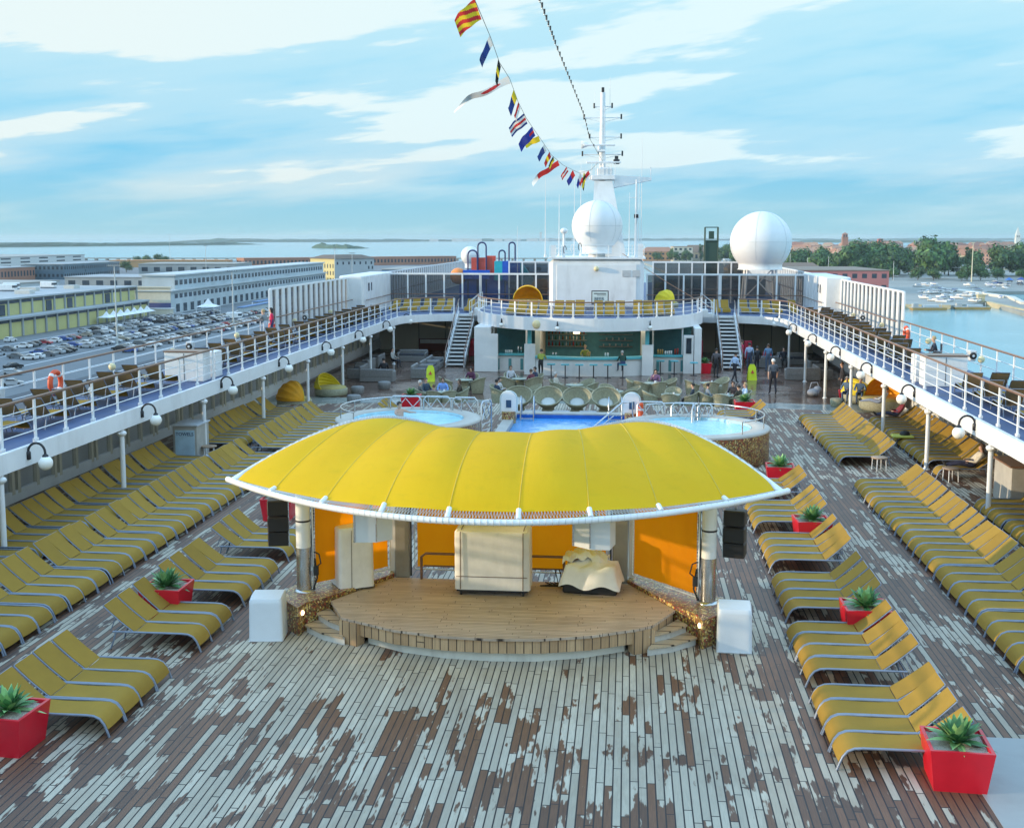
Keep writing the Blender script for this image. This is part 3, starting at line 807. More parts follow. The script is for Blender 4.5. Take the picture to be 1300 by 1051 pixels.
# ------------------------------------------------------------------ white house, radomes and mast
house = empty('deck_house', (.45, 78, ZB), 0, 'plain white block house carrying the mast and the middle radome', 'deck house')
b = MB(); b.box((0, 4, 1.7), (6.3, 8, 3.4), bev=.25); b.box((0, -.03, 1.7), (5.3, .05, 2.7), bev=.02)
b.build('wall', white, house)
b = MB(); b.box((0, 4, 3.44), (6.5, 8.2, .10)); b.build('roof_edge', white, house)
b = MB(); b.box((2.0, -.08, 2.45), (.55, .04, .42)); b.box((2.65, -.08, 2.45), (.50, .04, .42)); b.build('grille', pm('grille_grey', (.45, .47, .48), .5), house)
b = MB(); b.sphere((0, -.2, 2.75), .17, 12, 8); b.build('floodlight', pm('warm_lens', (.72, .62, .36), .3), house)
b = MB()
for k in range(9): b.tube([(-3.1 + .78 * k, .1, 3.49), (-3.1 + .78 * k, .1, 4.3)], .02, 5)
for zz_ in (3.8, 4.05, 4.3): b.tube([(-3.1, .1, zz_), (3.1, .1, zz_)], .014, 5)
b.build('roof_railing', white, house)
b = MB()
for k in range(4): b.tube([(-2.6 + .1 * math.cos(a) + k * .5, -.1, 3.9 + .25 * math.sin(a) + .1 * k) for a in [PI * i / 8 for i in range(17)]][:12], .025, 5, mi=k % 2)
b.box((-2.9, .5, 3.9), (.3, .4, .8)); b.box((2.9, .5, 3.95), (.35, .4, .9)); b.cyl((-2.2, .6, 3.5), (-2.2, .6, 5.1), .09); b.sphere((-2.2, .6, 5.25), .25, 12, 8, 0, .8)
b.build('roof_equipment', [white, dark_metal], house)

rad_m = pm('radome_white', (.76, .76, .75), .45, var=.03, scale=.6, rnd=0, dirt=.05)
def seams(mb, c, r, mi):
    for ph in (.2, 1.3, 2.4):
        mb.tube([(c[0] + r * math.sin(t) * math.cos(ph), c[1] + r * math.sin(t) * math.sin(ph), c[2] + r * math.cos(t)) for t in [-2.2 + 4.4 * i / 30 for i in range(31)]], .012, 4, mi)
    mb.tube([(c[0] + r * math.cos(t), c[1] + r * math.sin(t), c[2]) for t in [2 * PI * i / 40 for i in range(40)]], .012, 4, mi, closed=True)
seam_m = pm('radome_seam', (.52, .54, .54), .6)
def radome(loc, r, base_r, h, label, legs=0):
    t = empty('radome', loc, 0, label, 'radome', 'satellite radomes')
    b = MB(); m = 22; a1 = math.acos(-math.sqrt(max(0, 1 - (base_r / r) ** 2)))
    b.lathe((0, 0, h), [(max(.001, r * math.sin(a1 * i / m)), r * math.cos(a1 * i / m)) for i in range(m + 1)], 48)
    zb = h + r * math.cos(a1)
    b.build('dome', rad_m, t)
    s_ = MB(); seams(s_, (0, 0, h), r + .004, 0); s_.build('seam', seam_m, t)
    b = MB(); b.lathe((0, 0, 0), [(base_r * 1.02, zb), (base_r * .98, zb - .1), (base_r * .98, zb - .45), (base_r * 1.05, zb - .5), (.1, zb - .52)], 32); b.build('collar', white, t)
    if legs:
        b = MB()
        for k in range(4):
            a = PI / 4 + PI / 2 * k; b.tube([(base_r * .9 * math.cos(a), base_r * .9 * math.sin(a), zb - .45), (base_r * 1.05 * math.cos(a), base_r * 1.05 * math.sin(a), 0)], .09, 8)
            a2 = a + PI / 2; b.tube([(base_r * .9 * math.cos(a), base_r * .9 * math.sin(a), zb - .5), (base_r * 1.0 * math.cos(a2), base_r * 1.0 * math.sin(a2), .3)], .05, 6)
        b.build('leg', white, t)
    else:
        b = MB(); b.cyl((0, 0, 0), (0, 0, zb - .4), base_r * .55, 20); b.build('pedestal', white, t)
    return t
radome((.40, 80.6, ZB + 3.45), 1.74, 1.05, 2.15, 'big white ball radome in front of the mast on the white house')
radome((13.05, 95, ZD), 2.42, 1.75, 4.98, 'biggest white ball radome standing on legs at the right side of the ship', 1)
radome((-13.4, 118, ZD), .95, .55, 3.5, 'small distant white ball radome at the left behind the playground', 1)

mast = empty('ship_mast', (.65, 83.5, ZB + 3.49), 0, 'tall white ship mast with crossarms and radar scanners', 'mast'); mast.scale = (1, 1, .955)
z0 = ZB + 3.49
b = MB(); 
def frus(mb, c0, d0, c1, d1, mi=0):
    mb.add([(c0[0] + i * d0[0] / 2, c0[1] + j * d0[1] / 2, c0[2]) for j in (-1, 1) for i in (-1, 1)] + [(c1[0] + i * d1[0] / 2, c1[1] + j * d1[1] / 2, c1[2]) for j in (-1, 1) for i in (-1, 1)],
           [(0, 2, 3, 1), (4, 5, 7, 6), (0, 1, 5, 4), (2, 6, 7, 3), (0, 4, 6, 2), (1, 3, 7, 5)], mi)
frus(b, (.5, 0, 0), (2.5, 2.2, 0), (.1, 0, 5.5), (1.25, 1.2, 0)); b.box((.1, 0, 5.75), (1.7, 1.5, .35), bev=.05); b.box((.2, 0, 6.15), (1.1, 1.2, .6), bev=.05)
for k_ in range(7): b.tube([(-.7 + .27 * k_, -.78, 5.9), (-.7 + .27 * k_, -.78, 6.75)], .018, 4)
b.tube([(-.7, -.78, 6.75), (.95, -.78, 6.75)], .018, 4); b.tube([(-.7, -.78, 6.35), (.95, -.78, 6.35)], .014, 4); b.build('trunk', white, mast)
b = MB(); b.tube([(0, 0, 5.5), (0, 0, 11.9)], [.24, .17], 14); b.build('pole', white, mast)
b = MB(); b.add([(.8, -.5, 5.9), (3.45, -.3, 5.75), (3.45, .3, 5.75), (.8, .5, 5.9), (.8, -.5, 5.0), (3.45, -.3, 5.55), (3.45, .3, 5.55), (.8, .5, 5.0)], [(0, 1, 2, 3), (7, 6, 5, 4), (0, 4, 5, 1), (2, 6, 7, 3), (1, 5, 6, 2), (0, 3, 7, 4)])
b.add([(-.8, -.5, 6.2), (-1.6, -.3, 6.3), (-1.6, .3, 6.3), (-.8, .5, 6.2), (-.8, -.5, 5.6), (-1.6, -.3, 6.1), (-1.6, .3, 6.1), (-.8, .5, 5.6)], [(3, 2, 1, 0), (4, 5, 6, 7), (1, 5, 4, 0), (3, 7, 6, 2), (2, 6, 5, 1), (4, 7, 3, 0)])
b.tube([(3.4, 0, 5.7), (3.4, 0, 6.5)], .03, 6); b.build('platform', white, mast)
for k, (z, x0, x1) in enumerate(((10.9, -.6, .65), (10.1, -1.3, 1.3), (8.7, -.9, 1.3), (7.45, -1.4, 1.4))):
    b = MB(); b.tube([(x0, 0, z), (x1, 0, z)], .035, 6)
    b.tube([(x0, 0, z), (-.1, 0, z - .3)], .02, 5); b.tube([(x1, 0, z), (.1, 0, z - .3)], .02, 5); b.build('crossarm', white, mast)
    for x in (x0, x1):
        l = MB(); l.tube([(x, 0, z - .12), (x, 0, z + .25)], .06, 8); l.build('signal_lamp', dark_metal, mast)
for z, L, x in ((8.1, 2.2, -.2), (6.85, 2.4, .1)):
    b = MB(); b.box((x, -.45, z), (L, .14, .16), bev=.04); b.cyl((x, -.4, z - .35), (x, -.4, z - .08), .12); b.box((x + .1, -.2, z - .4), (.6, .6, .14)); b.build('radar_scanner', white, mast)
b = MB(); b.lathe((0, 0, 0), [(.05, 0), (.12, .1), (.3, .55), (.28, .56), (.02, .15)], 14); o = b.build('horn', white, mast); o.location = (-.9, -.2, 8.15); o.rotation_euler = (0, -PI / 2, 0)
b = MB(); b.tube([(.5, 0, 10.9), (.5, 0, 13.0)], .014, 5); b.tube([(-.55, 0, 10.9), (-.55, 0, 12.1)], .012, 5); b.box((0, 0, 12.1), (.2, .2, .35), 1, bev=.03); b.build('top_aerial', [white, dark_metal], mast)
b = MB()
for k in range(12): b.tube([(-.12, -.32, 5.6 + .45 * k), (.12, -.32, 5.6 + .45 * k)], .012, 4)
for x in (-.13, .13): b.tube([(x, -.32, 5.5), (x, -.27, 10.9)], .014, 5)
b.build('ladder', white, mast)
b = MB(); b.box((1.0, -.3, 6.9), (.45, .4, .35), bev=.05); b.box((1.0, -.3, 7.2), (.25, .3, .2)); b.build('searchlight', dark_metal, mast)
for k, (x, y, zb, zt) in enumerate(((-3.1, 80, z0, 12.0), (-2.4, 84, z0, 11.0), (-1.4, 86, z0, 12.4), (-.9, 85, z0, 13.3), (2.6, 86, z0, 11.2), (3.25, 82, z0, 12.2), (3.45, 85, z0, 15.0), (3.0, 79.0, z0, 11.5), (-6.7, 98, ZD, 8.9))):
    b = MB(); b.tube([(0, 0, 0), (0, 0, .9), (0, 0, zt - zb)], [.05, .035, .012], 6); b.lathe((0, 0, 0), [(.1, 0), (.08, .12), (.05, .2)], 8)
    o = b.build('whip_aerial', white); o.location = (x, y, zb)
    tag(o, 'thin white whip aerial, %s from the left around the mast' % nth(k + 1) if k < 8 else 'lone white pole standing by the playground', 'aerial', 'whip aerials' if k < 8 else None)
b = MB(); b.tube([(0, 0, 0), (0, 0, 5.2)], [.12, .06], 8); b.tube([(0, 0, 2.2), (.1, -.5, 2.7)], .03, 5); b.box((.0, -.5, 2.75), (.3, .25, .25), 1); b.tube([(-.5, 0, 4.0), (.4, 0, 4.0)], .02, 5)
o = b.build('signal_post', [white, dark_metal]); o.location = (3.05, 80.2, z0); tag(o, 'white signal post at the right front corner of the house roof', 'post')

# ------------------------------------------------------------------ glass cross screens
def cross_screen(x0, x1, y, zt, n, label, door=None):
    r = empty('glass_screen', (x0, y, ZD), 0, label, 'glass screen', 'glass screens across the deck'); W = x1 - x0; H = zt - ZD
    b = MB(); b.box((W / 2, 0, H), (W + .1, .14, .13)); b.build('top_frame', white, r)
    b = MB(); b.add([(0, 0, .1), (W, 0, .1), (W, 0, H - .06), (0, 0, H - .06)], [(0, 1, 2, 3)]); b.build('glazing', glass_dark, r)
    b = MB(); b.tube([(0, -.2, 1.12), (W, -.2, 1.12)], .03, 6); b.build('handrail', wood_rail, r)
    m = MB(); m.box((0, 0, H / 2), (.12, .12, H)); m0 = m.build('mullion', white, r)
    L = [W * i / n for i in range(n + 1)] + (door or [])
    for i, x in enumerate(L):
        q = m0 if i == 0 else m0.copy()
        if i: COL.objects.link(q); q.parent = r
        q.location = (x, -.02, 0)
cross_screen(-15.4, -2.9, 87.2, 5.25, 9, 'dark glass screen in white frames across the deck left of the white house', [6.9])
cross_screen(3.95, 16.1, 87.2, 5.25, 9, 'dark glass screen in white frames across the deck right of the white house', [5.3])
cross_screen(-7.3, -2.9, 97, 5.95, 4, 'farther taller glass screen rising behind the left screen by the house')
cross_screen(4.6, 12.0, 97, 5.95, 7, 'farther taller glass screen rising behind the right screen by the big radome')
b = MB(); b.box((-5, 108, 3.7), (16, .3, 2.2)); b.box((10, 108, 3.4), (10, .3, 1.6))
tag(b.build('forward_bulkhead', pm('bulkhead_grey', (.10, .11, .13), .6, var=.3, scale=.6)), 'dark grey bulkhead seen through the glass screens', 'bulkhead')

# ------------------------------------------------------------------ daybeds with clamshell hoods
def clam(loc, rz, m, label, open_=1.0, sc_=1.0):
    r = empty('clamshell_daybed', loc, rz, label, 'daybed'); r.scale = (sc_,) * 3
    b = MB(); b.lathe((0, 0, 0), [(0, .0), (.92, .0), (1.0, .12), (1.0, .42), (.95, .46), (0, .46)], 28); b.build('base', wicker, r)
    b = MB(); b.lathe((0, 0, .44), [(0, .12), (.85, .12), (.93, .05), (.93, 0)], 28); b.build('mattress', pm('daybed_mattress', (.42, .34, .12), .8), r)
    G = []
    for i in range(9):
        th = lerp(.02, 1.75 * open_, i / 8)      # ribs fan up from the back
        row = []
        for j in range(21):
            a = PI * j / 20; x = 1.02 * math.cos(a); q = 1.02 * math.sin(a) * (1 + .05 * (i % 2))
            row.append((x, q * math.cos(th) * 1.0, .46 + q * math.sin(th) * 1.02))
        G.append(row)
    b = MB(); b.sheet(G, 0, False, .02); b.build('hood', m, r)
    b = MB(); b.tube(G[-1], .025, 6); b.build('hood_rim', pm('rim_yellow', (.72, .52, .02), .5), r)
clam((-4.35, 80.6, ZB), .0, tent_orange, 'round daybed with an open orange clamshell hood left of the white house')
clam((5.2, 80.8, ZB), 2.2, tent_yellow, 'round daybed with a yellow hood seen from behind at the right of the white house', 1.0, .82)

# ------------------------------------------------------------------ children's playground forward
pg = empty('playground', (-9.5, 104, ZD), 0, 'blue, red and turquoise children\'s climbing playground behind the glass screen', 'playground')
navy = pm('navy_tube', (.02, .03, .12), .4); pblue = pm('play_blue', (.02, .10, .50), .4); pteal = pm('play_teal', (.03, .42, .50), .4); pred = pm('play_red', (.62, .10, .07), .45); porange = pm('play_orange', (.80, .25, .05), .45)
for x, h, w_ in ((-1.8, 4.2, .85), (-.95, 4.9, .75), (.85, 4.2, .55), (1.75, 4.9, .55)):
    b = MB(); b.tube([(x - w_ / 2, 0, 0), (x - w_ / 2, 0, h - w_ / 2)] + [(x - w_ / 2 * math.cos(a), 0, h - w_ / 2 + w_ / 2 * math.sin(a)) for a in [PI * i / 10 for i in range(1, 10)]] + [(x + w_ / 2, 0, h - w_ / 2), (x + w_ / 2, 0, 0)], .07, 8); b.build('arch', navy, pg)
b = MB(); b.box((-1.0, .3, 2.9), (1.9, .15, 1.3)); b.box((-.3, 1.2, 2.6), (.9, .2, 2.2)); b.build('red_panel', pred, pg)
b = MB(); b.box((.6, -.2, 2.4), (.75, .9, 1.7)); b.build('teal_panel', pteal, pg)
b = MB(); b.box((1.75, -.2, 2.4), (1.6, 1.0, 1.7)); 
b.add([(2.55, -.7, 3.25), (2.55, .3, 3.25), (4.2, .3, .9), (4.2, -.7, .9), (2.55, -.7, 1.2), (2.55, .3, 1.2), (4.2, .3, .2), (4.2, -.7, .2)], [(3, 2, 1, 0), (4, 5, 6, 7), (0, 4, 7, 3), (1, 2, 6, 5), (2, 3, 7, 6), (0, 1, 5, 4)], 1)
b.build('slide', [pblue, pteal], pg)
b = MB(); b.sphere((-3.1, 0, 1.9), .75, 14, 8); b.build('orange_dome', porange, pg)
b = MB(); b.box((-1.4, -.4, 2.05), (2.4, .3, .8)); b.box((0, .6, 1.0), (6, 1.2, 2.0)); b.build('platform', pblue, pg)

ft = empty('bow_tower', (12.3, 140, ZD), 0, 'dark green lattice tower on the bow right of the mast', 'tower')
gm = pm('dark_green_paint', (.035, .07, .05), .5)
b = MB(); b.box((0, 0, 2.5), (1.35, 1.3, 5.0)); b.build('body', gm, ft)
b = MB()
for x in (-.75, .75):
    for y in (-.7, .7): b.tube([(x, y, 0), (x, y, 6.5)], .06, 5)
for z in (4.9, 6.5):
    for y in (-.7, .7): b.tube([(-.75, y, z), (.75, y, z)], .06, 5)
b.box((0, 0, 5.6), (.6, .5, .9)); b.build('frame', gm, ft)

# sign on the bar roof
sg = empty('notice_board', (.75, 73.0 + 3.0, ZB), 0, 'black framed notice board standing behind the loungers on the bar roof', 'sign')
b = MB(); b.box((0, 0, .95), (1.12, .05, .9), bev=.02); b.build('frame', dark_metal, sg)
b = MB(); b.box((0, -.03, .95), (1.0, .03, .78)); b.build('panel', pm('notice_panel', (.60, .68, .66), .5), sg)
def text(s, size, loc, rot, m, parent, ext=.004):
    cu = bpy.data.curves.new('lettering', 'FONT'); cu.body = s; cu.size = size; cu.align_x = 'CENTER'; cu.align_y = 'CENTER'; cu.extrude = ext
    o = bpy.data.objects.new('lettering', cu); COL.objects.link(o)
    dg = bpy.context.evaluated_depsgraph_get(); me = bpy.data.meshes.new_from_object(o.evaluated_get(dg)); bpy.data.objects.remove(o)
    me.materials.clear(); me.materials.append(m)
    o = bpy.data.objects.new('lettering', me); COL.objects.link(o); o.location = loc; o.rotation_euler = rot; o.parent = parent
    return o
ink = pm('dark_ink', (.03, .04, .05), .6, rnd=0)
text('BEER', .30, (-.05, -.05, .85), (PI / 2, 0, 0), ink, sg)
b = MB(); b.box((0, -.048, 1.2), (.8, .006, .05)); b.box((.1, -.048, 1.1), (.6, .006, .03)); b.build('lettering', ink, sg)

# ------------------------------------------------------------------ signal flags and light string on their stays
LINE = [(-1.6, 18, 14.2), (-2.06, 33, 15.14), (-2.15, 36, 15.03), (-2.63, 44, 15.31), (-2.85, 49, 15.13), (-2.83, 53, 15.01), (-2.91, 58, 14.54), (-2.87, 62, 14.18), (-2.69, 65, 13.84), (-2.46, 69, 13.43), (-2.19, 72, 12.95), (-1.63, 75, 12.51), (-.75, 78, 12.18), (-.12, 82.5, 12.63), (.4, 83.3, 13.2)]
b = MB(); b.tube(LINE, .012, 4); tag(b.build('flag_line', pm('rope', (.20, .18, .15), .8)), 'thin line of signal flags rising from the mast over the deck', 'line')
fc = dict(red=(.62, .03, .03), yellow=(.80, .60, .02), blue=(.02, .04, .30), white=(.78, .77, .74), black=(.02, .02, .02), navy=(.02, .05, .22))
FM = {k: pm('flag_' + k, v, .8, var=.08) for k, v in fc.items()}
def flag(y, hoist, fly, pat, colours, label, droop=.5, ang=.0, seed=0):
    """pat(u, v) -> colour index; the hoist runs along the line, the fly streams to port"""
    for i in range(len(LINE) - 1):
        if LINE[i][1] <= y <= LINE[i + 1][1]:
            t = (y - LINE[i][1]) / (LINE[i + 1][1] - LINE[i][1]); p = Vector(LINE[i]).lerp(Vector(LINE[i + 1]), t)
            d = (Vector(LINE[i + 1]) - Vector(LINE[i])).normalized()
    n, m = 44, 26
    hoist *= .66; fly *= .78 if fly < 2 else .9
    hd = (d * .35 + Vector((.35, 0, -1.0))).normalized()
    fdir = Vector((-math.cos(ang), .25, -math.sin(ang))).normalized()
    rnd = random.Random(seed)
    ph = rnd.random() * 6
    b = MB(); G = []
    for i in range(n + 1):
        u = i / n; row = []
        for j in range(m + 1):
            v = j / m
            wv = .12 * fly * u * math.sin(u * 7 + ph + v * 1.2)
            row.append(hd * (hoist * v * (1 - (.25 * droop if fly < 2 else .62) * u)) + fdir * fly * u + Vector((0, wv, -droop * fly * .35 * u * u + .06 * fly * u * math.sin(u * 9 + ph))))
        G.append(row)
    vs = [q for r in G for q in r]; b.v = [tuple(q) for q in vs]
    for i in range(n):
        for j in range(m):
            b.f.append([i * (m + 1) + j, i * (m + 1) + j + 1, (i + 1) * (m + 1) + j + 1, (i + 1) * (m + 1) + j]); b.m.append(pat((i + .5) / n, (j + .5) / m)); b.s.append(True)
    o = b.build('signal_flag', [FM[c] for c in colours]); o.location = p
    tag(o, label, 'flag', 'signal flags on the line')
st = lambda k: (lambda u, v: int(((u + v) * k * .5)) % 2)
flag(35.6, .95, 1.0, lambda u, v: int((u * .5 + v) * 5) % 2, ['red', 'yellow'], 'biggest signal flag with red and yellow diagonal stripes, topmost on the line', .55, .55, 1)
flag(43.4, .55, 1.0, lambda u, v: 0 if u > .25 else 1, ['navy', 'white'], 'navy signal flag with a pale top, hanging second from the top', .9, 1.0, 2)
flag(48.2, .5, .9, lambda u, v: int(u * 3) % 2, ['black', 'yellow'], 'small crumpled black and yellow signal flag, third from the top', .6, 1.35, 3)
flag(52.3, .52, 3.2, lambda u, v: 1 if (u - .33) ** 2 * 9 + (v - .5) ** 2 * 3 < .25 else 0, ['white', 'red'], 'long white pennant with a red dot streaming far to the left', .1, .42, 4)
flag(55.2, .7, 1.0, lambda u, v: 0 if u < .4 else 1, ['yellow', 'navy'], 'yellow and navy signal flag hanging below the long white pennant', .5, 1.2, 5)
flag(58.0, .5, .8, lambda u, v: int(v * 2), ['red', 'white'], 'small red and white signal flag, sixth from the top', .5, 1.2, 6)
flag(60.8, .85, 1.3, lambda u, v: (0, 1, 2, 1, 0)[min(4, int(v * 5))], ['navy', 'white', 'red'], 'signal flag with navy, white and red stripes', .2, .6, 7)
flag(64.2, .8, 1.4, lambda u, v: 1 if abs(v - .5) < .1 and u < .3 else 0, ['blue', 'red'], 'long blue signal flag with a red patch at its hoist', .3, .75, 8)
flag(66.8, .5, 1.15, lambda u, v: 0, ['yellow'], 'plain bright yellow signal flag', .1, .35, 9)
flag(69.3, .6, .9, lambda u, v: 0 if u > .2 else 1, ['navy', 'white'], 'small navy signal flag below the plain yellow one', .6, .9, 10)
flag(71.2, .5, .8, lambda u, v: int(u * 3) % 2, ['red', 'yellow'], 'small red and yellow barred signal flag low on the line', .5, 1.0, 11)
flag(72.4, .4, .7, lambda u, v: int(v * 2), ['black', 'yellow'], 'small black and yellow signal flag low on the line', .5, 1.0, 12)
flag(73.6, .5, 2.2, lambda u, v: 0 if u < .8 else 1, ['red', 'white'], 'long red pennant with a white tip low on the line', .4, .5, 13)
flag(75.6, .5, .8, lambda u, v: int(v * 3) % 2, ['red', 'white'], 'red and white striped signal flag near the mast', .5, .9, 14)
flag(76.8, .6, 1.0, lambda u, v: 0 if u > .4 else 1, ['blue', 'red'], 'blue and red signal flag near the mast', .4, 1.0, 15)
flag(78.4, .5, .9, lambda u, v: int(u * 2), ['white', 'blue'], 'white and blue signal flag near the lowest point of the line', .5, 1.2, 16)
flag(79.8, .6, 1.1, lambda u, v: int((u + v) * 2) % 2, ['yellow', 'black'], 'yellow and black signal flag hanging before the mast', .5, 1.4, 17)
flag(81.6, .6, 1.3, lambda u, v: 0 if v < .7 else 1, ['red', 'white'], 'red and white signal flag tied closest to the mast', .3, .8, 18)

STR = [(.05, 20, 14.3), (-.18, 34, 15.1), (-.29, 37, 15.26), (-.49, 48, 15.72), (-.43, 60, 15.71), (-.19, 72, 15.24), (-.13, 79, 14.55), (.68, 83, 13.25)]
sr = empty('light_string', (0, 0, 0), 0, 'dotted string of small lamps slanting down to the mast', 'light string')
b = MB(); b.tube(STR, .014, 4); b.build('cable', pm('rope', (.2, .18, .15)), sr)
b = MB(); b.tube([(0, 0, .12), (0, 0, -.05)], .035, 6); b.sphere((0, 0, -.06), .035, 8, 6, 1); b0 = b.build('bulb', [dark_metal, globe], sr); n = 0
for i in range(1, len(STR) - 1):
    a, c = Vector(STR[i]), Vector(STR[i + 1]); k = max(1, int((c - a).length / 1.35))
    for j in range(k):
        q = b0 if n == 0 else b0.copy(); n += 1
        if n > 1: COL.objects.link(q); q.parent = sr
        q.location = a.lerp(c, j / k)
b = MB(); b.tube([(2.15, 79, 6.9), (5.2, 79, 4.95), (8.23, 79, 3.2)], .022, 5); tag(b.build('rope', pm('orange_rope', (.45, .22, .12), .8)), 'thin orange rope slanting from the house roof to the right stairs', 'rope')
# ------------------------------------------------------------------ stage
SZ = .5
stage = empty('stage', (0, 22, 0), 0, 'low wooden stage with a curved front under the yellow canopy', 'stage')
fr = [(-3.07, 21.98), (-2.72, 21.80), (-1.89, 21.36), (-.93, 21.12), (.0, 21.05), (.93, 21.12), (1.89, 21.40), (2.72, 21.84), (3.07, 22.10)]
def rel(pts): return [(p[0], p[1] - 22) for p in pts]
outline = fr + [(3.55, 23.10), (2.60, 24.8), (-2.60, 24.8), (-3.55, 23.0)]
b = MB(); b.prism(rel(outline), SZ - .05, SZ); b.build('floor', stage_top, stage)
b = MB(); b.prism(rel([(x, y + .04) for x, y in fr] + [(3.5, 23.1), (2.6, 24.7), (-2.6, 24.7), (-3.5, 23.0)]), .20, SZ - .05); b.build('riser', stage_riser, stage)
core = [(x * .93, y + .16) for x, y in fr[1:-1]] + [(2.9, 24.7), (-2.9, 24.7)]
b = MB(); b.prism(rel(core), 0, .2); b.build('kickboard', pm('white_kick', (.66, .66, .60), .5, var=.08, dirt=.3), stage)
for s in (-1, 1):
    b = MB(); b.box((s * 2.86, .02 if s > 0 else -.06, .225), (.46, .22, .446), rz=s * .50); b.build('corner_block', stage_riser, stage)
    # two steps on each side of the front
    for k, (z, ext) in enumerate(((.33, .0), (.165, .36))):
        p = [(s * 3.05, 22.02 - .02 * k), (s * (3.45 + ext * .75), 22.25 - ext * .12), (s * (3.62 + ext * .85), 22.62 + ext * .02), (s * 3.60, 23.1), (s * 3.3, 22.9)]
        p = [(s * 3.0, 21.96), (s * 3.42, 22.30), (s * 3.78, 22.72), (s * 3.60, 23.06), (s * 3.1, 22.2)] if k == 0 else [(s * 3.0, 21.76), (s * 3.5, 22.02), (s * 3.96, 22.46), (s * 3.62, 23.05), (s * 3.05, 22.0)]
        b = MB(); b.prism(rel(p), z - .035, z); b.build('step_tread', step_wood, stage)
        q = [(x - s * .03, y + .03) for x, y in p]
        b = MB(); b.prism(rel(q), 0.0, z - .035); b.build('step_riser', pm('step_white', (.55, .54, .50), .5, dirt=.3), stage)
# mosaic plinths that carry columns and side cloths
for s, side in ((-1, 'left'), (1, 'right')):
    p = [(s * 4.04, 22.24), (s * 4.52, 22.80), (s * 4.60, 23.65), (s * 4.3, 24.1), (s * 2.75, 25.35), (s * 2.58, 24.85), (s * 3.58, 23.08), (s * 3.97, 22.60)]
    o = MB().prism([(x, y) for x, y in p], 0, .58).build('mosaic_plinth', [mosaic]); tag(o, 'gold and red mosaic plinth at the %s side of the stage' % side, 'plinth', 'mosaic plinths by the stage')
    b = MB(); b.lathe((0, 0, 0), [(0, .03), (.04, .025), (.055, 0)], 12); l = b.build('plinth_light', pm('lit_lens', (.9, .85, .65), .3, emit=((1, .85, .5), 3.0)), o)
    l.location = (s * 3.995, 22.43, .42); l.rotation_euler = (PI / 2, 0, -s * 1.38)
    c = empty('canopy_column', (s * 4.22, 23.4, .58), 0, 'canopy column on the %s mosaic plinth, steel below and white above' % side, 'column', 'canopy columns')
    b = MB(); b.cyl((0, 0, 0), (0, 0, .95), .155, 24); b.lathe((0, 0, 0), [(.21, 0), (.21, .02), (.16, .05)], 24); b.build('steel_sleeve', chrome, c)
    b = MB(); b.cyl((0, 0, .95), (0, 0, 2.55), .152, 24); b.lathe((0, 0, 1.5), [(.153, 0), (.162, .01), (.162, .03), (.153, .04)], 24, 1); b.build('shaft', [white, dark_metal], c)
    b = MB(); b.tube([(-s * .2, .05, .02), (-s * .21, .03, .5), (-s * .17, .06, 1.1), (-s * .2, .05, 1.6), (-s * .18, .06, 2.5)], .03, 6)
    b.tube([(-s * .25, 0, .5), (-s * .38, -.05, .62), (-s * .33, 0, .8), (-s * .22, 0, .85)], .016, 5); b.tube([(-s * .22, -.02, .1), (-s * .3, -.05, .3), (-s * .24, 0, .7)], .02, 5); b.box((-s * .27, -.03, .45), (.10, .08, .2), 0, bev=.01)
    b.build('cable_bundle', rubber, c)
# rear poles
for s, side in ((-1, 'left'), (1, 'right')):
    c = empty('canopy_post', (s * 2.42, 25.05, .5), 0, 'grey steel rear post behind the %s cloth of the stage' % side, 'post', 'rear posts of the stage')
    b = MB(); b.box((0, 0, 1.25), (.34, .2, 2.6), 0, bev=.02); b.box((s * .24, .05, 1.2), (.12, .16, 2.5), 1); b.build('shaft', [pm('post_grey', (.30, .28, .25), .5, dirt=.3), white], c)
    b = MB(); b.tube([(-s * .2, -.08, 0), (-s * .21, -.12, .9), (-s * .2, -.08, 1.4), (-s * .21, -.1, 2.6)], .02, 5); b.build('cable', rubber, c)
def cloth_wall(p0, p1, z0, z1, label):
    r = empty('cloth_wall', (p0[0], p0[1], 0), 0, label, 'cloth wall', 'orange cloth walls of the stage')
    d = Vector((p1[0] - p0[0], p1[1] - p0[1], 0)); n = 24
    G = [[d * (i / n) + Vector((0, .015 * math.sin(i * 1.1 + j) , lerp(z0, z1, j / 10))) for j in range(11)] for i in range(n + 1)]
    b = MB(); b.sheet(G, 0, True); b.build('cloth', orange_wall, r)
    u = d.normalized() * .06
    b = MB(); b.tube([-u + Vector((0, 0, z0 - .06)), d + u + Vector((0, 0, z0 - .06)), d + u + Vector((0, 0, z1 + .06)), -u + Vector((0, 0, z1 + .06))], .022, 6, closed=True); b.build('frame', white, r)
    b = MB()
    for k in range(46):
        t = k / 45; a = d * t
        b.tube([a + Vector((0, -.01, z0)), a + u * .3 + Vector((0, -.01, z0 - .07))], .006, 4)
    for e, sg_ in ((Vector((0, 0, 0)), -1), (d, 1)):
        for k in range(30):
            z = lerp(z0, z1, k / 29); b.tube([e + Vector((0, -.01, z)), e + u * sg_ + Vector((0, -.01, z + .03))], .006, 4)
    b.build('lacing', pm('cord', (.6, .6, .58), .7), r)
cloth_wall((-3.98, 23.45), (-2.72, 24.82), .74, 2.75, 'orange cloth side wall on the left of the stage')
cloth_wall((2.72, 24.82), (3.98, 23.45), .74, 2.75, 'orange cloth side wall on the right of the stage, touched by sunlight')
cloth_wall((-2.1, 25.1), (2.1, 25.1), .68, 2.85, 'wide orange cloth wall at the back of the stage')
hr = empty('stage_handrail', (0, 24.75, .5), 0, 'low brown handrail in front of the back cloth', 'handrail')
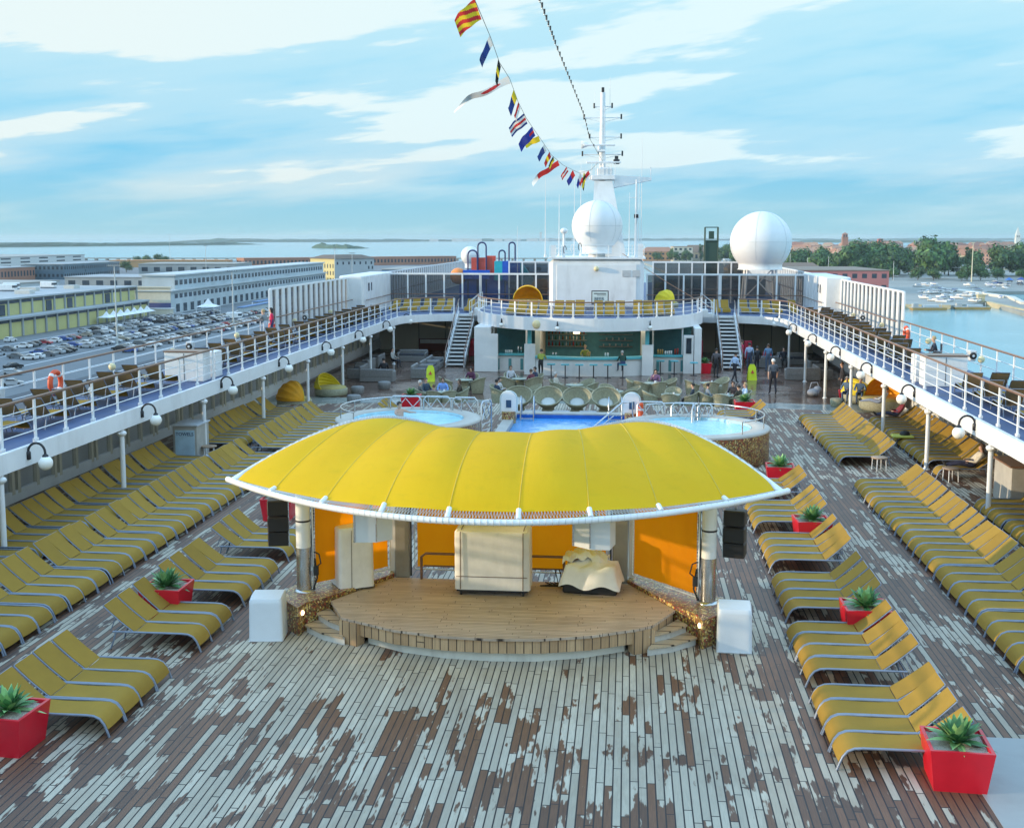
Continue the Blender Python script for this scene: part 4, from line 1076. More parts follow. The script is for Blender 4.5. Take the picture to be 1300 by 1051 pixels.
b = MB(); b.tube([(-1.95, 0, 0), (-1.95, 0, .5), (-1.85, 0, .58), (1.75, 0, .58), (1.85, 0, .5), (1.85, 0, 0)], .03, 8); b.tube([(-1.9, 0, .3), (1.8, 0, .3)], .02, 6); b.tube([(1.2, 0, 0), (1.2, 0, .56)], .03, 8)
b.build('rail', wood_rail, hr)
b = MB()
for k in range(6):
    x = 1.0 + .1 * k; b.tube([(x, -.05, .02), (x + .15, -.2, .01), (x - .1, -.3, .015), (x + .3, -.25, .02), (x + .2, 0, .3)], .014, 5)
o = b.build('stage_cables', rubber); o.location = (-.2, 24.75, .5); tag(o, 'tangle of black cables at the foot of the back cloth', 'cables')

# ------------------------------------------------------------------ canopy
def FR(t): return Vector((5.6 * t, 20.0 + 3.0 * t * t, 3.0))
def BK(t):
    return Vector((5.6 * (1 if t > 0 else -1) * abs(t) ** .92 * (.70 + .30 * abs(t) ** 5), 23.0 + 3.2 * (1 - t ** 6) - .9 * (1 - t * t) ** 2, 3.0 + 1.08 * (1 - abs(t) ** 8) - .55 * (1 - t * t) ** 3))
def SURF(t, s):
    # cloth between the pipes: small gap to each, a bulge across, puffed between the ribs
    ss = .032 + .936 * s; tt = t * .975
    P = FR(tt).lerp(BK(tt), ss)
    w_ = 4 * ss * (1 - ss)
    q_ = max(0, min(1, (abs(t) - .15) / .55)); q_ = q_ * q_ * (3 - 2 * q_)
    h = .62 * (1 - abs(t) ** 4) ** .7 * (1 - .62 * q_)
    P.z += h * (w_ ** .75)
    k = abs(math.sin(PI * (t * 4.35 + .5) ))
    P.z += .065 * w_ * k ** .8
    return P
cn_ = empty('canopy', (0, 23, 0), 0, 'large bright yellow fabric canopy on white pipes over the stage', 'canopy')
off = Vector((0, 23, 0))
N = 120; K = 28
b = MB(); b.sheet([[SURF(lerp(-1, 1, i / N), j / K) - off for j in range(K + 1)] for i in range(N + 1)], 0, True); b.build('cloth', canopy_m, cn_)
b = MB(); b.tube([FR(lerp(-1.02, 1.02, i / 60)) - off for i in range(61)], .060, 12); b.build('front_pipe', white, cn_)
b = MB(); b.tube([BK(lerp(-1.0, 1.0, i / 80)) - off for i in range(81)], .055, 12); b.build('rear_pipe', white, cn_)
ribs = [(i) / 4.35 for i in (-3.5, -2.5, -1.5, -.5, .5, 1.5, 2.5, 3.5)]
b = MB()
for t in ribs: b.tube([SURF(t, j / 24) - off + Vector((0, 0, .004)) for j in range(25)], .013, 6)
b.build('seam', pm('seam_shade_yellow', (.60, .38, .008), .6), cn_)  # seams in darker yellow, painting in the crease shade over the ribs
b = MB()
for t in ribs:
    b.tube([FR(t * .985) - off + Vector((0, 0, .05)), SURF(t, 0) - off + Vector((0, .05, .03))], .05, 8); b.tube([SURF(t, j / 12) - off - Vector((0, 0, .07)) for j in range(13)], .025, 6)
b.build('rib_bracket', white, cn_)
b = MB(); n = 190
for e in (0, 1):
    C = FR if e == 0 else BK
    prev = None
    for i in range(n):
        t = lerp(-.97, .97, i / (n - 1)); a = SURF(t, e) - off; c = C(t) - off + Vector((0, 0, .07))
        t2 = lerp(-.97, .97, min(n - 1, i + .5) / (n - 1)); c2 = C(t2) - off + Vector((0, 0, .07))
        b.tube([a, c2], .006, 3, caps=False); b.tube([c2, SURF(min(.97, lerp(-.97, .97, (i + 1) / (n - 1))), e) - off], .006, 3, caps=False)
        if i % 2 == 0: b.tube([C(t) - off + Vector((0, .066 * math.cos(a_), .066 * math.sin(a_))) for a_ in [2 * PI * q / 8 for q in range(8)]], .006, 3, closed=True)
b.build('lacing', pm('cord', (.6, .6, .58), .7), cn_)
for s in (-1, 1):
    b = MB(); b.tube([FR(s * 1.0) - off, FR(s * .98) - off + Vector((0, .15, .03)), BK(s * .985) - off], .055, 10); b.sphere(FR(s * 1.02) - off, .064, 10, 8); b.build('corner_joint', white, cn_)

# speakers hung under the canopy
for s, side in ((-1, 'left'), (1, 'right')):
    a = empty('line_speaker', (s * 4.78 if s < 0 else 4.74, 23.5, 1.55), -s * .25, 'dark brown column of stacked loudspeakers hanging at the %s tip of the canopy' % side, 'loudspeaker', 'hanging loudspeaker columns')
    for k, (z, y, rx) in enumerate(((.80, 0, -.06), (.46, -.01, 0), (.15, .02, .10))):
        b = MB(); b.box((0, y, z), (.44, .34, .31), 0, bev=.02, rx=rx); b.box((0, y - .172, z), (.40, .02, .28), 1, rx=rx); b.build('cabinet', [speaker_dark, pm('speaker_grille', (.022, .02, .02), .8, bump=.5, bscale=120)], a)
    b = MB(); b.tube([(0, .05, .9), (0, .05, 1.5)], .02, 6); b.box((-.22 * s, -.1, .45), (.02, .12, .95), 0); b.build('hanger', chrome, a)
for x, y, rz, lab in ((-2.30, 21.35, .42, 'white angular loudspeaker cabinet hanging under the left part of the canopy front'), (1.98, 21.25, -.36, 'white angular loudspeaker cabinet hanging under the right part of the canopy front')):
    a = empty('hanging_speaker', (x, y, 2.30), rz, lab, 'loudspeaker', 'white hanging loudspeakers')
    p = [(-.36, -.22), (.02, -.34), (.36, -.22), (.30, .22), (-.30, .22)]
    b = MB(); b.prism(p, 0, .52); b.build('cabinet', pm('speaker_white', (.62, .63, .62), .5, var=.05), a)
    b = MB(); b.tube([(0.02, -.352, .02), (.02, -.352, .5)], .012, 5); b.tube([(-.37, -.22, .0), (-.37, -.22, .55)], .02, 5); b.tube([(0, 0, .5), (0, 0, .95)], .03, 6); b.build('bracket', chrome, a)

# covered things on and beside the stage
def cover_mesh(mb, w_, d_, h, taper=.96, seed=0, wr=.02, topcut=0.0):
    rnd = random.Random(seed); nx = 10
    ring = []
    for side in range(4):
        for i in range(nx):
            t = i / nx
            if side == 0: p = (lerp(-w_, w_, t), -d_)
            elif side == 1: p = (w_, lerp(-d_, d_, t))
            elif side == 2: p = (lerp(w_, -w_, t), d_)
            else: p = (-w_, lerp(d_, -d_, t))
            ring.append((p[0] / 2, p[1] / 2))
    H = 9; vs = []; n = len(ring)
    wv = [rnd.uniform(-1, 1) for _ in range(n)]
    for k in range(H + 1):
        z = h * k / H; f = lerp(1, taper, k / H)
        for i, (x, y) in enumerate(ring):
            c_ = (abs(abs(x) - w_ / 2) < .001 and abs(abs(y) - d_ / 2) < .001)
            q = 1 + wr * wv[i] * (1 - k / H) * 1.2 + rnd.uniform(-1, 1) * wr * .35
            zz2 = z - (topcut * max(0, -y / d_) if k == H else 0)
            rr = .96 if (c_) else 1
            vs.append((x * f * q * rr, y * f * q * rr, zz2))
    for i, (x, y) in enumerate(ring): vs.append((x * taper * .93, y * taper * .90, h + .03 - topcut * .5 * max(0, -y / d_)))
    fs = []
    for k in range(H + 1):
        for i in range(n):
            j = (i + 1) % n; fs.append((k * n + i, k * n + j, (k + 1) * n + j, (k + 1) * n + i))
    mb.add(vs, fs, 0, True); mb.add([vs[(H + 1) * n + i] for i in range(n)], [tuple(range(n))], 0)
a = empty('covered_cart', (-.26, 24.0, SZ), 0, 'wide white canvas-covered cart with two straps standing mid-stage', 'covered cart')
b = MB(); cover_mesh(b, 1.60, .72, 1.22, .99, 3, .012); o = b.build('cover', canvas_white, a); o.location = (0, 0, .13)
b = MB(); b.box((0, 0, .12), (1.5, .66, .07)); b.build('base', dark_metal, a)
for x in (-.66, .66):
    for y in (-.28, .28):
        b = MB(); b.cyl((x - .02, y, .05), (x + .02, y, .05), .05, 10); b.box((x, y, .09), (.06, .06, .05)); b.build('caster', rubber, a)
    b = MB(); b.tube([(x, -.385, .15), (x, -.375, 1.36), (x, 0, 1.40), (x, .38, 1.36)], .010, 4); b.build('strap', pm('strap_brown', (.16, .11, .08), .7), a)
b = MB(); b.box((0.0, -.375, .42), (1.5, .008, .012)); b.build('seam', pm('strap_brown', (.16, .11, .08), .7), a)
a = empty('covered_cabinet', (-3.33, 24.02, .55), .55, 'tall white canvas-covered cabinet on the left of the stage', 'covered cabinet')
b = MB(); cover_mesh(b, .78, .62, 1.30, .98, 5, .02); b.build('cover', canvas_white, a)
b = MB(); b.box((0, 0, .01), (.8, .6, .06)); b.build('base', dark_metal, a)
b = MB(); b.tube([(-.12, -.325, .02), (-.11, -.32, 1.28)], .006, 4); b.build('seam', pm('strap_brown', (.16, .11, .08), .7), a)
a = empty('covered_piano', (1.82, 24.3, SZ), -.12, 'low crumpled white canvas cover over a piece of stage equipment on the right', 'covered equipment')
b = MB(); b.box((0, 0, .12), (1.15, .7, .24), bev=.03); b.build('base', rubber, a)
rnd = random.Random(8); G = []
for i in range(29):
    u = i / 28; row = []
    for j in range(19):
        v = j / 18
        x = (u - .5) * 1.42; y = (v - .5) * 1.0
        e = max(abs(u - .5) * 2, abs(v - .5) * 2)
        top = .55 + .18 * math.exp(-((u - .42) ** 2 * 14 + (v - .62) ** 2 * 10)) + .06 * math.sin(u * 9 + v * 4) * (1 - e) + .03 * math.sin(u * 21 - v * 12)
        z = top if e < .72 else lerp(top, .17 + .05 * math.sin(u * 11 + v * 7), min(1, ((e - .72) / .28) ** .8))
        k = 1 if e < .72 else 1 - .10 * (e - .72) / .28
        row.append((x * k, y * k + .03 * math.sin(u * 8), z))
    G.append(row)
b = MB(); b.sheet(G, 0, True, .012); b.build('cover', canvas_white, a)
G = [[(-.62 + .95 * i / 14, -.12 + .5 * j / 8 + .05 * math.sin(i), .66 + .14 * math.sin(i / 14 * PI) + .05 * math.sin(i * 1.7 + j) - .10 * (1 if j == 0 else 0)) for j in range(9)] for i in range(15)]
b = MB(); b.sheet(G, 0, True, .02); b.build('folded_flap', canvas_white, a)
for x, y, rz, lab in ((-4.62, 22.15, .12, 'white covered speaker box on the deck left of the stage'), (4.66, 22.40, -.05, 'white covered speaker box on the deck right of the stage')):
    a = empty('covered_box', (x, y, 0), rz, lab, 'covered box', 'white covered boxes beside the stage')
    b = MB(); cover_mesh(b, .68, .64, .86, .95, int(x * 10), .006, .12); b.build('cover', white_box_m, a)
    b = MB(); b.tube([(-.34, -.325, .02), (.34, -.325, .02)], .008, 4); b.build('hem', pm('hem_white', (.7, .72, .74), .7), a)

# ------------------------------------------------------------------ pool and spas
pl = empty('swimming_pool', (0, 47, 0), 0, 'blue swimming pool with foaming water behind the yellow canopy', 'swimming pool')
b = MB()
b.prism([(-2.7, -4.6), (-2.25, -4.6), (-2.25, 3.4), (-2.7, 3.4)], 0, .30); b.prism([(2.65, -4.6), (3.1, -4.6), (3.1, 3.4), (2.65, 3.4)], 0, .30); b.prism([(-2.7, 3.4), (3.1, 3.4), (3.1, 4.0), (-2.7, 4.0)], 0, .34); b.prism([(-2.7, -5.2), (3.1, -5.2), (3.1, -4.6), (-2.7, -4.6)], 0, .30)
b.build('coping', pm('pool_coping', (.40, .38, .34), .5, var=.15), pl)
b = MB(); b.box((.2, 3.38, .20), (4.9, .03, .16)); b.build('tile_band', pm('pool_tile_blue', (.02, .12, .45), .2), pl)
b = MB(); b.box((.2, -.6, .06), (4.88, 7.98, .12)); b.build('water', pool_m, pl)
def ladder(x, y, rz, lab):
    r = empty('pool_ladder', (x, y, .3), rz, lab, 'ladder', 'pool ladders')
    for s in (-1, 1):
        b = MB(); b.tube([(s * .28, -.5, -.2), (s * .28, -.45, .55), (s * .28, -.25, .85), (s * .28, .0, .75), (s * .28, .1, 0)], .03, 8); b.build('rail', chrome, r)
    for k in range(2):
        b = MB(); b.box((0, -.5, -.1 + .2 * k), (.54, .12, .04)); b.build('rung', chrome, r)
ladder(-1.75, 50.2, 0, 'bent steel ladder at the far left corner of the pool')
ladder(2.05, 50.2, 0, 'bent steel ladder at the far right corner of the pool')
r = empty('pool_handrail', (2.0, 47.5, .2), 0, 'slanting steel handrail going down into the pool at its right', 'handrail')
b = MB(); b.tube([(-1.2, -1.4, -.1), (.35, .9, .95), (.75, 1.0, .95), (.85, 1.05, .0)], .035, 8); b.tube([(-.9, -1.0, -.1), (.0, .4, .45)], .025, 6); b.build('rail', chrome, r)
def spa(x, y, Rr, lab, seed):
    r = empty('whirlpool', (x, y, 0), 0, lab, 'whirlpool', 'whirlpools beside the pool')
    b = MB(); b.lathe((0, 0, 0), [(Rr - .03, 0), (Rr, .03), (Rr, 1.08)], 56); b.build('mosaic_wall', mosaic, r)
    b = MB(); b.lathe((0, 0, 0), [(Rr + .02, 1.08), (Rr + .03, 1.15), (Rr - .05, 1.18), (Rr * .78, 1.17), (Rr * .76, 1.02), (Rr * .76, .6)], 56); b.build('rim', pm('spa_rim', (.44, .41, .36), .5, var=.12), r)
    b = MB(); b.lathe((0, 0, 0), [(.001, 1.05), (Rr * .76, 1.05)], 48); b.build('water', spa_m, r)
    b = MB(); b.lathe((0, 0, 0), [(Rr * .765, .95), (Rr * .765, 1.14)], 48); b.build('tile_ring', pm('spa_tile', (.45, .68, .75), .25), r)
    b = MB()
    A = [-.9 + 3.2 * i / 40 for i in range(41)] if x > 0 else [.8 + 3.2 * i / 40 for i in range(41)]
    b.tube([(Rr * .93 * math.cos(a), Rr * .93 * math.sin(a), 1.62) for a in A], .028, 8)
    for k in range(0, 41, 8): b.tube([(Rr * .93 * math.cos(A[k]), Rr * .93 * math.sin(A[k]), 1.15), (Rr * .93 * math.cos(A[k]), Rr * .93 * math.sin(A[k]), 1.62)], .022, 6)
    b.build('handrail', chrome, r)
    return r
spa(4.95, 42.6, 2.75, 'round mosaic whirlpool with pale water at the right of the pool', 1)
spa(-5.75, 43.4, 2.75, 'round whirlpool with a bather at the left of the pool', 2)
def gate(x, y, rz, w_, lab):
    r = empty('steel_gate', (x, y, 0), rz, lab, 'gate', 'steel gates round the whirlpools')
    b = MB(); b.tube([(0, 0, .0), (0, 0, 1.55), (.12, 0, 1.68), (w_ - .12, 0, 1.68), (w_, 0, 1.55), (w_, 0, 0)], .034, 8); b.build('frame', chrome, r)
    b = MB(); b.tube([(0, 0, .85), (w_ / 2, 0, 1.6), (w_, 0, .85)], .02, 6); b.tube([(0, 0, 1.6), (w_ / 2, 0, .95), (w_, 0, 1.6)], .02, 6); b.tube([(0, 0, .55), (w_, 0, .55)], .02, 6); b.tube([(0, 0, .8), (w_, 0, .8)], .02, 6); b.build('brace', chrome, r)
for i, (x, y, rz, w_) in enumerate(((-6.9, 45.6, .0, 1.25), (-5.55, 45.6, 0, 1.1), (-4.35, 45.4, 0, 1.0), (-3.05, 44.2, 1.25, .9))):
    gate(x, y, rz, w_, 'tubular steel gate with crossed braces, %s from the left behind the canopy' % nth(i + 1))
for i, (x, y, rz, w_) in enumerate(((3.25, 45.9, 0, 1.05), (4.55, 45.7, 0, .9), (5.55, 45.6, 0, .55), (5.3, 45.0, 1.2, .9))):
    gate(x - .3, y - 1.0, rz, w_, 'tubular steel gate with crossed braces, %s from the left beside the right whirlpool' % nth(i + 1))
for x, lab in ((-2.47, 'white arched lifebuoy stand at the left of the pool'), (2.75, 'white arched lifebuoy stand at the right of the pool')):
    r = empty('pool_stand', (x, 49.0, 0), 0, lab, 'stand', 'arched stands by the pool')
    b = MB(); b.cyl((0, 0, 0), (0, 0, .62), .30, 18); b.build('mosaic_foot', mosaic, r)
    out = [(-.32, .6), (-.32, 1.15)] + [(-.32 * math.cos(a), 1.15 + .32 * math.sin(a)) for a in [PI * i / 12 for i in range(1, 12)]] + [(.32, 1.15), (.32, .6)]
    b = MB(); n = len(out); b.add([(px, -.06, z) for px, z in out] + [(px, .06, z) for px, z in out], [tuple(range(n)), tuple(range(2 * n - 1, n - 1, -1))] + [((i + 1) % n, i, n + i, n + (i + 1) % n) for i in range(n)]); b.build('board', white, r)
    b = MB(); b.tube([(px * 1.06, 0, z) for px, z in out], .05, 8); b.build('surround', pm('stand_edge', (.55, .62, .62), .4), r)
    b = MB(); b.box((0, -.07, .95), (.22, .02, .32)); b.build('notice', pm('stand_notice', (.03, .08, .16), .4), r)
r = empty('marker_post', (3.12, 48.6, 0), 0, 'orange marker post with white bands by the right stand', 'marker post')
b = MB(); b.cyl((0, 0, 0), (0, 0, 1.05), .12, 12); b.sphere((0, 0, 1.05), .12, 12, 6); b.build('body', life_red, r)
b = MB(); b.lathe((0, 0, .45), [(.123, 0), (.123, .1)], 12); b.lathe((0, 0, .8), [(.123, 0), (.123, .08)], 12); b.build('band', white, r)
# ------------------------------------------------------------------ sun loungers
HALF = .285
def make_lounger(fab_seat, fab_back, name='sun_lounger', ang=1.0, simple=False):
    """foot at the origin, head towards +x"""
    r = empty(name); tag(r, None, 'sun lounger')
    b = MB()
    for s in (-1, 1):
        y = s * (HALF + .022)
        b.tube([(-.02, y, .0), (.015, y, .10), (.06, y, .21), (.13, y, .30), (.23, y, .345), (.36, y, .355), (1.30, y, .355), (1.74, y, .355)], .021, 7)
    for x, z in ((.30, .32), (1.28, .33), (1.72, .34)): b.tube([(x, -HALF, z), (x, HALF, z)], .016, 6)
    b.build('frame', tube_mat, r)
    for s in (-1, 1):
        l = MB(); y = s * (HALF + .022); l.tube([(1.68, y, .35), (1.73, y, .18), (1.80, y, .0)], .019, 6); l.build('leg', tube_mat, r)
    prof = [(.015, .12), (.055, .21), (.125, .295), (.22, .335), (.38, .338), (.70, .328), (1.0, .328), (1.30, .345)]
    b = MB(); b.sheet([[(x, y, z - .012 * (1 - (y / HALF) ** 2)) for y in (-HALF, -HALF * .5, 0, HALF * .5, HALF)] for x, z in prof], 0, True, .014); b.build('seat', fab_seat, r)
    bl = .80; ca, sa = math.cos(.70 * ang), math.sin(.70 * ang)
    pr = [(1.315 + bl * t * ca + .008 * math.sin(PI * t), .350 + bl * t * sa - .012 * math.sin(PI * t)) for t in (0, .2, .4, .6, .8, .95, 1)]
    b = MB(); b.sheet([[(x, y * (1 if i < 6 else .96), z) for y in (-HALF * .97, -HALF * .5, 0, HALF * .5, HALF * .97)] for i, (x, z) in enumerate(pr)], 0, True, .014); back = b.build('backrest', fab_back, r)
    b = MB()
    for s in (-1, 1): b.tube([(x, s * HALF, z - .008) for x, z in pr], .013, 6)
    b.tube([(pr[-1][0], -HALF, pr[-1][1]), (pr[-1][0], HALF, pr[-1][1])], .012, 6)
    xm, zm = pr[3]
    for s in (-1, 1): b.tube([(xm, s * HALF * .9, zm - .01), (xm + .12, s * HALF * .9, .35)], .011, 5)
    b.build('back_frame', tube_mat, back)
    return r
los = [make_lounger(fabric_y, fabric_y, ang=a) for a in (1.0, .92, 1.07)]; lo_us = [[], [], []]; lrn = random.Random(77)
def put_lounger(loc, rz, lab, group):
    k = lrn.choice((0, 0, 0, 0, 1, 2, 2)); return put(los[k], lo_us[k], loc, rz, lab, group)
P_ = .655
def row(xf, ys, side, where, group, z=0.0, jig=.012, skip=()):
    """ys from the near end; side -1: head to port, +1: head to starboard"""
    n = len(ys)
    for i, y in enumerate(ys):
        if i in skip: continue
        lab = 'yellow lounger, %s from the near end of %s' % (nth(i + 1), where)
        if i == 0: lab = 'yellow lounger nearest the viewer in %s' % where
        elif i == n - 1: lab = 'yellow lounger at the far end of %s' % where
        put_lounger((xf + random.uniform(-jig, jig) * 2, y + random.uniform(-jig, jig), z), (0 if side > 0 else PI) + random.uniform(-.012, .012), lab, group)
def run(y0, counts, gap=.10, p=P_):
    L = []; y = y0
    for c in counts:
        for _ in range(c): L.append(y); y += p
        y += gap
    return L
G_ = 'sun loungers on the open deck'
row(-5.73, [17.55, 18.20, 18.85, 19.48], -1, 'the front left group of four', G_)
row(-5.70, [21.45, 22.08, 22.74], -1, 'the left group of three', G_)
row(-5.72, [24.25, 24.90, 25.56, 26.22], -1, 'the third left group of four', G_)
row(-5.80, [27.80, 28.46, 29.12], -1, 'the left group beside the canopy', G_)
row(5.76, [17.50, 18.14, 18.80, 19.46], 1, 'the front right group of four', G_)
row(5.78, [20.80, 21.46, 22.12, 22.78], 1, 'the second right group of four', G_)
row(5.88, [24.30, 24.96, 25.62, 26.28], 1, 'the third right group of four', G_)
row(5.96, [27.95, 28.62, 29.28, 29.94], 1, 'the fourth right group', G_)
row(6.00, [31.75, 32.42, 33.08, 33.74], 1, 'the fifth right group', G_)
row(6.05, [35.55, 36.22, 36.88], 1, 'the sixth right group', G_)
row(-9.36, run(19.6, [5, 4, 5, 4, 4, 4, 5], .07), -1, 'the long left row', G_)
row(-9.40, run(41.3, [4, 5, 4], .09), -1, 'the far left row', G_)
row(-11.92, run(24.4, [4, 3, 4, 4, 3, 4], .14), -1, 'the shaded left window row', G_)
row(-11.92, run(42.0, [5, 5, 4], .1), -1, 'the far shaded left window row', G_)
row(9.76, run(17.9, [5, 5, 5, 5, 5, 5], .06), 1, 'the long right row', G_)
row(10.0, run(41.6, [4, 4, 4, 3], .06), 1, 'the far right open row', G_)
row(12.75, run(24.6, [4, 4, 4, 4], .06), 1, 'the row under the right walkway', G_)
row(12.85, run(39.7, [1], .06), 1, 'the lone place by the little round table', G_)
row(12.88, run(41.2, [5, 5, 5], .05), 1, 'the far row under the walkway', G_)
row(6.55, [50.4, 51.1, 51.8], 1, 'the group by the far right planter', G_)
row(-6.3, [49.5, 50.2, 50.9], -1, 'the group by the far left planter', G_)

# upper walkways: loungers face forward, backs to the viewer, their shade coloured in as brown
lu = make_lounger(fabric_y, fabric_shaded, ang=1.08); lu_used = []
for s, side, y0, y1 in ((-1, 'left', 26.5, 76), (1, 'right', 27.0, 77)):
    i = 0; y = y0; cnts = [0, 0]
    while y < y1:
        for k, x in enumerate((14.25, 15.0)):
            if (s < 0 and 41.0 < y < 44.4) or (s > 0 and (41.9 < y < 45.2)) : continue
            if s > 0 and k and 47.0 < y < 51.5: continue
            i += 1; cnts[k] += 1
            put(lu, lu_used, (s * x + random.uniform(-.06, .06), y + 1.9 + random.uniform(-.1, .1), ZD), -PI / 2 + random.uniform(-.12, .12), 'shade-browned lounger, %s from the near end, %s line, %s upper walkway' % (nth(cnts[k]), 'inner' if k == 0 else 'outer', side), 'sun loungers on the upper walkways')
        y += 2.15
# rows facing aft on the bar roof and before the glass screens
def aft_row(xs, y, z, where, ang_proto):
    for i, x in enumerate(xs):
        put_lounger((x, y, z), PI / 2 + random.uniform(-.02, .02), 'yellow sun lounger facing aft %s, %s from the left' % (where, nth(i + 1)), 'sun loungers on the forward upper deck')
xs = [-4.75, -4.08, -3.41, -2.74] + [-1.75, -1.08, -.41] + [.75, 1.42, 2.09] + [3.15, 3.82, 4.49, 5.16]
for i, x in enumerate(xs):
    put_lounger((x, 71.9 + .028 * x * x, ZB), PI / 2 + random.uniform(-.02, .02), 'yellow sun lounger on the bar roof, %s from the left' % nth(i + 1), 'sun loungers on the bar roof')
aft_row([-14.4, -13.6, -12.9, -12.1, -11.1, -10.4, -8.9, -8.2], 83.2, ZD, 'before the left glass screen', None)
aft_row([8.8, 9.5, 10.8, 11.5, 12.4, 13.1, 14.2], 83.2, ZD, 'before the right glass screen', None)

# ------------------------------------------------------------------ red planters with agaves
def make_planter(seed, variant=0):
    rnd = random.Random(seed)
    r = empty('planter'); tag(r, None, 'planter')
    b = MB()
    t, q, h = .45, .37, .64
    def ring(a, z): return [(-a, -a, z), (a, -a, z), (a, a, z), (-a, a, z)]
    vs = ring(q, 0) + ring(t, h) + ring(t - .05, h) + ring(t - .07, h - .10)
    b.add(vs, [(3, 2, 1, 0)] + [(k * 4 + i, k * 4 + (i + 1) % 4, k * 4 + 4 + (i + 1) % 4, k * 4 + 4 + i) for k in range(3) for i in range(4)])
    b.build('pot', red_pot, r)
    b = MB(); G = [[(lerp(-t + .06, t - .06, i / 8), lerp(-t + .06, t - .06, j / 8), h - .07 + rnd.uniform(0, .03)) for j in range(9)] for i in range(9)]
    b.sheet(G, 0, True); b.build('gravel', gravel, r)
    b = MB(); n = 46
    for k in range(n):
        f = k / n; a = k * 2.39996 + rnd.uniform(-.2, .2); el = lerp(.08, 1.35, f ** .8) + rnd.uniform(-.1, .1); L = lerp(.50, .40, f) * rnd.uniform(.85, 1.12); W = .062 * rnd.uniform(.85, 1.15)
        dx_, dy_ = math.cos(a), math.sin(a); px2, py2 = -dy_, dx_
        rows = []
        for j in range(7):
            u = j / 6; bend = -.30 * u * u * (1.1 - f)
            rr = L * u * math.cos(el) ; zz2 = L * (u * math.sin(el) + bend * .6)
            w2 = W * (.55 + 1.35 * u * (1 - u) * 1.6) * (1 - u ** 3) + .002
            c = Vector((dx_ * (.03 + rr), dy_ * (.03 + rr), h - .04 + zz2))
            rows.append([c + Vector((px2, py2, 0)) * w2 + Vector((0, 0, w2 * .35)), c, c - Vector((px2, py2, 0)) * w2 + Vector((0, 0, w2 * .35))])
        b.sheet(rows, 1 if rnd.random() < .38 else 0, True)
    b.build('plant', [leaf, leaf_l], r)
    return r
pls = [make_planter(3), make_planter(9)]; plu = [[], []]
for i, (x, y, z, lab) in enumerate(((-7.12, 16.75, 0, 'red tapered planter with an agave at the front left corner'), (-7.22, 23.35, 0, 'red planter with an agave between the left lounger groups'), (-7.35, 31.9, 0, 'red planter half hidden behind the left hanging speakers'),
     (7.42, 17.0, 0, 'red planter with a big agave at the front right corner'), (7.36, 23.4, 0, 'red planter with an agave beside the third right lounger group'), (7.42, 30.7, 0, 'red planter with an agave beside the fifth right lounger group'),
     (7.52, 38.0, 0, 'red planter with an agave under the right whirlpool wall'), (7.85, 53.1, 0, 'red planter with long leaves at the far right of the deck'), (-7.55, 53.6, 0, 'red planter with long leaves at the far left of the deck'), (7.35, 73.0, -.4, 'red planter with a bush beside the right stairs'))):
    put(pls[i % 2], plu[i % 2], (x, y, z), .06 * (i % 3 - 1), lab, 'red planters')
# little round tables
def make_side_table():
    r = empty('side_table'); tag(r, None, 'table')
    b = MB(); b.lathe((0, 0, 0), [(0, .46), (.26, .46), (.28, .45), (.28, .42), (.25, .41), (0, .41)], 24); b.build('tabletop', pm('table_brown', (.34, .23, .15), .5), r)
    for k in range(4):
        a = PI / 4 + PI / 2 * k; b = MB(); b.tube([(.23 * math.cos(a), .23 * math.sin(a), .41), (.25 * math.cos(a), .25 * math.sin(a), 0)], .018, 6); b.build('leg', white, r)
    return r
tb = make_side_table(); tu = []
for x, y, lab in ((11.25, 40.75, 'little round table standing at the end of the far right lounger row'), (13.2, 39.05, 'little round table beside the woman on a lounger'), (-12.6, 40.6, 'little round table in the shade by the left towel cabinet')):
    put(tb, tu, (x, y, 0), .3, lab, 'little round tables')
# towel cabinets
r = empty('towel_cabinet', (-13.2, 40.2, 0), 0, 'grey towel cabinet with lettered pale blue front by the left windows', 'cabinet')
b = MB(); b.box((-.1, .5, .62), (.9, 1.2, 1.24), bev=.02); b.build('body', pm('cabinet_beige', (.42, .40, .36), .6), r)
b = MB(); b.box((-.1, .5, 1.27), (1.0, 1.3, .05)); b.build('top', pm('cabinet_top', (.55, .58, .62), .4), r)
b = MB(); b.box((-.1, -.11, .60), (.72, .02, 1.0)); b.build('front_panel', pm('panel_blue', (.45, .62, .74), .4), r)
text('TOWELS', .17, (-.1, -.125, .95), (PI / 2, 0, 0), pm('navy_ink', (.02, .05, .14), .5), r)
r = empty('towel_cabinet', (14.3, 35.9, 0), 0, 'beige cabinet under the right walkway behind a deck post', 'cabinet')
b = MB(); b.box((0, 0, .62), (.9, 1.6, 1.24), bev=.02); b.build('body', pm('cabinet_beige', (.42, .40, .36), .6), r)
b = MB(); b.box((0, 0, 1.27), (1.0, 1.7, .05)); b.build('top', wood_rail, r)
for s, y, lab in ((-1, 42.4, 'white deck locker among the loungers of the left upper walkway'), (1, 43.6, 'white deck locker among the loungers of the right upper walkway')):
    r = empty('deck_locker', (s * 14.0, y, ZD), 0, lab, 'locker', 'white deck lockers')
    b = MB(); b.box((0, 0, .55), (1.5, .75, 1.1), bev=.02); b.box((.0, 1.3, .5), (1.5, .75, 1.0), bev=.02); b.build('body', white, r)
    b = MB(); b.box((0, 0, 1.12), (1.56, .82, .04)); b.build('lid', wood_rail, r)
    b = MB(); b.box((0, -.378, .55), (.02, .01, 1.0)); b.build('door_gap', dark_metal, r)
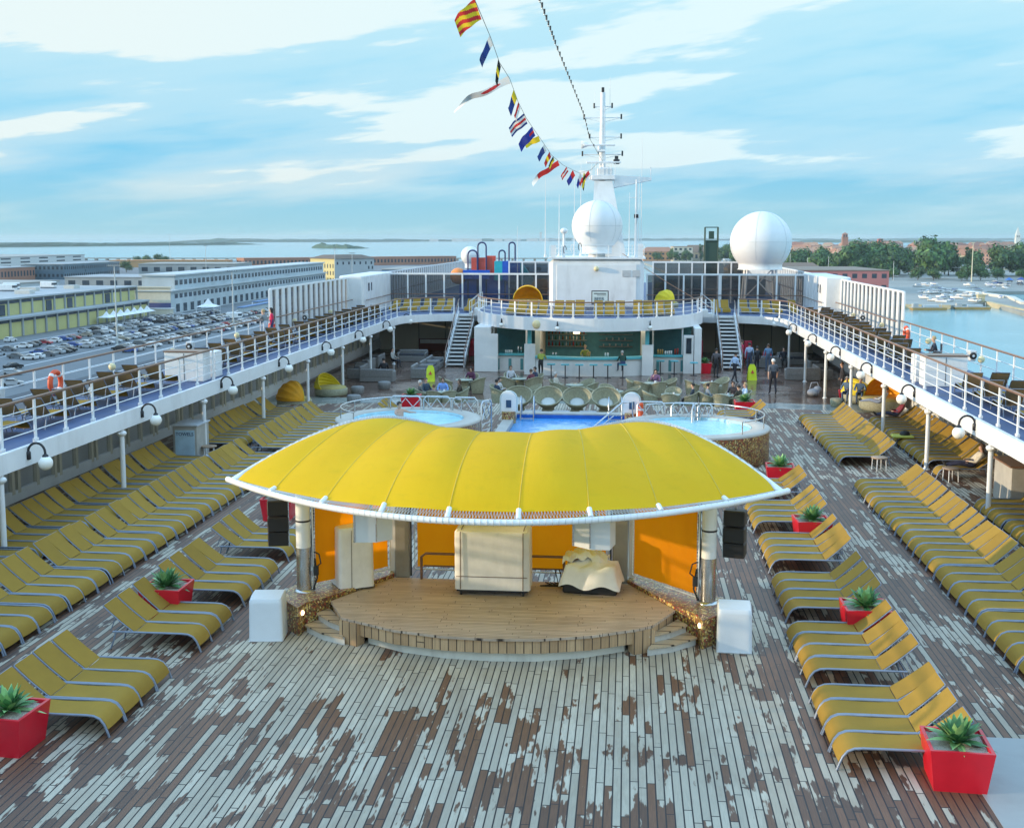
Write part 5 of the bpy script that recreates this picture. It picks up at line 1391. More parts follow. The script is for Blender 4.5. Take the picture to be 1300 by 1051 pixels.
# lifebuoys, deck lights and loudspeakers on the outer railings
def lifebuoy(s, y, lab):
    r = empty('lifebuoy', (s * 16.18, y, ZD + .62), 0, lab, 'lifebuoy', 'lifebuoys on the outer railings')
    b = MB(); b.tube([(0, .36 * math.cos(a), .36 * math.sin(a)) for a in [2 * PI * i / 24 for i in range(24)]], .085, 10, closed=True); b.build('ring', life_red, r)
    for k in range(4):
        a = PI / 4 + PI / 2 * k
        b = MB(); b.tube([(0, .36 * math.cos(a + d_), .36 * math.sin(a + d_)) for d_ in (-.13, 0, .13)], .09, 10); b.build('band', white, r)
lifebuoy(-1, 36.4, 'orange lifebuoy with white bands on the left outer railing')
lifebuoy(1, 58.8, 'orange lifebuoy with white bands on the right outer railing by the windbreak')
lifebuoy(-1, 60.0, 'orange lifebuoy on the left railing behind the couple')
def make_deck_speaker():
    r = empty('deck_speaker'); tag(r, None, 'loudspeaker')
    b = MB(); b.box((0, .05, 0), (.30, .34, .42), bev=.04, taper=.9); b.build('box', pm('speaker_grey', (.55, .57, .58), .5), r)
    b = MB(); b.lathe((0, 0, 0), [(.0, .03), (.10, .02), (.14, 0), (.14, -.02)], 16, 0); b.lathe((0, 0, .002), [(.0, .04), (.05, .03)], 12, 1); o = b.build('cone', [rubber, white], r); o.location = (0, -.125, 0); o.rotation_euler = (PI / 2, 0, 0)
    return r
dsp = make_deck_speaker(); du = []
for s, y, lab in ((-1, 32.6, 'nearest grey deck loudspeaker on the left outer railing'), (-1, 48.0, 'grey deck loudspeaker on the left outer railing between the lockers and the couple'), (-1, 66.0, 'grey deck loudspeaker on the left windbreak'), (1, 47.2, 'grey deck loudspeaker on the right outer railing beside the wheelchair'), (1, 69.0, 'grey deck loudspeaker on the right windbreak')):
    put(dsp, du, (s * 16.05, y, ZD + .75), 0, lab, 'deck loudspeakers')
b = MB(); b.lathe((0, 0, 0), [(0, .10), (.08, .09), (.13, .04), (.14, 0), (.10, -.05)], 14); o_ = b.build('deck_light', pm('warm_lens', (.72, .62, .36), .3)); tag(o_, None, 'light'); dl = []
for s, side in ((-1, 'left'), (1, 'right')):
    for i, y in enumerate((30, 40.5, 46.2, 54.2, 64, 72)):
        o = put(o_, dl, (s * 16.1, y, ZD + .7), 0, 'small round cream deck light on the %s outer railing, %s from the near end' % (side, nth(i + 1)), 'round deck lights'); o.rotation_euler = (PI / 2, 0, 0)
# ------------------------------------------------------------------ lounge furniture
def make_armchair():
    r = empty('wicker_armchair'); tag(r, None, 'armchair')
    G = []
    for i in range(25):
        a = lerp(-2.25, 2.25, i / 24)             # 0 = back of the chair (-x)
        k = (math.cos(a) + .63) / 1.63; top = .58 + .28 * max(0, k) ** 1.3
        row = []
        for j in range(8):
            v = j / 7; rr = lerp(.30, .40, v ** .7) + (.03 if j == 7 else 0)
            row.append((-rr * math.cos(a) * 1.02 , rr * math.sin(a) * .98, lerp(.02, top, v)))
        G.append(row)
    b = MB(); b.sheet(G, 0, True, .035)
    b.tube([(-.42 * math.cos(a) * 1.02, .42 * math.sin(a) * .98, .60 + .28 * max(0, (math.cos(a) + .63) / 1.63) ** 1.3) for a in [lerp(-2.25, 2.25, i / 24) for i in range(25)]], .032, 7)
    b.build('shell', wicker, r)
    b = MB(); b.lathe((.02, 0, 0), [(.30, .02), (.33, .36), (.30, .40), (0, .40)], 20); b.build('seat', wicker, r)
    b = MB(); b.lathe((.03, 0, 0), [(0, .47), (.27, .465), (.30, .43), (.29, .40)], 20); b.build('cushion', pm('beige_cushion', (.40, .37, .26), .8), r)
    return r
ac = make_armchair(); au = []
def make_table():
    r = empty('wicker_table'); tag(r, None, 'table')
    b = MB(); b.lathe((0, 0, 0), [(0, .70), (.47, .70), (.49, .68), (.49, .66), (.44, .63), (0, .63)], 28); b.build('tabletop', pm('table_top', (.30, .33, .26), .25), r)
    b = MB(); b.lathe((0, 0, 0), [(.30, 0), (.22, .25), (.20, .40), (.28, .63)], 20); b.build('base', wicker, r)
    return r
tt = make_table(); ttu = []
cup = MB(); cup.lathe((0, 0, 0), [(0, 0), (.035, .0), (.05, .09), (.045, .09), (.03, .015), (0, .01)], 12); cup.tube([(.045, 0, .075), (.075, 0, .06), (.07, 0, .03), (.04, 0, .02)], .008, 5); cup.lathe((0, 0, -.008), [(0, 0), (.07, 0), (.08, .012), (.0, .006)], 14)
cup0 = cup.build('coffee_cup', white); tag(cup0, None, 'cup'); cu_ = []
FZ = -.4
SEATS = {}
TB = [('T1', -6.75, 57.6, [(200, 1), (255, 1), (305, 1), (20, 1), (95, 1), (150, 1)], 'the far left table by the planter'),
      ('T2', -6.3, 62.6, [(75, 1), (200, 1), (330, 1)], 'the table before the left stairs'),
      ('T3', -3.1, 58.6, [(215, 1), (290, 1), (160, 1), (30, 1)], 'the table left of the white tub chairs'),
      ('T4', -3.3, 63.4, [(30, 1), (130, 1), (230, 1), (320, 1)], 'the table before the left bar counter'),
      ('T5', -.2, 61.0, [(45, 1), (160, 1), (225, 1), (330, 1)], 'the table before the bar stools'),
      ('T6', 1.9, 58.6, [(20, 1), (110, 1), (190, 1), (310, 1)], 'the middle table behind the tub chairs'),
      ('T7', 3.9, 62.2, [(80, 1), (170, 1), (20, 1), (285, 1), (235, 1)], 'the table of the woman resting her chin'),
      ('T8', 4.7, 57.6, [(190, 1), (265, 1), (345, 1), (80, 1)], 'the table of the man in a dark suit'),
      ('T9', 7.35, 57.6, [(190, 1), (255, 1), (310, 1), (60, 1), (20, 1)], 'the far right table by the planter'),
      ('T10', 6.9, 62.5, [(40, 1), (200, 1), (270, 1)], 'the table before the right stairs')]
for nm, x, y, L, where in TB:
    put(tt, ttu, (x, y, FZ), 0, 'round wicker table with smooth top, %s' % where, 'round tables of the lounge')
    for i, (a, rr) in enumerate(L):
        a = R(a + random.uniform(-6, 6)); d = .98 if nm != 'T9' else .92
        px2, py2 = x + d * math.cos(a), y + d * math.sin(a)
        SEATS[nm + str(i)] = (px2, py2, a + PI)
        put(ac, au, (px2, py2, FZ), a + PI, 'greenish wicker armchair, %s clockwise at %s' % (nth(i + 1), where), 'wicker armchairs of the lounge')
    if nm in ('T6', 'T7', 'T8', 'T9', 'T10', 'T3', 'T1'):
        put(cup0, cu_, (x + .15, y - .1, FZ + .709), 1.0, 'white coffee cup on %s' % where, 'coffee cups')
def make_tub():
    r = empty('tub_chair'); tag(r, None, 'tub chair')
    b = MB(); q = 26; til = R(34)
    Mx = Matrix.Rotation(til, 3, 'Y')
    prof = [(.20, -.16), (.36, -.06), (.50, .10), (.60, .27), (.655, .42), (.64, .44), (.58, .28), (.48, .12), (.34, -.02), (.0, -.06)]
    vs = []; n = 32
    for rr, z in prof:
        for k in range(n):
            a = 2 * PI * k / n; v = Mx @ Vector((rr * math.cos(a), rr * math.sin(a), z)); vs.append((v.x, v.y, v.z + .44))
    b.add(vs, [(i * n + k, i * n + (k + 1) % n, (i + 1) * n + (k + 1) % n, (i + 1) * n + k) for i in range(len(prof) - 1) for k in range(n)], 0, True)
    b.tube([tuple((Mx @ Vector((.655 * math.cos(a), .655 * math.sin(a), .44))) + Vector((0, 0, .44))) for a in [2 * PI * i / 32 for i in range(32)]], .035, 7, closed=True)
    b.build('bowl', wicker, r)
    b = MB(); b.lathe((0, 0, 0), [(.36, 0), (.30, .12), (.26, .26)], 20); b.build('base', wicker, r)
    b = MB(); b.lathe((0, 0, 0), [(0, .09), (.26, .085), (.35, .04), (.33, .0), (0, -.02)], 24); b.v = [tuple(Mx @ Vector(q_) + Vector((.0, 0, .44))) for q_ in b.v]; b.build('cushion', cushion, r)
    return r
tubp = make_tub(); tbu = []
for i, x in enumerate((-2.42, -1.05, .27, 1.58)):
    put(tubp, tbu, (x, 53.05, -.02), -PI / 2 + .05 * (i - 1.5), 'round wicker tub chair with white cushion facing the pool, %s from the left' % nth(i + 1), 'tub chairs by the pool')
fs_ = MB(); fs_.box((0, 0, .15), (.82, .5, .26), bev=.05); fs0 = fs_.build('footstool', pm('stool_grey', (.34, .35, .37), .7)); tag(fs0, None, 'footstool'); fu = []
for i, x in enumerate((-1.66, -.38, .82)):
    put(fs0, fu, (x, 51.55, 0), 0, 'grey padded footstool in front of the tub chairs, %s from the left' % nth(i + 1), 'footstools by the pool')
def make_sofa():
    r = empty('wicker_sofa'); tag(r, None, 'sofa')
    b = MB(); b.box((0, 0, .2), (2.0, .85, .40), bev=.04); b.build('base', wicker_grey, r)
    b = MB(); b.box((0, .36, .52), (2.0, .16, .50), bev=.05); b.build('backrest', wicker_grey, r)
    for s in (-1, 1):
        b = MB(); b.box((s * .94, -.04, .42), (.14, .84, .42), bev=.04); b.build('armrest', wicker_grey, r)
    for s in (-1, 1):
        b = MB(); b.box((s * .44, -.06, .46), (.84, .68, .13), bev=.04); b.build('cushion', cushion_dark, r)
    return r
sf = make_sofa(); su = []
for i, (x, y, a, w_) in enumerate(((-12.0, 66.8, PI, 'first sofa of the left corner'), (-9.9, 69.2, -PI / 2 + PI, 'second sofa of the left lounge, along the passage'), (-9.8, 71.6, PI / 2, 'third sofa of the left lounge, along the passage'), (-9.8, 74.0, PI / 2, 'fourth sofa of the left lounge, along the passage'), (-13.6, 68.6, -PI / 2, 'first sofa against the left windows'), (-13.9, 72.0, -PI / 2, 'second sofa against the left windows'), (-13.9, 75.0, -PI / 2, 'third sofa against the left windows'), (-12.0, 78.0, 0, 'sofa at the far end of the left lounge'),
     (11.6, 76.6, PI, 'first sofa of the right lounge behind the walking man'), (14.2, 71.0, PI / 2, 'first sofa against the right windows'), (14.2, 74.0, PI / 2, 'second sofa against the right windows'), (12.9, 70.0, PI, 'sofa at the near end of the right lounge'), (13.5, 78.5, 0, 'sofa at the far end of the right lounge'))):
    put(sf, su, (x, y, FZ), a, 'grey wicker sofa with dark cushions, ' + w_, 'grey wicker sofas')
clam((-13.7, 55.4, -.3), 2.4, tent_orange, 'daybed with a crumpled golden hood near the second left post of the lounge', .95, .86)
clam((-13.2, 60.6, FZ), 1.2, tent_yellow, 'daybed with a half folded yellow hood farther along the left windows', .55, .88)
clam((14.7, 56.8, -.2), -.9, tent_orange, 'daybed with a big orange hood under the right walkway', .85, 1.05)
clam((14.5, 60.6, FZ), 2.2, tent_yellow, 'daybed with a folded yellow hood farther along the right windows', .5, 1.0)
for i, (x, y) in enumerate(((-11.3, 57.8), (-11.9, 61.2), (-10.9, 63.4), (13.0, 58.9))):
    b = MB(); b.lathe((0, 0, 0), [(.30, .02), (.36, .2), (.36, .38), (.30, .42), (0, .42)], 20); o = b.build('wicker_pouf', wicker_grey if x < 0 else wicker); o.location = (x, y, FZ)
    tag(o, 'round wicker pouf %s' % ('on the left lounge floor, %s from the viewer' % nth(i + 1) if x < 0 else 'beside the couple under the right walkway'), 'pouf', 'wicker poufs')
b = MB(); b.box((0, 0, .45), (2.6, .35, .9)); b.box((0, -.18, .7), (2.4, .04, .3), 1); o = b.build('red_sideboard', [pm('mahogany', (.14, .035, .02), .4), pm('white_runner', (.6, .6, .58), .7)]); o.location = (-11.6, 85.6, FZ); tag(o, 'low dark red sideboard against the lounge back wall', 'sideboard')
for x, lab in ((-8.0, 'red banner beside the foot of the left stairs'), (7.35, 'red banner hanging left of the right stairs'), (10.6, 'dark red banner behind the right stairs')):
    b = MB(); b.box((0, 0, .9), (.5, .08, 1.2), bev=.02); b.tube([(-.2, 0, 0), (-.2, 0, .4)], .02, 5); b.tube([(.2, 0, 0), (.2, 0, .4)], .02, 5); o = b.build('red_banner', pm('banner_red', (.45, .02, .05), .6)); o.location = (x, 79.0, FZ); tag(o, lab, 'banner', 'red banners by the stairs')
def caution(x, y, lab):
    r = empty('floor_sign', (x, y, FZ), .1, lab, 'floor sign', 'folding floor signs')
    for s in (-1, 1):
        b = MB(); out = [(-.26, 0), (.26, 0), (.22, .75), (.12, .95), (-.12, .95), (-.22, .75)]
        n = 6; vs = []
        for px2, z in out: vs.append((px2, s * lerp(.2, .03, z / .95), z))
        for px2, z in out: vs.append((px2, s * lerp(.2, .03, z / .95) + .02, z))
        b.add(vs, [tuple(range(6)), tuple(range(11, 5, -1))] + [((i + 1) % 6, i, 6 + i, 6 + (i + 1) % 6) for i in range(6)]); b.build('panel', fluor, r)
    b = MB(); b.add([(-.10, -.205 + .04, .42), (.10, -.165, .42), (0, -.125, .64)], [(0, 1, 2)]); b.build('warning_mark', red_paint, r)
caution(-8.9, 67.0, 'bright yellow-green floor sign at the foot of the left stairs')
caution(9.9, 69.5, 'bright yellow-green floor sign at the foot of the right stairs')

# ------------------------------------------------------------------ people
HM = {k: pm('hair_' + k, v, .6, var=.2, scale=20) for k, v in dict(dark=(.02, .015, .012), brown=(.09, .05, .03), blond=(.42, .30, .15), grey=(.45, .44, .42), white=(.70, .68, .64)).items()}
CM = {}
def cloth(c):
    k = 'cloth_%02x%02x%02x' % tuple(int(x * 255) for x in c)
    if k not in CM: CM[k] = pm(k, c, .8, var=.15, scale=10, bump=.2, bscale=30)
    return CM[k]
def skeleton(pose):
    J = {}
    def bend(px, pz, lean):        # torso from the pelvis at (px, pz), leaning back by lean radians
        f = lambda d: (px - math.sin(lean) * d, 0, pz + math.cos(lean) * d)
        J['pel'] = f(0); J['waist'] = f(.17); J['chest'] = f(.37); J['neck'] = f(.53)
        hx, _, hz = f(.53); J['hl'] = (hx + .015, 0, hz + .07); J['hm'] = (hx + .025, 0, hz + .17); J['ht'] = (hx + .015, 0, hz + .245); J['nose'] = (hx + .125, 0, hz + .15)
        for s, n in ((1, 'L'), (-1, 'R')):
            cx_, _, cz = f(.46); J['sh' + n] = (cx_, s * .185, cz)
    def arm(n, el, wr, hd, th=None):
        s = 1 if n == 'L' else -1
        J['el' + n] = el; J['wr' + n] = wr; J['pa' + n] = tuple(lerp(a, c, .45) for a, c in zip(wr, hd)); J['fi' + n] = hd
        p = J['pa' + n]; J['th' + n] = (p[0] + .035, p[1] - s * .03, p[2] - .01)
    def leg(n, hip, kn, an, toe):
        J['hip' + n] = hip; J['kn' + n] = kn; J['an' + n] = an; J['toe' + n] = toe
    if pose in ('stand', 'walk', 'lean', 'bar'):
        lean = {'stand': .0, 'walk': -.05, 'lean': -.22, 'bar': -.25}[pose]
        bend(0, .95, lean)
        sw = .20 if pose == 'walk' else .02
        for s, n in ((1, 'L'), (-1, 'R')):
            k = s * sw
            leg(n, (0, s * .09, .92), (k * .55 + .03, s * .10, .50), (k - (.06 if k < 0 else 0), s * .10, .09 + (.05 if k < -.1 else 0)), (k + .15, s * .12, .035))
            if pose in ('lean', 'bar'): arm(n, (.22, s * .27, 1.18), (.42, s * .18, 1.12), (.52, s * .12, 1.12))
            else: arm(n, (-k * .5 - .02, s * .25, 1.14), (-k * 1.0 + .06, s * .26, .89), (-k * 1.1 + .09, s * .25, .76))
    elif pose in ('sit', 'sitfwd', 'stool', 'phone'):
        pz = .50 if pose != 'stool' else .86
        bend(0, pz, .12 if pose in ('sit', 'phone') else -.22)
        for s, n in ((1, 'L'), (-1, 'R')):
            leg(n, (.02, s * .10, pz - .01), (.43, s * .13, pz + .02), (.40 + .05 * s, s * .12, pz - .40), (.55 + .05 * s, s * .13, pz - .45))
            if pose == 'phone' and n == 'R': arm(n, (.10, s * .25, pz + .20), (.20, s * .10, pz + .42), (.17, s * .06, pz + .54))
            elif pose in ('sitfwd', 'stool', 'phone'): arm(n, (.20, s * .28, pz + .18), (.42, s * .16, pz + .22), (.50, s * .08, pz + .21))
            else: arm(n, (.05, s * .29, pz + .16), (.26, s * .24, pz + .12), (.36, s * .20, pz + .11))
    elif pose == 'recline':
        bend(0, .44, .62)
        for s, n in ((1, 'L'), (-1, 'R')):
            leg(n, (.02, s * .10, .44), (.45, s * .11, .50), (.86, s * .10, .42), (.94, s * .12, .54))
            arm(n, (-.05, s * .29, .58), (.16, s * .20, .60), (.25, s * .12, .60))
    elif pose == 'swim':
        bend(0, .55, .1)
        for s, n in ((1, 'L'), (-1, 'R')):
            leg(n, (.02, s * .10, .54), (.35, s * .12, .45), (.55, s * .12, .30), (.68, s * .12, .28))
            arm(n, (.12, s * .36, .92), (.36, s * .42, .93), (.50, s * .40, .94))
    return J
RAD = dict(pel=.135, waist=.125, chest=.145, neck=.055, hl=.068, hm=.092, ht=.062, nose=.014)
for n in 'LR': RAD.update({'sh' + n: .068, 'el' + n: .044, 'wr' + n: .030, 'pa' + n: .034, 'fi' + n: .014, 'th' + n: .011, 'hip' + n: .095, 'kn' + n: .060, 'an' + n: .042, 'toe' + n: .034})
EDG = [('pel', 'waist', 'p'), ('waist', 'chest', 's'), ('chest', 'neck', 's'), ('neck', 'hl', 'k'), ('hl', 'hm', 'k'), ('hm', 'ht', 'k'), ('hm', 'nose', 'k')]
for n in 'LR': EDG += [('chest', 'sh' + n, 's'), ('sh' + n, 'el' + n, 's'), ('el' + n, 'wr' + n, 'f'), ('wr' + n, 'pa' + n, 'k'), ('pa' + n, 'fi' + n, 'k'), ('pa' + n, 'th' + n, 'k'), ('pel', 'hip' + n, 'p'), ('hip' + n, 'kn' + n, 'p'), ('kn' + n, 'an' + n, 'c'), ('an' + n, 'toe' + n, 'o')]
MESHC = {}
def person(label, loc, head, pose, shirt, trousers, hair='dark', sleeves=True, shoes=(.02, .02, .02), scale=1.0, legs_bare=False, long_hair=False, bare=False, fat=1.0):
    J = skeleton(pose)
    names = list(J)
    me = bpy.data.meshes.new('tmp'); me.from_pydata([J[k] for k in names], [(names.index(a), names.index(c)) for a, c, _ in EDG], [])
    o = bpy.data.objects.new('tmp', me); COL.objects.link(o)
    o.modifiers.new('k', 'SKIN'); ss = o.modifiers.new('s', 'SUBSURF'); ss.levels = 1; ss.render_levels = 1
    for i, k in enumerate(names):
        rr = RAD[k] * (fat if k in ('pel', 'waist', 'chest', 'shL', 'shR') else 1)
        me.skin_vertices[0].data[i].radius = (rr, rr * (.8 if k in ('chest', 'waist') else 1)) if k not in ('chest', 'waist', 'pel') else (rr * 1.12, rr * .85)
        me.skin_vertices[0].data[i].use_root = (k == 'pel')
    dg = bpy.context.evaluated_depsgraph_get(); dg.update()
    m2 = bpy.data.meshes.new_from_object(o.evaluated_get(dg)); bpy.data.objects.remove(o)
    if bare: sl = {c: 0 for c in 'pskfco'}
    else: sl = {'k': 0, 's': 1, 'p': 2, 'f': 1 if sleeves else 0, 'c': 0 if legs_bare else 2, 'o': 3}
    segs = [(Vector(J[a]), Vector(J[c]), sl[t]) for a, c, t in EDG]
    m2.materials.clear()
    for mm in (skin_m, cloth(shirt), cloth(trousers), cloth(shoes)): m2.materials.append(mm)
    for p in m2.polygons:
        c = p.center; best = 9; bi = 0
        for a, q, k in segs:
            d = q - a; t = max(0, min(1, (c - a).dot(d) / d.length_squared)); dist = (c - a - d * t).length
            if dist < best: best = dist; bi = k
        p.material_index = bi; p.use_smooth = True
    m2.name = 'person'
    r = bpy.data.objects.new('person', m2); COL.objects.link(r); r.location = loc; r.rotation_euler = (0, 0, head); r.scale = (scale,) * 3
    tag(r, label, 'person')
    h = Vector(J['hm']); b = MB(); vs = []; fs = []
    n, m = 14, 7
    for i in range(m + 1):
        th = PI * .60 * i / m
        for k in range(n):
            a = 2 * PI * k / n; cut = 1.0 if math.cos(a) < .35 else max(.45, 1 - .55 * math.cos(a))
            t2 = th * cut
            if long_hair and math.cos(a) < -.1: t2 = th * 1.12
            rr = .104; zz2 = rr * 1.12 * math.cos(t2)
            if long_hair and math.cos(a) < 0 and i == m: zz2 -= .12
            vs.append((h.x - .012 + rr * math.sin(t2) * math.cos(a), rr * .93 * math.sin(t2) * math.sin(a), h.z + .012 + zz2))
    fs = [(i * n + k, i * n + (k + 1) % n, (i + 1) * n + (k + 1) % n, (i + 1) * n + k) for i in range(m) for k in range(n)]
    b.add(vs, fs, 0, True); b.build('hair', HM[hair], r)
    return r
def seated(key, label, *a, **k):
    x, y, rz = SEATS[key]; return person(label, (x - .06 * math.cos(rz), y - .06 * math.sin(rz), FZ - .02), rz, *a, **k)
U = PI / 2; Dn = -PI / 2
person('man in a grey short-sleeved shirt walking away across the lounge floor', (10.35, 63.2, FZ), U + .1, 'walk', (.10, .11, .13), (.02, .02, .03), 'white', False, scale=1.09)
person('person in a grey-brown jacket standing at the foot of the right stairs', (7.85, 70.2, FZ), U - .3, 'stand', (.10, .09, .10), (.03, .03, .035), 'dark', scale=1.02)
person('man in a pale blue shirt and dark trousers walking by the right stairs', (8.75, 68.0, FZ), .5, 'walk', (.42, .55, .75), (.02, .02, .03), 'dark', scale=1.02)
person('person in a light blue top standing behind the right stairs', (10.25, 74.6, FZ), U, 'stand', (.35, .45, .62), (.06, .08, .14), 'dark')
person('person in a pink-red top just behind the right stairs rail', (9.95, 76.6, FZ), .3, 'stand', (.55, .05, .10), (.05, .05, .06), 'brown')
person('person dressed in black standing among the group at the right', (10.6, 73.4, FZ), U + .4, 'stand', (.025, .03, .04), (.02, .02, .03), 'dark', scale=.94)
person('broad man in a blue denim shirt with his back to the viewer', (11.35, 74.0, FZ), U, 'stand', (.13, .24, .40), (.10, .14, .22), 'brown', fat=1.15)
person('waiter in a green waistcoat standing at the left of the bar counter', (-2.6, 69.2, FZ), U - .3, 'bar', (.28, .32, .05), (.015, .015, .015), 'dark', False)
person('barkeeper in a yellow-green waistcoat behind the counter', (-.05, 72.2, FZ), Dn, 'bar', (.30, .32, .06), (.02, .02, .02), 'blond')
person('man in a dark green jumper sitting on a bar stool', (2.3, 69.85, FZ - .02), 2.0, 'stool', (.02, .06, .045), (.04, .06, .14), 'grey', shoes=(.3, .3, .3))
seated('T7' + '0', 'woman in a purple top resting her chin on her hand', 'phone', (.16, .08, .16), (.04, .04, .05), 'dark', long_hair=True)
seated('T8' + '2', 'man in a dark suit leaning back beside the wicker table', 'sit', (.04, .055, .075), (.012, .012, .015), 'dark')
seated('T9' + '0', 'person in a grey top with the back turned at the far right table', 'sitfwd', (.22, .25, .28), (.03, .03, .03), 'dark')
seated('T9' + '3', 'woman in a black top facing the viewer at the far right table', 'sitfwd', (.02, .02, .03), (.03, .03, .04), 'brown')
seated('T9' + '4', 'fair-haired person in a pale blue top half hidden by the right planter', 'sit', (.45, .58, .75), (.1, .1, .12), 'blond')
seated('T9' + '2', 'dark-haired person seen from behind at the far right table', 'sitfwd', (.05, .045, .03), (.03, .03, .03), 'dark')
seated('T1' + '5', 'man in a navy jacket seated by the left planter', 'sit', (.03, .05, .08), (.03, .03, .03), 'brown')
seated('T1' + '4', 'man in a bright blue shirt facing the viewer at the far left table', 'sitfwd', (.22, .38, .80), (.03, .04, .08), 'brown')
seated('T1' + '1', 'child in a plum top seen from behind at the far left table', 'sit', (.16, .09, .15), (.05, .05, .06), 'brown', scale=.9)
seated('T1' + '3', 'woman in a brown jacket turned to the left at the far left table', 'sitfwd', (.06, .045, .03), (.02, .02, .02), 'brown', long_hair=True)
seated('T1' + '0', 'grey-haired person hidden behind the left planter leaves', 'sit', (.12, .12, .12), (.05, .05, .05), 'grey')
seated('T2' + '0', 'woman in a dark purple top seated behind the man in bright blue', 'sitfwd', (.10, .03, .07), (.04, .03, .04), 'dark', long_hair=True)
seated('T3' + '2', 'person in a white top at the table left of the tub chairs', 'sitfwd', (.66, .66, .66), (.05, .05, .06), 'dark')
seated('T4' + '0', 'person in a dark top seated on the right before the left bar counter', 'sitfwd', (.03, .04, .08), (.03, .03, .03), 'dark')
seated('T4' + '1', 'person in a pale grey top seated before the left bar counter', 'sit', (.5, .5, .52), (.05, .05, .06), 'brown')
seated('T3' + '0', 'person in dark blue with the back turned, left of the tub chairs', 'sit', (.03, .05, .10), (.03, .03, .03), 'dark')
seated('T4' + '3', 'person in a maroon top seated alone near the left bar counter', 'sitfwd', (.14, .03, .05), (.03, .03, .04), 'brown')
seated('T5' + '1', 'person in a cream top seated before the bar stools', 'sit', (.50, .46, .38), (.06, .07, .10), 'grey')
person('bare-shouldered bather sitting in the left whirlpool', (-6.25, 44.3, .28), -.6, 'swim', (.5, .3, .2), (.02, .02, .1), 'dark', bare=True)
person('woman in a striped top and beige cardigan reclining on a lounger', (14.05, 39.7, 0), PI, 'recline', (.62, .55, .44), (.03, .03, .06), 'brown', long_hair=True)
person('person in a blue jacket sitting beside a post under the right walkway', (13.3, 57.9, 0 - .05), Dn - .5, 'sitfwd', (.10, .16, .24), (.06, .09, .15), 'grey')
person('second person in a blue jacket leaning close to the first', (13.85, 57.6, -.05), Dn - .3, 'sitfwd', (.09, .15, .25), (.05, .08, .14), 'dark')
person('person in dark clothes standing by a red pot on the right', (14.0, 63.4, FZ), PI, 'stand', (.03, .03, .04), (.03, .03, .04), 'brown')
person('person in a dark red top lying back on the right loungers', (14.0, 50.6, .05), PI, 'recline', (.22, .03, .05), (.05, .06, .12), 'brown')
person('person in pale jeans lying under the orange hood', (14.1, 54.4, .06), PI - .5, 'recline', (.45, .48, .52), (.25, .30, .42), 'brown')
person('dark-haired person lying back on the left sofas', (-11.7, 67.1, FZ + .05), 2.0, 'sit', (.02, .02, .025), (.03, .03, .04), 'dark')
person('person in a pale top sitting at the back of the left sofas', (-12.4, 73.3, FZ + .05), -.2, 'sit', (.35, .33, .30), (.03, .03, .04), 'dark')
person('person in black sitting at the back of the right sofas', (12.6, 76.2, FZ + .05), Dn, 'sit', (.02, .02, .03), (.03, .03, .03), 'dark')
person('person in a red top sitting on the right sofas', (11.6, 76.7, FZ + .05), Dn + .3, 'sit', (.45, .05, .06), (.05, .05, .06), 'dark')
person('man in a grey jacket leaning on the left outer railing', (-15.75, 57.6, ZD), PI - .25, 'lean', (.20, .21, .22), (.42, .47, .55), 'blond')
person('woman in a bright red jacket beside the man at the left railing', (-15.75, 58.6, ZD), PI + .2, 'stand', (.60, .02, .08), (.04, .05, .14), 'dark', long_hair=True)
wc = empty('wheelchair', (15.4, 50.0, ZD), PI - .15, 'dark wheelchair on the right upper walkway', 'wheelchair')
for s in (-1, 1):
    b = MB(); b.tube([(-.05 + .30 * math.cos(a), s * .28, .30 + .30 * math.sin(a)) for a in [2 * PI * i / 24 for i in range(24)]], .022, 6, 0, closed=True); b.tube([(-.05 + .26 * math.cos(a), s * .31, .30 + .26 * math.sin(a)) for a in [2 * PI * i / 24 for i in range(24)]], .010, 5, 1, closed=True)
    for k in range(8): b.tube([(-.05, s * .28, .30), (-.05 + .30 * math.cos(k * PI / 4), s * .28, .30 + .30 * math.sin(k * PI / 4))], .005, 4, 1)
    b.build('wheel', [rubber, chrome], wc)
    b = MB(); b.tube([(.40 + .09 * math.cos(a), s * .24, .09 + .09 * math.sin(a)) for a in [2 * PI * i / 14 for i in range(14)]], .018, 5, closed=True); b.build('caster', rubber, wc)
b = MB(); b.box((.1, 0, .44), (.45, .48, .05)); b.build('seat', cushion_dark, wc)
b = MB(); b.box((-.18, 0, .72), (.04, .46, .48)); b.build('backrest', cushion_dark, wc)
b = MB()
for s in (-1, 1): b.tube([(-.35, s * .25, .95), (-.2, s * .25, .92), (-.18, s * .25, .44), (.35, s * .25, .42), (.48, s * .2, .12)], .018, 6); b.tube([(-.18, s * .25, .66), (.25, s * .25, .66), (.28, s * .25, .44)], .018, 6)
b.build('frame', chrome, wc)
person('elderly person in dark clothes seated in the wheelchair', (15.4, 50.0, ZD - .02), PI - .15, 'sitfwd', (.035, .04, .055), (.025, .025, .03), 'blond')
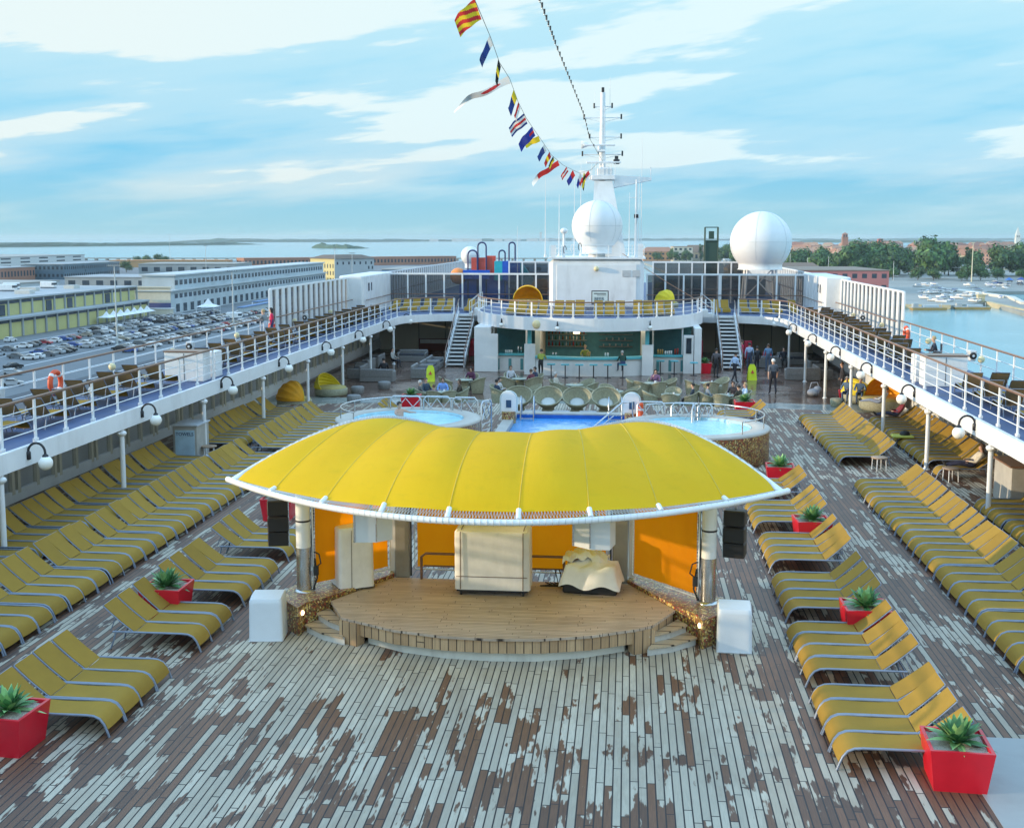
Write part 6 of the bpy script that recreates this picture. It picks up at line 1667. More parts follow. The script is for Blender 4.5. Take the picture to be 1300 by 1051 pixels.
# bags and towels
b = MB(); b.box((0, 0, .07), (.8, .55, .10), bev=.04); b.lathe((.1, .05, .10), [(0, .20), (.14, .16), (.2, .06), (.2, 0)], 14, 1); o = b.build('towel_and_bag', [pm('lime_towel', (.55, .58, .12), .9), rubber]); o.location = (13.1, 45.5, .33); tag(o, 'lime towel with a black bag on a lounger under the right walkway', 'towel')
b = MB(); b.lathe((0, 0, 0), [(.2, 0), (.26, .4), (.24, .42), (0, .38)], 14); o = b.build('red_pot', red_pot); o.location = (13.9, 62.3, FZ); tag(o, 'plain red pot near the right windows', 'pot')
b = MB(); b.sphere((0, 0, .22), .34, 14, 9, 0, .62); b.sphere((.22, .1, .36), .24, 12, 8, 0, .8); b.tube([(-.2, 0, .4), (-.1, .1, .72), (.2, .1, .75), (.3, .1, .5)], .03, 6); o = b.build('grey_bag', pm('bag_grey', (.26, .28, .32), .8, bump=.5, bscale=6)); o.location = (12.4, 62.6, FZ); tag(o, 'bulky grey bag leaning by a right-hand post', 'bag')
# ------------------------------------------------------------------ water and land
GZ = -23.0
b = MB(); b.add([(-14000, -3000, -25), (14000, -3000, -25), (14000, 14000, -25), (-14000, 14000, -25)], [(0, 1, 2, 3)]); struct(b, 'lagoon_water', sea)
asphalt = pm('asphalt', (.155, .165, .175), .8, var=.18, scale=.02, rnd=0, dirt=.25)
concrete = pm('quay_concrete', (.33, .32, .29), .8, var=.15, scale=.05, dirt=.2)
b = MB(); b.prism([(-17.2, -250), (-17.2, 420), (-40, 1150), (-130, 1500), (-330, 1560), (-640, 1500), (-1500, 1650), (-3200, 1500), (-3200, -250)], -27, GZ, 0); struct(b, 'port_ground', asphalt)
b = MB(); b.prism([(-118, 150), (-92, 150), (-92, 700), (-118, 700)], GZ, GZ + .02); struct(b, 'port_road', pm('road_dark', (.07, .075, .085), .75, var=.2, scale=.05, rnd=0))
b = MB()
for x in (-126, -143, -160, -176): b.prism([(x - .25, 215), (x + .25, 215), (x + .25, 500), (x - .25, 500)], GZ + .004, GZ + .024)
b.prism([(-171, 255), (-168, 255), (-166.5, 330), (-169.5, 330)], GZ + .004, GZ + .08); struct(b, 'road_markings', pm('marking_white', (.6, .62, .64), .7))

def window_parts(parent, quads):
    n = len(quads)
    if n > 100:
        b = MB()
        for q in quads: b.add(q, [(0, 1, 2, 3)])
        tag(b.build('window_band', bldg_glass, parent), kind='stuff'); return
    for q in quads: MB().add(q, [(0, 1, 2, 3)]).build('window', bldg_glass, parent)
class QL:
    def __init__(s): s.q = []
    def add(s, vs, fs, mi=0): s.q.append(vs)
def windows_on(mb, p0, p1, z0, z1, n, frac=.55, off=.06, mi=0):
    d = Vector((p1[0] - p0[0], p1[1] - p0[1], 0)); L = d.length; u = d / L; nrm = Vector((u.y, -u.x, 0)) * off
    for i in range(n):
        a = L * (i + .5 - frac / 2) / n; c = L * (i + .5 + frac / 2) / n
        A = Vector((*p0, 0)) + u * a + nrm; B_ = Vector((*p0, 0)) + u * c + nrm
        mb.add([(A.x, A.y, z0), (B_.x, B_.y, z0), (B_.x, B_.y, z1), (A.x, A.y, z1)], [(0, 1, 2, 3)], mi)

ywall = pm('yellow_wall', (.52, .49, .20), .7, var=.08, scale=.08, dirt=.2); greyc = pm('grey_concrete', (.30, .33, .34), .7, var=.12, scale=.1, dirt=.25); roofgrey = pm('flat_roof', (.34, .36, .37), .8, var=.15, scale=.06, dirt=.3)
W = empty('warehouse', (-192, 190, GZ), 0, 'long two-storey yellow warehouse with grey pilasters and a terrace', 'warehouse')
b = MB(); b.box((-18, 128, 5.7), (36, 257, 11.4)); b.box((1.5, 128, 2.9), (6, 258, 5.8)); b.build('wall', ywall, W)
b = MB(); b.box((-18, 128, 11.55), (37.5, 259, .5)); b.box((2.0, 128, 6.0), (7.4, 259, .6)); b.build('roof', roofgrey, W)
def parts(name, mb, m, parent, locs):
    o0 = mb.build(name, m, parent)
    for i, l in enumerate(locs):
        o = o0 if i == 0 else o0.copy()
        if i: COL.objects.link(o); o.parent = parent
        o.location = l
parts('pilaster', MB().box((0, 0, 0), (.5, .9, 5.2)), greyc, W, [(.12, 3 + 7.5 * k, 8.6) for k in range(35)])
parts('pilaster', MB().box((0, 0, 0), (.5, .9, 5.6)), greyc, W, [(4.7, 3 + 7.5 * k, 2.9) for k in range(35)])
parts('clerestory_window', MB().box((0, 0, 0), (.3, 6.4, 1.0)), bldg_glass, W, [(.02, 6.75 + 7.5 * k, 10.6) for k in range(34)])
parts('clerestory_window', MB().box((0, 0, 0), (.3, 6.4, .9)), bldg_glass, W, [(4.52, 6.75 + 7.5 * k, 5.1) for k in range(34)])
parts('loading_door', MB().box((0, 0, 0), (.4, 3.6, 3.4)), bldg_glass, W, [(.05, 6.75 + 7.5 * k, 8.2) for k in (20, 24, 26, 30)])
for k in range(12): MB().box((-8 - random.random() * 20, 10 + 20 * k, 12.4), (3 + random.random() * 3, 3 + random.random() * 6, 1.4), 0).build('roof_plant', [pm('plant_cream', (.55, .54, .50), .6)], W)
b = MB(); b.box((.35, 151, 8.3), (.2, 6.5, 4.6), 0); b.box((.47, 153.2, 9.6), (.1, 3.5, .9), 1); b.add([(.53, 153.6, 9.4), (.53, 154.9, 9.4), (.53, 153.4, 6.6), (.53, 152.2, 6.6)], [(0, 1, 2, 3)], 1); b.build('emblem', [white, pm('emblem_blue', (.02, .12, .40), .4)], W)

W = empty('warehouse', (-181, 456, GZ), 0, 'long pale grey-white warehouse with a cream gable end behind the car park', 'warehouse')
palew = pm('pale_wall', (.46, .52, .55), .7, var=.1, scale=.08, dirt=.25)
b = MB(); b.box((-11, 122, 4.6), (22, 244, 9.2)); b.build('wall', palew, W)
b = MB(); b.box((-8, 125, 12.2), (14, 236, 6.2)); b.build('upper_wall', palew, W)
b = MB(); b.box((-11, -.1, 5.5), (21.8, .5, 10.4)); b.box((-11, -.4, 10.9), (23, 1.2, .5)); b.build('gable', cream, W)
b = MB(); b.box((-11, 122, 9.4), (24, 246, .5)); b.box((-8, 125, 15.5), (15.5, 238, .6)); b.build('roof', pm('pale_roof', (.52, .55, .55), .7, var=.1, scale=.06, dirt=.25), W)
parts('window', MB().box((0, 0, 0), (.1, 3.2, 1.8)), bldg_glass, W, [(.03, 5.6 + 5.2 * k, 7.1) for k in range(46)])
parts('window', MB().box((0, 0, 0), (.1, 3.2, 2.0)), bldg_glass, W, [(-.97, 8.6 + 5.2 * k, 12.4) for k in range(45)])
b = MB(); windows_on(b, (0, 3), (0, 242), .5, 3.8, 30, .5); tag(b.build('ground_floor_door', bldg_glass, W), kind='stuff')
b = MB(); b.box((-11, -.55, 3.6), (22, .5, 1.9)); b.build('banner', pm('banner_navy', (.05, .06, .17), .6), W)
b = MB(); b.box((-11, -2.2, 1.2), (24, 3.5, 2.2)); b.box((-11, -2.2, 2.45), (25, 4.2, .3), 1); b.build('annex', [cream, white], W)
for k in range(3):
    x, y, L = ((-150, 470, 40), (-157, 520, 60), (-165, 600, 70))[k]
    b = MB(); b.box((0, 0, 1.6), (2.2, L, 3.2)); b.box((0, 0, 3.3), (3.0, L + 1, .3), 1); o = b.build('hoarding', [palew, pm('hoarding_blue', (.10, .20, .38), .6)]); o.location = (x, y, GZ); tag(o, 'long low pale hoarding, %s beyond the car park' % nth(k + 1), 'hoarding', 'hoardings beyond the car park')
W = empty('apartment_block', (-187.5, 742, GZ), R(-40), 'tall pale yellow building with a shade-greyed side and a brown roof beyond the sheds', 'building')
b = MB(); b.box((-11, 16, 8.5), (27, 32, 17), 0); b.build('wall', pm('tall_yellow_wall', (.60, .52, .24), .7, var=.06, scale=.05, dirt=.15), W)
b = MB(); b.box((2.55, 16, 8.5), (.15, 32, 17)); b.build('side_wall', pm('shaded_yellow_wall', (.40, .44, .46), .7, var=.06, scale=.05, dirt=.15), W)  # grey in the colour stands for the shade on this wall
b = MB(); b.add([(-25.5, -1, 17), (3.5, -1, 17), (3.5, 33, 17), (-25.5, 33, 17), (-18, 6, 19.4), (-4, 6, 19.4), (-4, 27, 19.4), (-18, 27, 19.4)], [(0, 1, 5, 4), (1, 2, 6, 5), (2, 3, 7, 6), (3, 0, 4, 7), (4, 5, 6, 7)]); b.build('roof', pm('brown_roof', (.16, .115, .085), .8, var=.15, scale=.2), W)
b = QL()
for z in (2, 6.5, 11): windows_on(b, (-24.5, 0), (2.5, 0), z, z + 2.6, 9, .32)
windows_on(b, (2.62, 0), (2.62, 32), 13.2, 15.0, 7, .28); windows_on(b, (2.62, 26), (2.62, 32), 5, 7, 2, .4); windows_on(b, (2.62, 26), (2.62, 32), 10, 12, 2, .4); window_parts(W, b.q)
brick = pm('brick_red', (.36, .17, .11), .8, var=.15, scale=.05, dirt=.2)
def block(name, c, d, h, m, label, rz=0, roof=None, rows=0, cols=0, cat='building', group=None, rh=0.0):
    r = empty(name, (c[0], c[1], GZ - .2), rz, label, cat, group)
    b = MB(); b.box((0, 0, h / 2), (d[0], d[1], h)); b.build('wall', m, r)
    b = MB()
    if rh:
        b.add([(-d[0] / 2 - .5, -d[1] / 2 - .5, h), (d[0] / 2 + .5, -d[1] / 2 - .5, h), (d[0] / 2 + .5, d[1] / 2 + .5, h), (-d[0] / 2 - .5, d[1] / 2 + .5, h)] +
              ([(-d[0] / 2 + d[1] * .2, 0, h + rh), (d[0] / 2 - d[1] * .2, 0, h + rh)] if d[0] > d[1] else [(0, -d[1] / 2 + d[0] * .2, h + rh), (0, d[1] / 2 - d[0] * .2, h + rh)]),
              [(0, 1, 5, 4), (2, 3, 4, 5), (1, 2, 5), (3, 0, 4)] if d[0] > d[1] else [(1, 2, 5, 4), (3, 0, 4, 5), (0, 1, 4), (2, 3, 5)])
    else: b.box((0, 0, h + .25), (d[0] + .8, d[1] + .8, .5))
    b.build('roof', roof or roofgrey, r)
    if rows:
        b = QL()
        for k in range(rows):
            z0 = h * (k + .35) / rows; z1 = h * (k + .75) / rows
            windows_on(b, (-d[0] / 2, -d[1] / 2), (d[0] / 2, -d[1] / 2), z0, z1, cols, .5); n2 = max(2, int(cols * d[1] / d[0]))
            windows_on(b, (d[0] / 2, -d[1] / 2), (d[0] / 2, d[1] / 2), z0, z1, n2, .5); windows_on(b, (-d[0] / 2, d[1] / 2), (-d[0] / 2, -d[1] / 2), z0, z1, n2, .5)
        window_parts(r, b.q)
    return r
block('shed', (-300, 1265), (250, 24), 9, brick, 'very long low red brick shed near the water', R(37), pm('shed_roof', (.40, .20, .13), .8), 1, 60, 'shed')
block('shed', (-470, 1180), (120, 30), 7, pm('ochre_wall', (.50, .30, .14), .8), 'orange-roofed low shed left of the long brick shed', R(10), pm('orange_roof', (.60, .28, .12), .8), 0, 0, 'shed')
block('glass_building', (-425, 872), (30, 95), 11, pm('blue_glass_wall', (.07, .13, .18), .3, var=.2, scale=.2), 'dark blue glass-fronted building at the far left', 0, greyc, 2, 9)
block('brick_building', (-460, 770), (60, 100), 9.5, brick, 'dull red brick building at the left edge of the port', 0, roofgrey, 1, 14)
p = block('car_park', (-690, 1190), (150, 190), 11, pm('car_park_white', (.55, .57, .56), .7), 'white multi-storey car park with dark open decks at the far left', 0, concrete, 3, 4)
b = MB()
for k in range(13):
    t = k / 12; b.tube([(-60 + 130 * t, -95, 11), (-60 + 130 * t, -95, 11.5 + 7 * math.sin(PI * t))], .35, 4)
b.tube([(-60 + 130 * k / 12, -95, 11.5 + 7 * math.sin(PI * k / 12)) for k in range(13)], .6, 4)
for k in range(12): b.tube([(-60 + 130 * k / 12, -95, 11), (-60 + 130 * (k + 1) / 12, -95, 11.5 + 7 * math.sin(PI * (k + 1) / 12))], .3, 4)
b.build('roof_truss', pm('truss_grey', (.16, .2, .2), .6), p)
for i, (x, y, dx_, dy_, h, m) in enumerate(((-330, 560, 60, 70, 8, palew), (-300, 700, 70, 50, 7, greyc), (-360, 960, 80, 60, 9, greyc), (-260, 980, 70, 60, 8, palew), (-150, 900, 60, 80, 7, pm('blue_shed', (.12, .25, .42), .6)), (-90, 1010, 80, 50, 8, pm('blue_shed2', (.14, .26, .40), .6)), (-250, 860, 40, 60, 8, cream), (-380, 480, 90, 60, 9, greyc))):
    block('shed', (x, y), (dx_, dy_), h, m, ('flat-roofed grey port shed, %s farthest behind the warehouses' % nth(i + 1)), .1 * (i % 3 - 1), roofgrey if i % 2 else concrete, 1, 8, 'shed', 'port sheds behind the warehouses')
r = empty('causeway', (-60, 1640, -25), R(4), 'long low causeway with arches across the lagoon', 'causeway')
b = MB(); b.box((-350, 0, 3.2), (1500, 8, 1.6)); b.build('deck', concrete, r)
b = MB()
for k in range(96): b.box((-1090 + 15.5 * k, 0, 1.2), (3, 7, 2.6))
b.build('pier', pm('pier_brick', (.28, .22, .18), .8), r)

# light masts over the port
for i, (x, y, h) in enumerate(((-139, 312, 23), (-130, 383, 19.5), (-150, 640, 22), (-330, 900, 24), (-175, 700, 24), (-90, 720, 24), (-420, 700, 20), (-520, 1300, 34))):
    r = empty('light_mast', (x, y, GZ), .3 * i, 'tall slim grey light mast, %s from the viewer over the port' % nth(i + 1), 'light mast', 'light masts of the port')
    b = MB(); b.tube([(0, 0, 0), (0, 0, h)], [.28, .14], 8); b.lathe((0, 0, 0), [(.6, 0), (.6, 1.1), (.3, 1.2)], 8); b.build('pole', pm('galvanised', (.50, .53, .52), .5), r)
    b = MB(); b.tube([(-1.6, 0, h), (1.6, 0, h)], .12, 6)
    for k in range(5): b.box((-1.5 + .75 * k, -.2, h + .15), (.5, .35, .35))
    b.build('lamp_head', pm('galvanised_dark', (.28, .30, .30), .5), r)
def make_tent():
    r = empty('white_tent'); tag(r, None, 'tent')
    b = MB(); b.add([(-2.5, -2.5, 2.4), (2.5, -2.5, 2.4), (2.5, 2.5, 2.4), (-2.5, 2.5, 2.4), (-.9, -.9, 3.1), (.9, -.9, 3.1), (.9, .9, 3.1), (-.9, .9, 3.1), (0, 0, 4.6)], [(0, 1, 5, 4), (1, 2, 6, 5), (2, 3, 7, 6), (3, 0, 4, 7), (4, 5, 8), (5, 6, 8), (6, 7, 8), (7, 4, 8)]); b.build('canopy', white, r)
    b = MB()
    for x in (-2.4, 2.4):
        for y in (-2.4, 2.4): b.tube([(x, y, 0), (x, y, 2.45)], .07, 5)
    b.build('pole', white, r); return r
t0 = make_tent(); tu_ = []
for i in range(7): put(t0, tu_, (-183.5, 402 + 6 * i, GZ), 0, 'small white pointed tent, %s of the row along the yellow warehouse' % nth(i + 1), 'tents along the yellow warehouse')
put(t0, tu_, (-163, 449, GZ), 0, 'single white pointed tent at the end of the car park', None, 1.5)

# ------------------------------------------------------------------ parked cars
PAINT = dict(white=(.72, .73, .74), silver=(.42, .45, .48), grey=(.14, .155, .17), black=(.015, .016, .02), navy=(.02, .04, .12), red=(.35, .02, .03), beige=(.34, .31, .25), blue=(.03, .09, .32))
def make_car(c, kind):
    m = pm('car_' + c, PAINT[c], .25, .15, var=.04, rnd=0)
    L, Wd = (4.3, 1.75) if kind == 0 else (4.7, 1.8)
    if kind == 0: top = [(-2.1, .55), (-2.12, .85), (-1.95, 1.0), (-1.55, 1.42), (-.5, 1.50), (.35, 1.45), (1.0, .98), (1.95, .82), (2.15, .6), (2.15, .32), (-2.1, .32)]
    else: top = [(-2.3, .55), (-2.32, .82), (-2.2, .95), (-1.55, .98), (-.85, 1.40), (.1, 1.44), (.45, 1.40), (1.15, .95), (2.15, .78), (2.35, .58), (2.35, .3), (-2.3, .3)]
    r = empty('parked_car'); tag(r, None, 'car')
    b = MB(); n = len(top)
    def sec(y, ins): return [(x * (1 - ins * .02), y * (1 - (.16 if z > 1.05 else .0)), z) for x, z in top]
    vs = sec(-Wd / 2, 1) + sec(Wd / 2, 1)
    b.add(vs, [tuple(range(n)), tuple(range(2 * n - 1, n - 1, -1))] + [((i + 1) % n, i, n + i, n + (i + 1) % n) for i in range(n)]); b.build('body', m, r)
    b = MB()
    xs_ = (-1.55, .85) if kind == 0 else (-1.15, .95)
    x0, x1 = xs_
    for s in (-1, 1):
        y0 = s * (Wd / 2 + .006); y1 = s * (Wd / 2 * .845 + .012)
        P = [(x0 - .12, y0, 1.02), (x1, y0, .99), (x1 - .62, y1, 1.38), (x0 + .22, y1, 1.38)]
        b.add(P, [(0, 1, 2, 3) if s < 0 else (3, 2, 1, 0)])
    if kind == 0: fr_, bk_ = ((.98, 1.0), (.40, 1.42)), ((-1.93, 1.03), (-1.60, 1.38))
    else: fr_, bk_ = ((1.12, .98), (.50, 1.37)), ((-1.52, 1.0), (-.92, 1.36))
    for (xa, za), (xb, zb) in (fr_, bk_):
        o_ = .02 if xa > 0 else -.02
        b.add([(xa + o_, -Wd * .42, za + .012), (xa + o_, Wd * .42, za + .012), (xb + o_, Wd * .36, zb + .012), (xb + o_, -Wd * .36, zb + .012)], [(0, 1, 2, 3)])
    b.build('window', pm('car_glass', (.02, .025, .03), .08, rnd=0), r)
    w0 = None
    for x in (-L * .3, L * .3):
        for s in (-1, 1):
            if w0 is None:
                b = MB(); b.cyl((0, -.1, 0), (0, .1, 0), .32, 12, 0); b.lathe((0, 0, 0), [(.0, 0)] * 2, 4) if False else None
                w0 = b.build('wheel', rubber, r); w_ = w0
            else:
                w_ = w0.copy(); COL.objects.link(w_); w_.parent = r
            w_.location = (x, s * Wd * .46, .32)
    return r
cars = {}; crnd = random.Random(5)
cw = ['white'] * 6 + ['silver'] * 5 + ['grey'] * 4 + ['black'] * 5 + ['navy'] * 2 + ['red'] + ['beige'] + ['blue']
def place_car(x, y, rz, lab):
    c = crnd.choice(cw); k = crnd.randrange(2)
    if (c, k) not in cars: cars[(c, k)] = (make_car(c, k), [])
    p_, u_ = cars[(c, k)]
    put(p_, u_, (x + crnd.uniform(-.3, .3), y, GZ + .024), rz + crnd.uniform(-.03, .03), lab % c, 'cars parked in the port')
for ri, (x, y0, y1, fill) in enumerate(((-131.5, 285, 470, .62), (-137.0, 300, 480, .8), (-148.5, 276, 500, .8), (-153.8, 270, 505, .85), (-166.0, 300, 470, .65), (-174, 365, 450, .6))):
    y = y0; i = 0
    while y < y1:
        if crnd.random() < fill * (1 if y > 330 else .5) and i <= 99:
            i += 1
            place_car(x, y, crnd.choice((0, PI)), '%%s car parked %s from the near end of the %s row from the ship' % (nth(min(i, 99)), nth(ri + 1)))
        y += 2.9
for i, (x, y, rz) in enumerate(((-126, 232, .4), (-142, 262, 1.2), (-150, 250, 1.4), (-159, 280, 1.35), (-162, 290, 1.4), (-136, 250, .2), (-180, 330, 1.5), (-112, 300, 1.5), (-105, 380, 1.5))):
    place_car(x, y, rz, '%%s car standing loose on the near port ground, %s from the viewer' % nth(i + 1))
vans = []
b = MB(); b.box((0, 0, 1.5), (5.6, 2.1, 2.2), 0, bev=.2); b.box((2.3, 0, 1.75), (1.1, 2.12, .8), 1); b.box((0, 0, .4), (5.4, 2.0, .4), 1)
v0 = b.build('parked_van', [white, bldg_glass]); tag(v0, None, 'van')
for i, (x, y, z, rz) in enumerate(((-216, 395, GZ + 11.8, .1), (-222, 408, GZ + 11.8, .2), (-214, 420, GZ + 11.8, .0), (-146, 430, GZ + .03, .1), (-160, 500, GZ + .03, 1.5))):
    put(v0, vans, (x, y, z), rz, 'white van %s' % ('on the roof of the yellow warehouse, %s from the viewer' % nth(i + 1) if i < 3 else ('among the cars of the car park' if i == 3 else 'beyond the car park by the hoardings')), 'white vans')

# ------------------------------------------------------------------ trees
leafm = [pm('leaf_dark', (.035, .085, .030), .7, var=.35, scale=.25, rnd=.15), pm('leaf_mid', (.055, .135, .035), .7, var=.35, scale=.25, rnd=.15), pm('leaf_light', (.11, .20, .05), .7, var=.3, scale=.25, rnd=.15)]
bark = pm('bark', (.10, .08, .06), .9, var=.3)
def make_tree(seed, h, wd, n, kind='round'):
    rnd = random.Random(seed); r = empty('tree'); tag(r, None, 'tree')
    b = MB(); b.tube([(0, 0, 0), (.02 * h, 0, h * .2), (0, .01 * h, h * .45), (0, 0, h * .7)], [.028 * h, .022 * h, .016 * h, .006 * h], 7)
    for k in range(5):
        a = k * 1.3 + rnd.random(); b.tube([(0, 0, h * (.22 + .07 * k)), (.2 * wd * math.cos(a), .2 * wd * math.sin(a), h * (.42 + .07 * k)), (.36 * wd * math.cos(a), .36 * wd * math.sin(a), h * (.5 + .08 * k))], [.012 * h, .008 * h, .003 * h], 5)
    b.build('trunk', bark, r)
    b = MB(); lobes = []
    for k in range(13):
        if kind == 'tall': lobes.append((Vector((rnd.gauss(0, .10) * wd, rnd.gauss(0, .10) * wd, h * lerp(.18, .90, k / 12))), wd * .30 * (1 - abs(k / 12 - .4)) + .4))
        else:
            a = k * 2.4; q = math.sqrt((k + .5) / 13) * .36 * wd; z = h * (.54 + .20 * math.cos(q / wd * 3.6) + rnd.uniform(-.26, .15)); lobes.append((Vector((q * math.cos(a), q * math.sin(a), z)), wd * rnd.uniform(.17, .26)))
    s = wd / 26
    for k in range(n):
        c, rr = lobes[rnd.randrange(13)]
        d = Vector((rnd.gauss(0, 1), rnd.gauss(0, 1), rnd.gauss(0, 1) * .9)).normalized(); rad = rr * rnd.uniform(.55, 1.08) * (1 + .18 * math.sin(d.x * 7 + c.x) * math.cos(d.y * 6))
        p = c + d * rad
        if p.z < h * .12: continue
        u = d.orthogonal().normalized(); u.rotate(Quaternion(d, rnd.random() * 6.28)); w_ = d.cross(u); nn = (d * rnd.uniform(-.5, .5) + u).normalized(); q = s * rnd.uniform(.6, 1.5)
        j = 0 if rnd.random() < .45 else (1 if rnd.random() < .75 else 2)
        b.add([p - nn * q - w_ * q * .5, p + w_ * q * .7 - nn * q * .1, p + nn * q, p - w_ * q * .6 + nn * q * .3], [(0, 1, 2, 3)], j)
    b.build('crown', leafm, r)
    return r
tp = [make_tree(1, 30, 34, 5200), make_tree(2, 24, 26, 3600), make_tree(3, 26, 10, 2200, 'tall'), make_tree(4, 12, 15, 1500)]
tuu = [[], [], [], []]
TR = [(233, 905, 0, 1.0, 'broad dome-shaped green tree standing alone over the marina'),
 (176, 960, 1, 1.0, None), (188, 985, 1, 1.12, None), (199, 965, 1, .95, None), (206, 1000, 1, 1.1, None), (214, 955, 1, .9, None), (168, 1000, 1, .9, None), (222, 990, 1, 1.05, None), (152, 1040, 1, .85, None), (140, 1000, 3, 1.3, None), (128, 1010, 2, .8, None), (100, 1020, 1, .8, None),
 (262, 925, 2, .95, 'slim dark poplar behind the white pole'), (305, 905, 2, 1.0, 'tall dark poplar before the elevated road'), (330, 960, 1, 1.2, None), (318, 985, 1, 1.1, None), (345, 990, 1, 1.2, None), (285, 1000, 1, .8, None), (268, 1015, 1, .8, None),
 (212, 872, 3, .8, None), (182, 955, 1, .8, None), (193, 990, 1, 1.05, None), (204, 950, 3, 1.4, None), (160, 980, 1, .85, None), (146, 1005, 1, .8, None), (230, 1010, 1, .9, None), (298, 960, 1, 1.0, None), (340, 930, 3, 1.2, None), (262, 980, 1, .8, None), (276, 960, 3, 1.2, None), (248, 1020, 1, .8, None), (222, 868, 3, .7, None), (246, 870, 3, .85, None), (256, 872, 3, .9, None), (240, 862, 3, .6, None), (270, 880, 3, .7, None), (196, 880, 3, .7, None), (185, 890, 3, .8, None), (290, 890, 3, .6, None), (310, 895, 3, .6, None), (328, 900, 3, .6, None),
 (60, 1480, 1, .7, None), (75, 1460, 1, .6, None), (95, 1500, 2, .9, None), (110, 1500, 2, 1.0, None), (122, 1470, 1, .9, None), (135, 1450, 1, .8, None), (40, 1500, 3, 1, None),
 (-250, 690, 3, .9, None), (-225, 735, 3, .8, None), (-240, 720, 3, .7, None), (-560, 1330, 3, .8, None), (-575, 1335, 3, .7, None), (-550, 1340, 3, .9, None), (-540, 1335, 3, .7, None), (-440, 1000, 3, .8, None), (-140, 640, 3, .6, None)]
TR.sort(key=lambda q: q[1]); tcount = {}
for i, (x, y, k, s, lab) in enumerate(TR):
    where = 'beyond the marina' if x > 125 else ('in the old town behind the mast' if x > 0 else 'among the port buildings')
    tcount[(k, where)] = tcount.get((k, where), 0) + 1
    put(tp[k], tuu[k], (x, y, GZ), i * 1.7, lab or '%s, %s nearest of its shape %s' % (('bushy green tree', 'leafy green tree', 'slim tall green tree', 'low round bush-like tree')[k], nth(tcount[(k, where)]), where), 'trees round the harbour', s)

# ------------------------------------------------------------------ right bank: quay, marina and town
b = MB(); b.prism([(40, 1000), (60, 620), (112, 566), (131, 556), (149, 552), (172, 580), (176.5, 585), (168, 505), (168, 420), (196, 420), (196, 700), (900, 760), (4200, 1400), (4200, 4300), (700, 4300), (60, 2600), (20, 1540)], -27, GZ - .3, 0)
struct(b, 'quay', pm('quay_ground', (.30, .30, .27), .85, var=.2, scale=.02, dirt=.3, rnd=0))
b = MB(); b.prism([(166.5, 420), (169, 420), (177.5, 586), (175, 588)], -25.5, GZ + .2); b.prism([(131, 555), (150, 551), (150.4, 552.4), (131, 556.6)], -25.5, GZ + .1); tag(b.build('quay_wall', pm('quay_stone', (.50, .42, .26), .8, var=.15, scale=.1, dirt=.3)), 'pale stone quay wall along the canal', 'quay wall')
b = MB(); b.prism([(190, 690), (196, 705), (200, 620), (188, 566), (186, 567), (197, 620)], GZ - .3, GZ + .9); tag(b.build('low_wall', pm('low_wall_white', (.60, .57, .50), .8)), 'pale low wall running through the boatyard', 'wall')
block('terminal', (118, 705), (54, 78), 12.5, pm('pink_wall', (.46, .17, .16), .8, var=.12, scale=.05, dirt=.25), 'low pink-red warehouse with a flat grey roof behind the right windbreak', .06, pm('brown_flat_roof', (.22, .17, .13), .8), 2, 10, 'warehouse')
block('apartment_block', (291, 1165), (26, 22), 21, cream, 'cream apartment block with rows of dark windows among the trees', -.25, None, 6, 7, 'building')
r = empty('elevated_road', (330, 985, GZ), R(2), 'white elevated road on piers in front of the town', 'bridge')
b = MB(); b.box((0, 0, 7.2), (130, 9, 2.4)); b.build('deck', white, r)
b = MB()
for k in range(8): b.box((-60 + 17 * k, 0, 3), (1.6, 6, 6.2))
b.build('pier', concrete, r)
b = MB(); b.tube([(0, 0, 0), (0, 0, 27)], [.45, .22], 8); b.box((0, 0, 27), (2.2, .6, .5)); o = b.build('flagpole', pm('cream_pole', (.66, .60, .42), .5)); o.location = (240.6, 840, GZ); tag(o, 'tall cream pole rising over the boatyard', 'pole')
def tower(x, y, h, w_, m, label, cap):
    r = empty('bell_tower', (x, y, GZ), 0, label, 'bell tower')
    b = MB(); b.box((0, 0, h / 2), (w_, w_, h)); b.build('shaft', m, r)
    b = MB(); b.box((0, 0, h + .4), (w_ * 1.15, w_ * 1.15, .8)); b.box((0, 0, h + 3), (w_ * .85, w_ * .85, 5)); b.add([(-w_ / 2, -w_ / 2, h + 5.5), (w_ / 2, -w_ / 2, h + 5.5), (w_ / 2, w_ / 2, h + 5.5), (-w_ / 2, w_ / 2, h + 5.5), (0, 0, h + 5.5 + cap)], [(0, 1, 4), (1, 2, 4), (2, 3, 4), (3, 0, 4)]); b.build('belfry', m, r)
    b = MB(); windows_on(b, (-w_ * .43, -w_ * .43), (w_ * .43, -w_ * .43), h + 1, h + 4.5, 2, .5); b.build('opening', bldg_glass, r)
tower(355, 1960, 30, 9, brick, 'brick bell tower at the left of the town', 3)
tower(430, 2050, 22, 10, pm('red_tower', (.46, .14, .10), .8), 'short red tower above the trees', 1)
tower(1085, 3400, 30, 12, pm('white_tower', (.65, .64, .58), .8), 'white pointed church tower on the skyline', 24)
tower(1330, 2900, 30, 7, brick, 'slender tower at the far right skyline', 8)
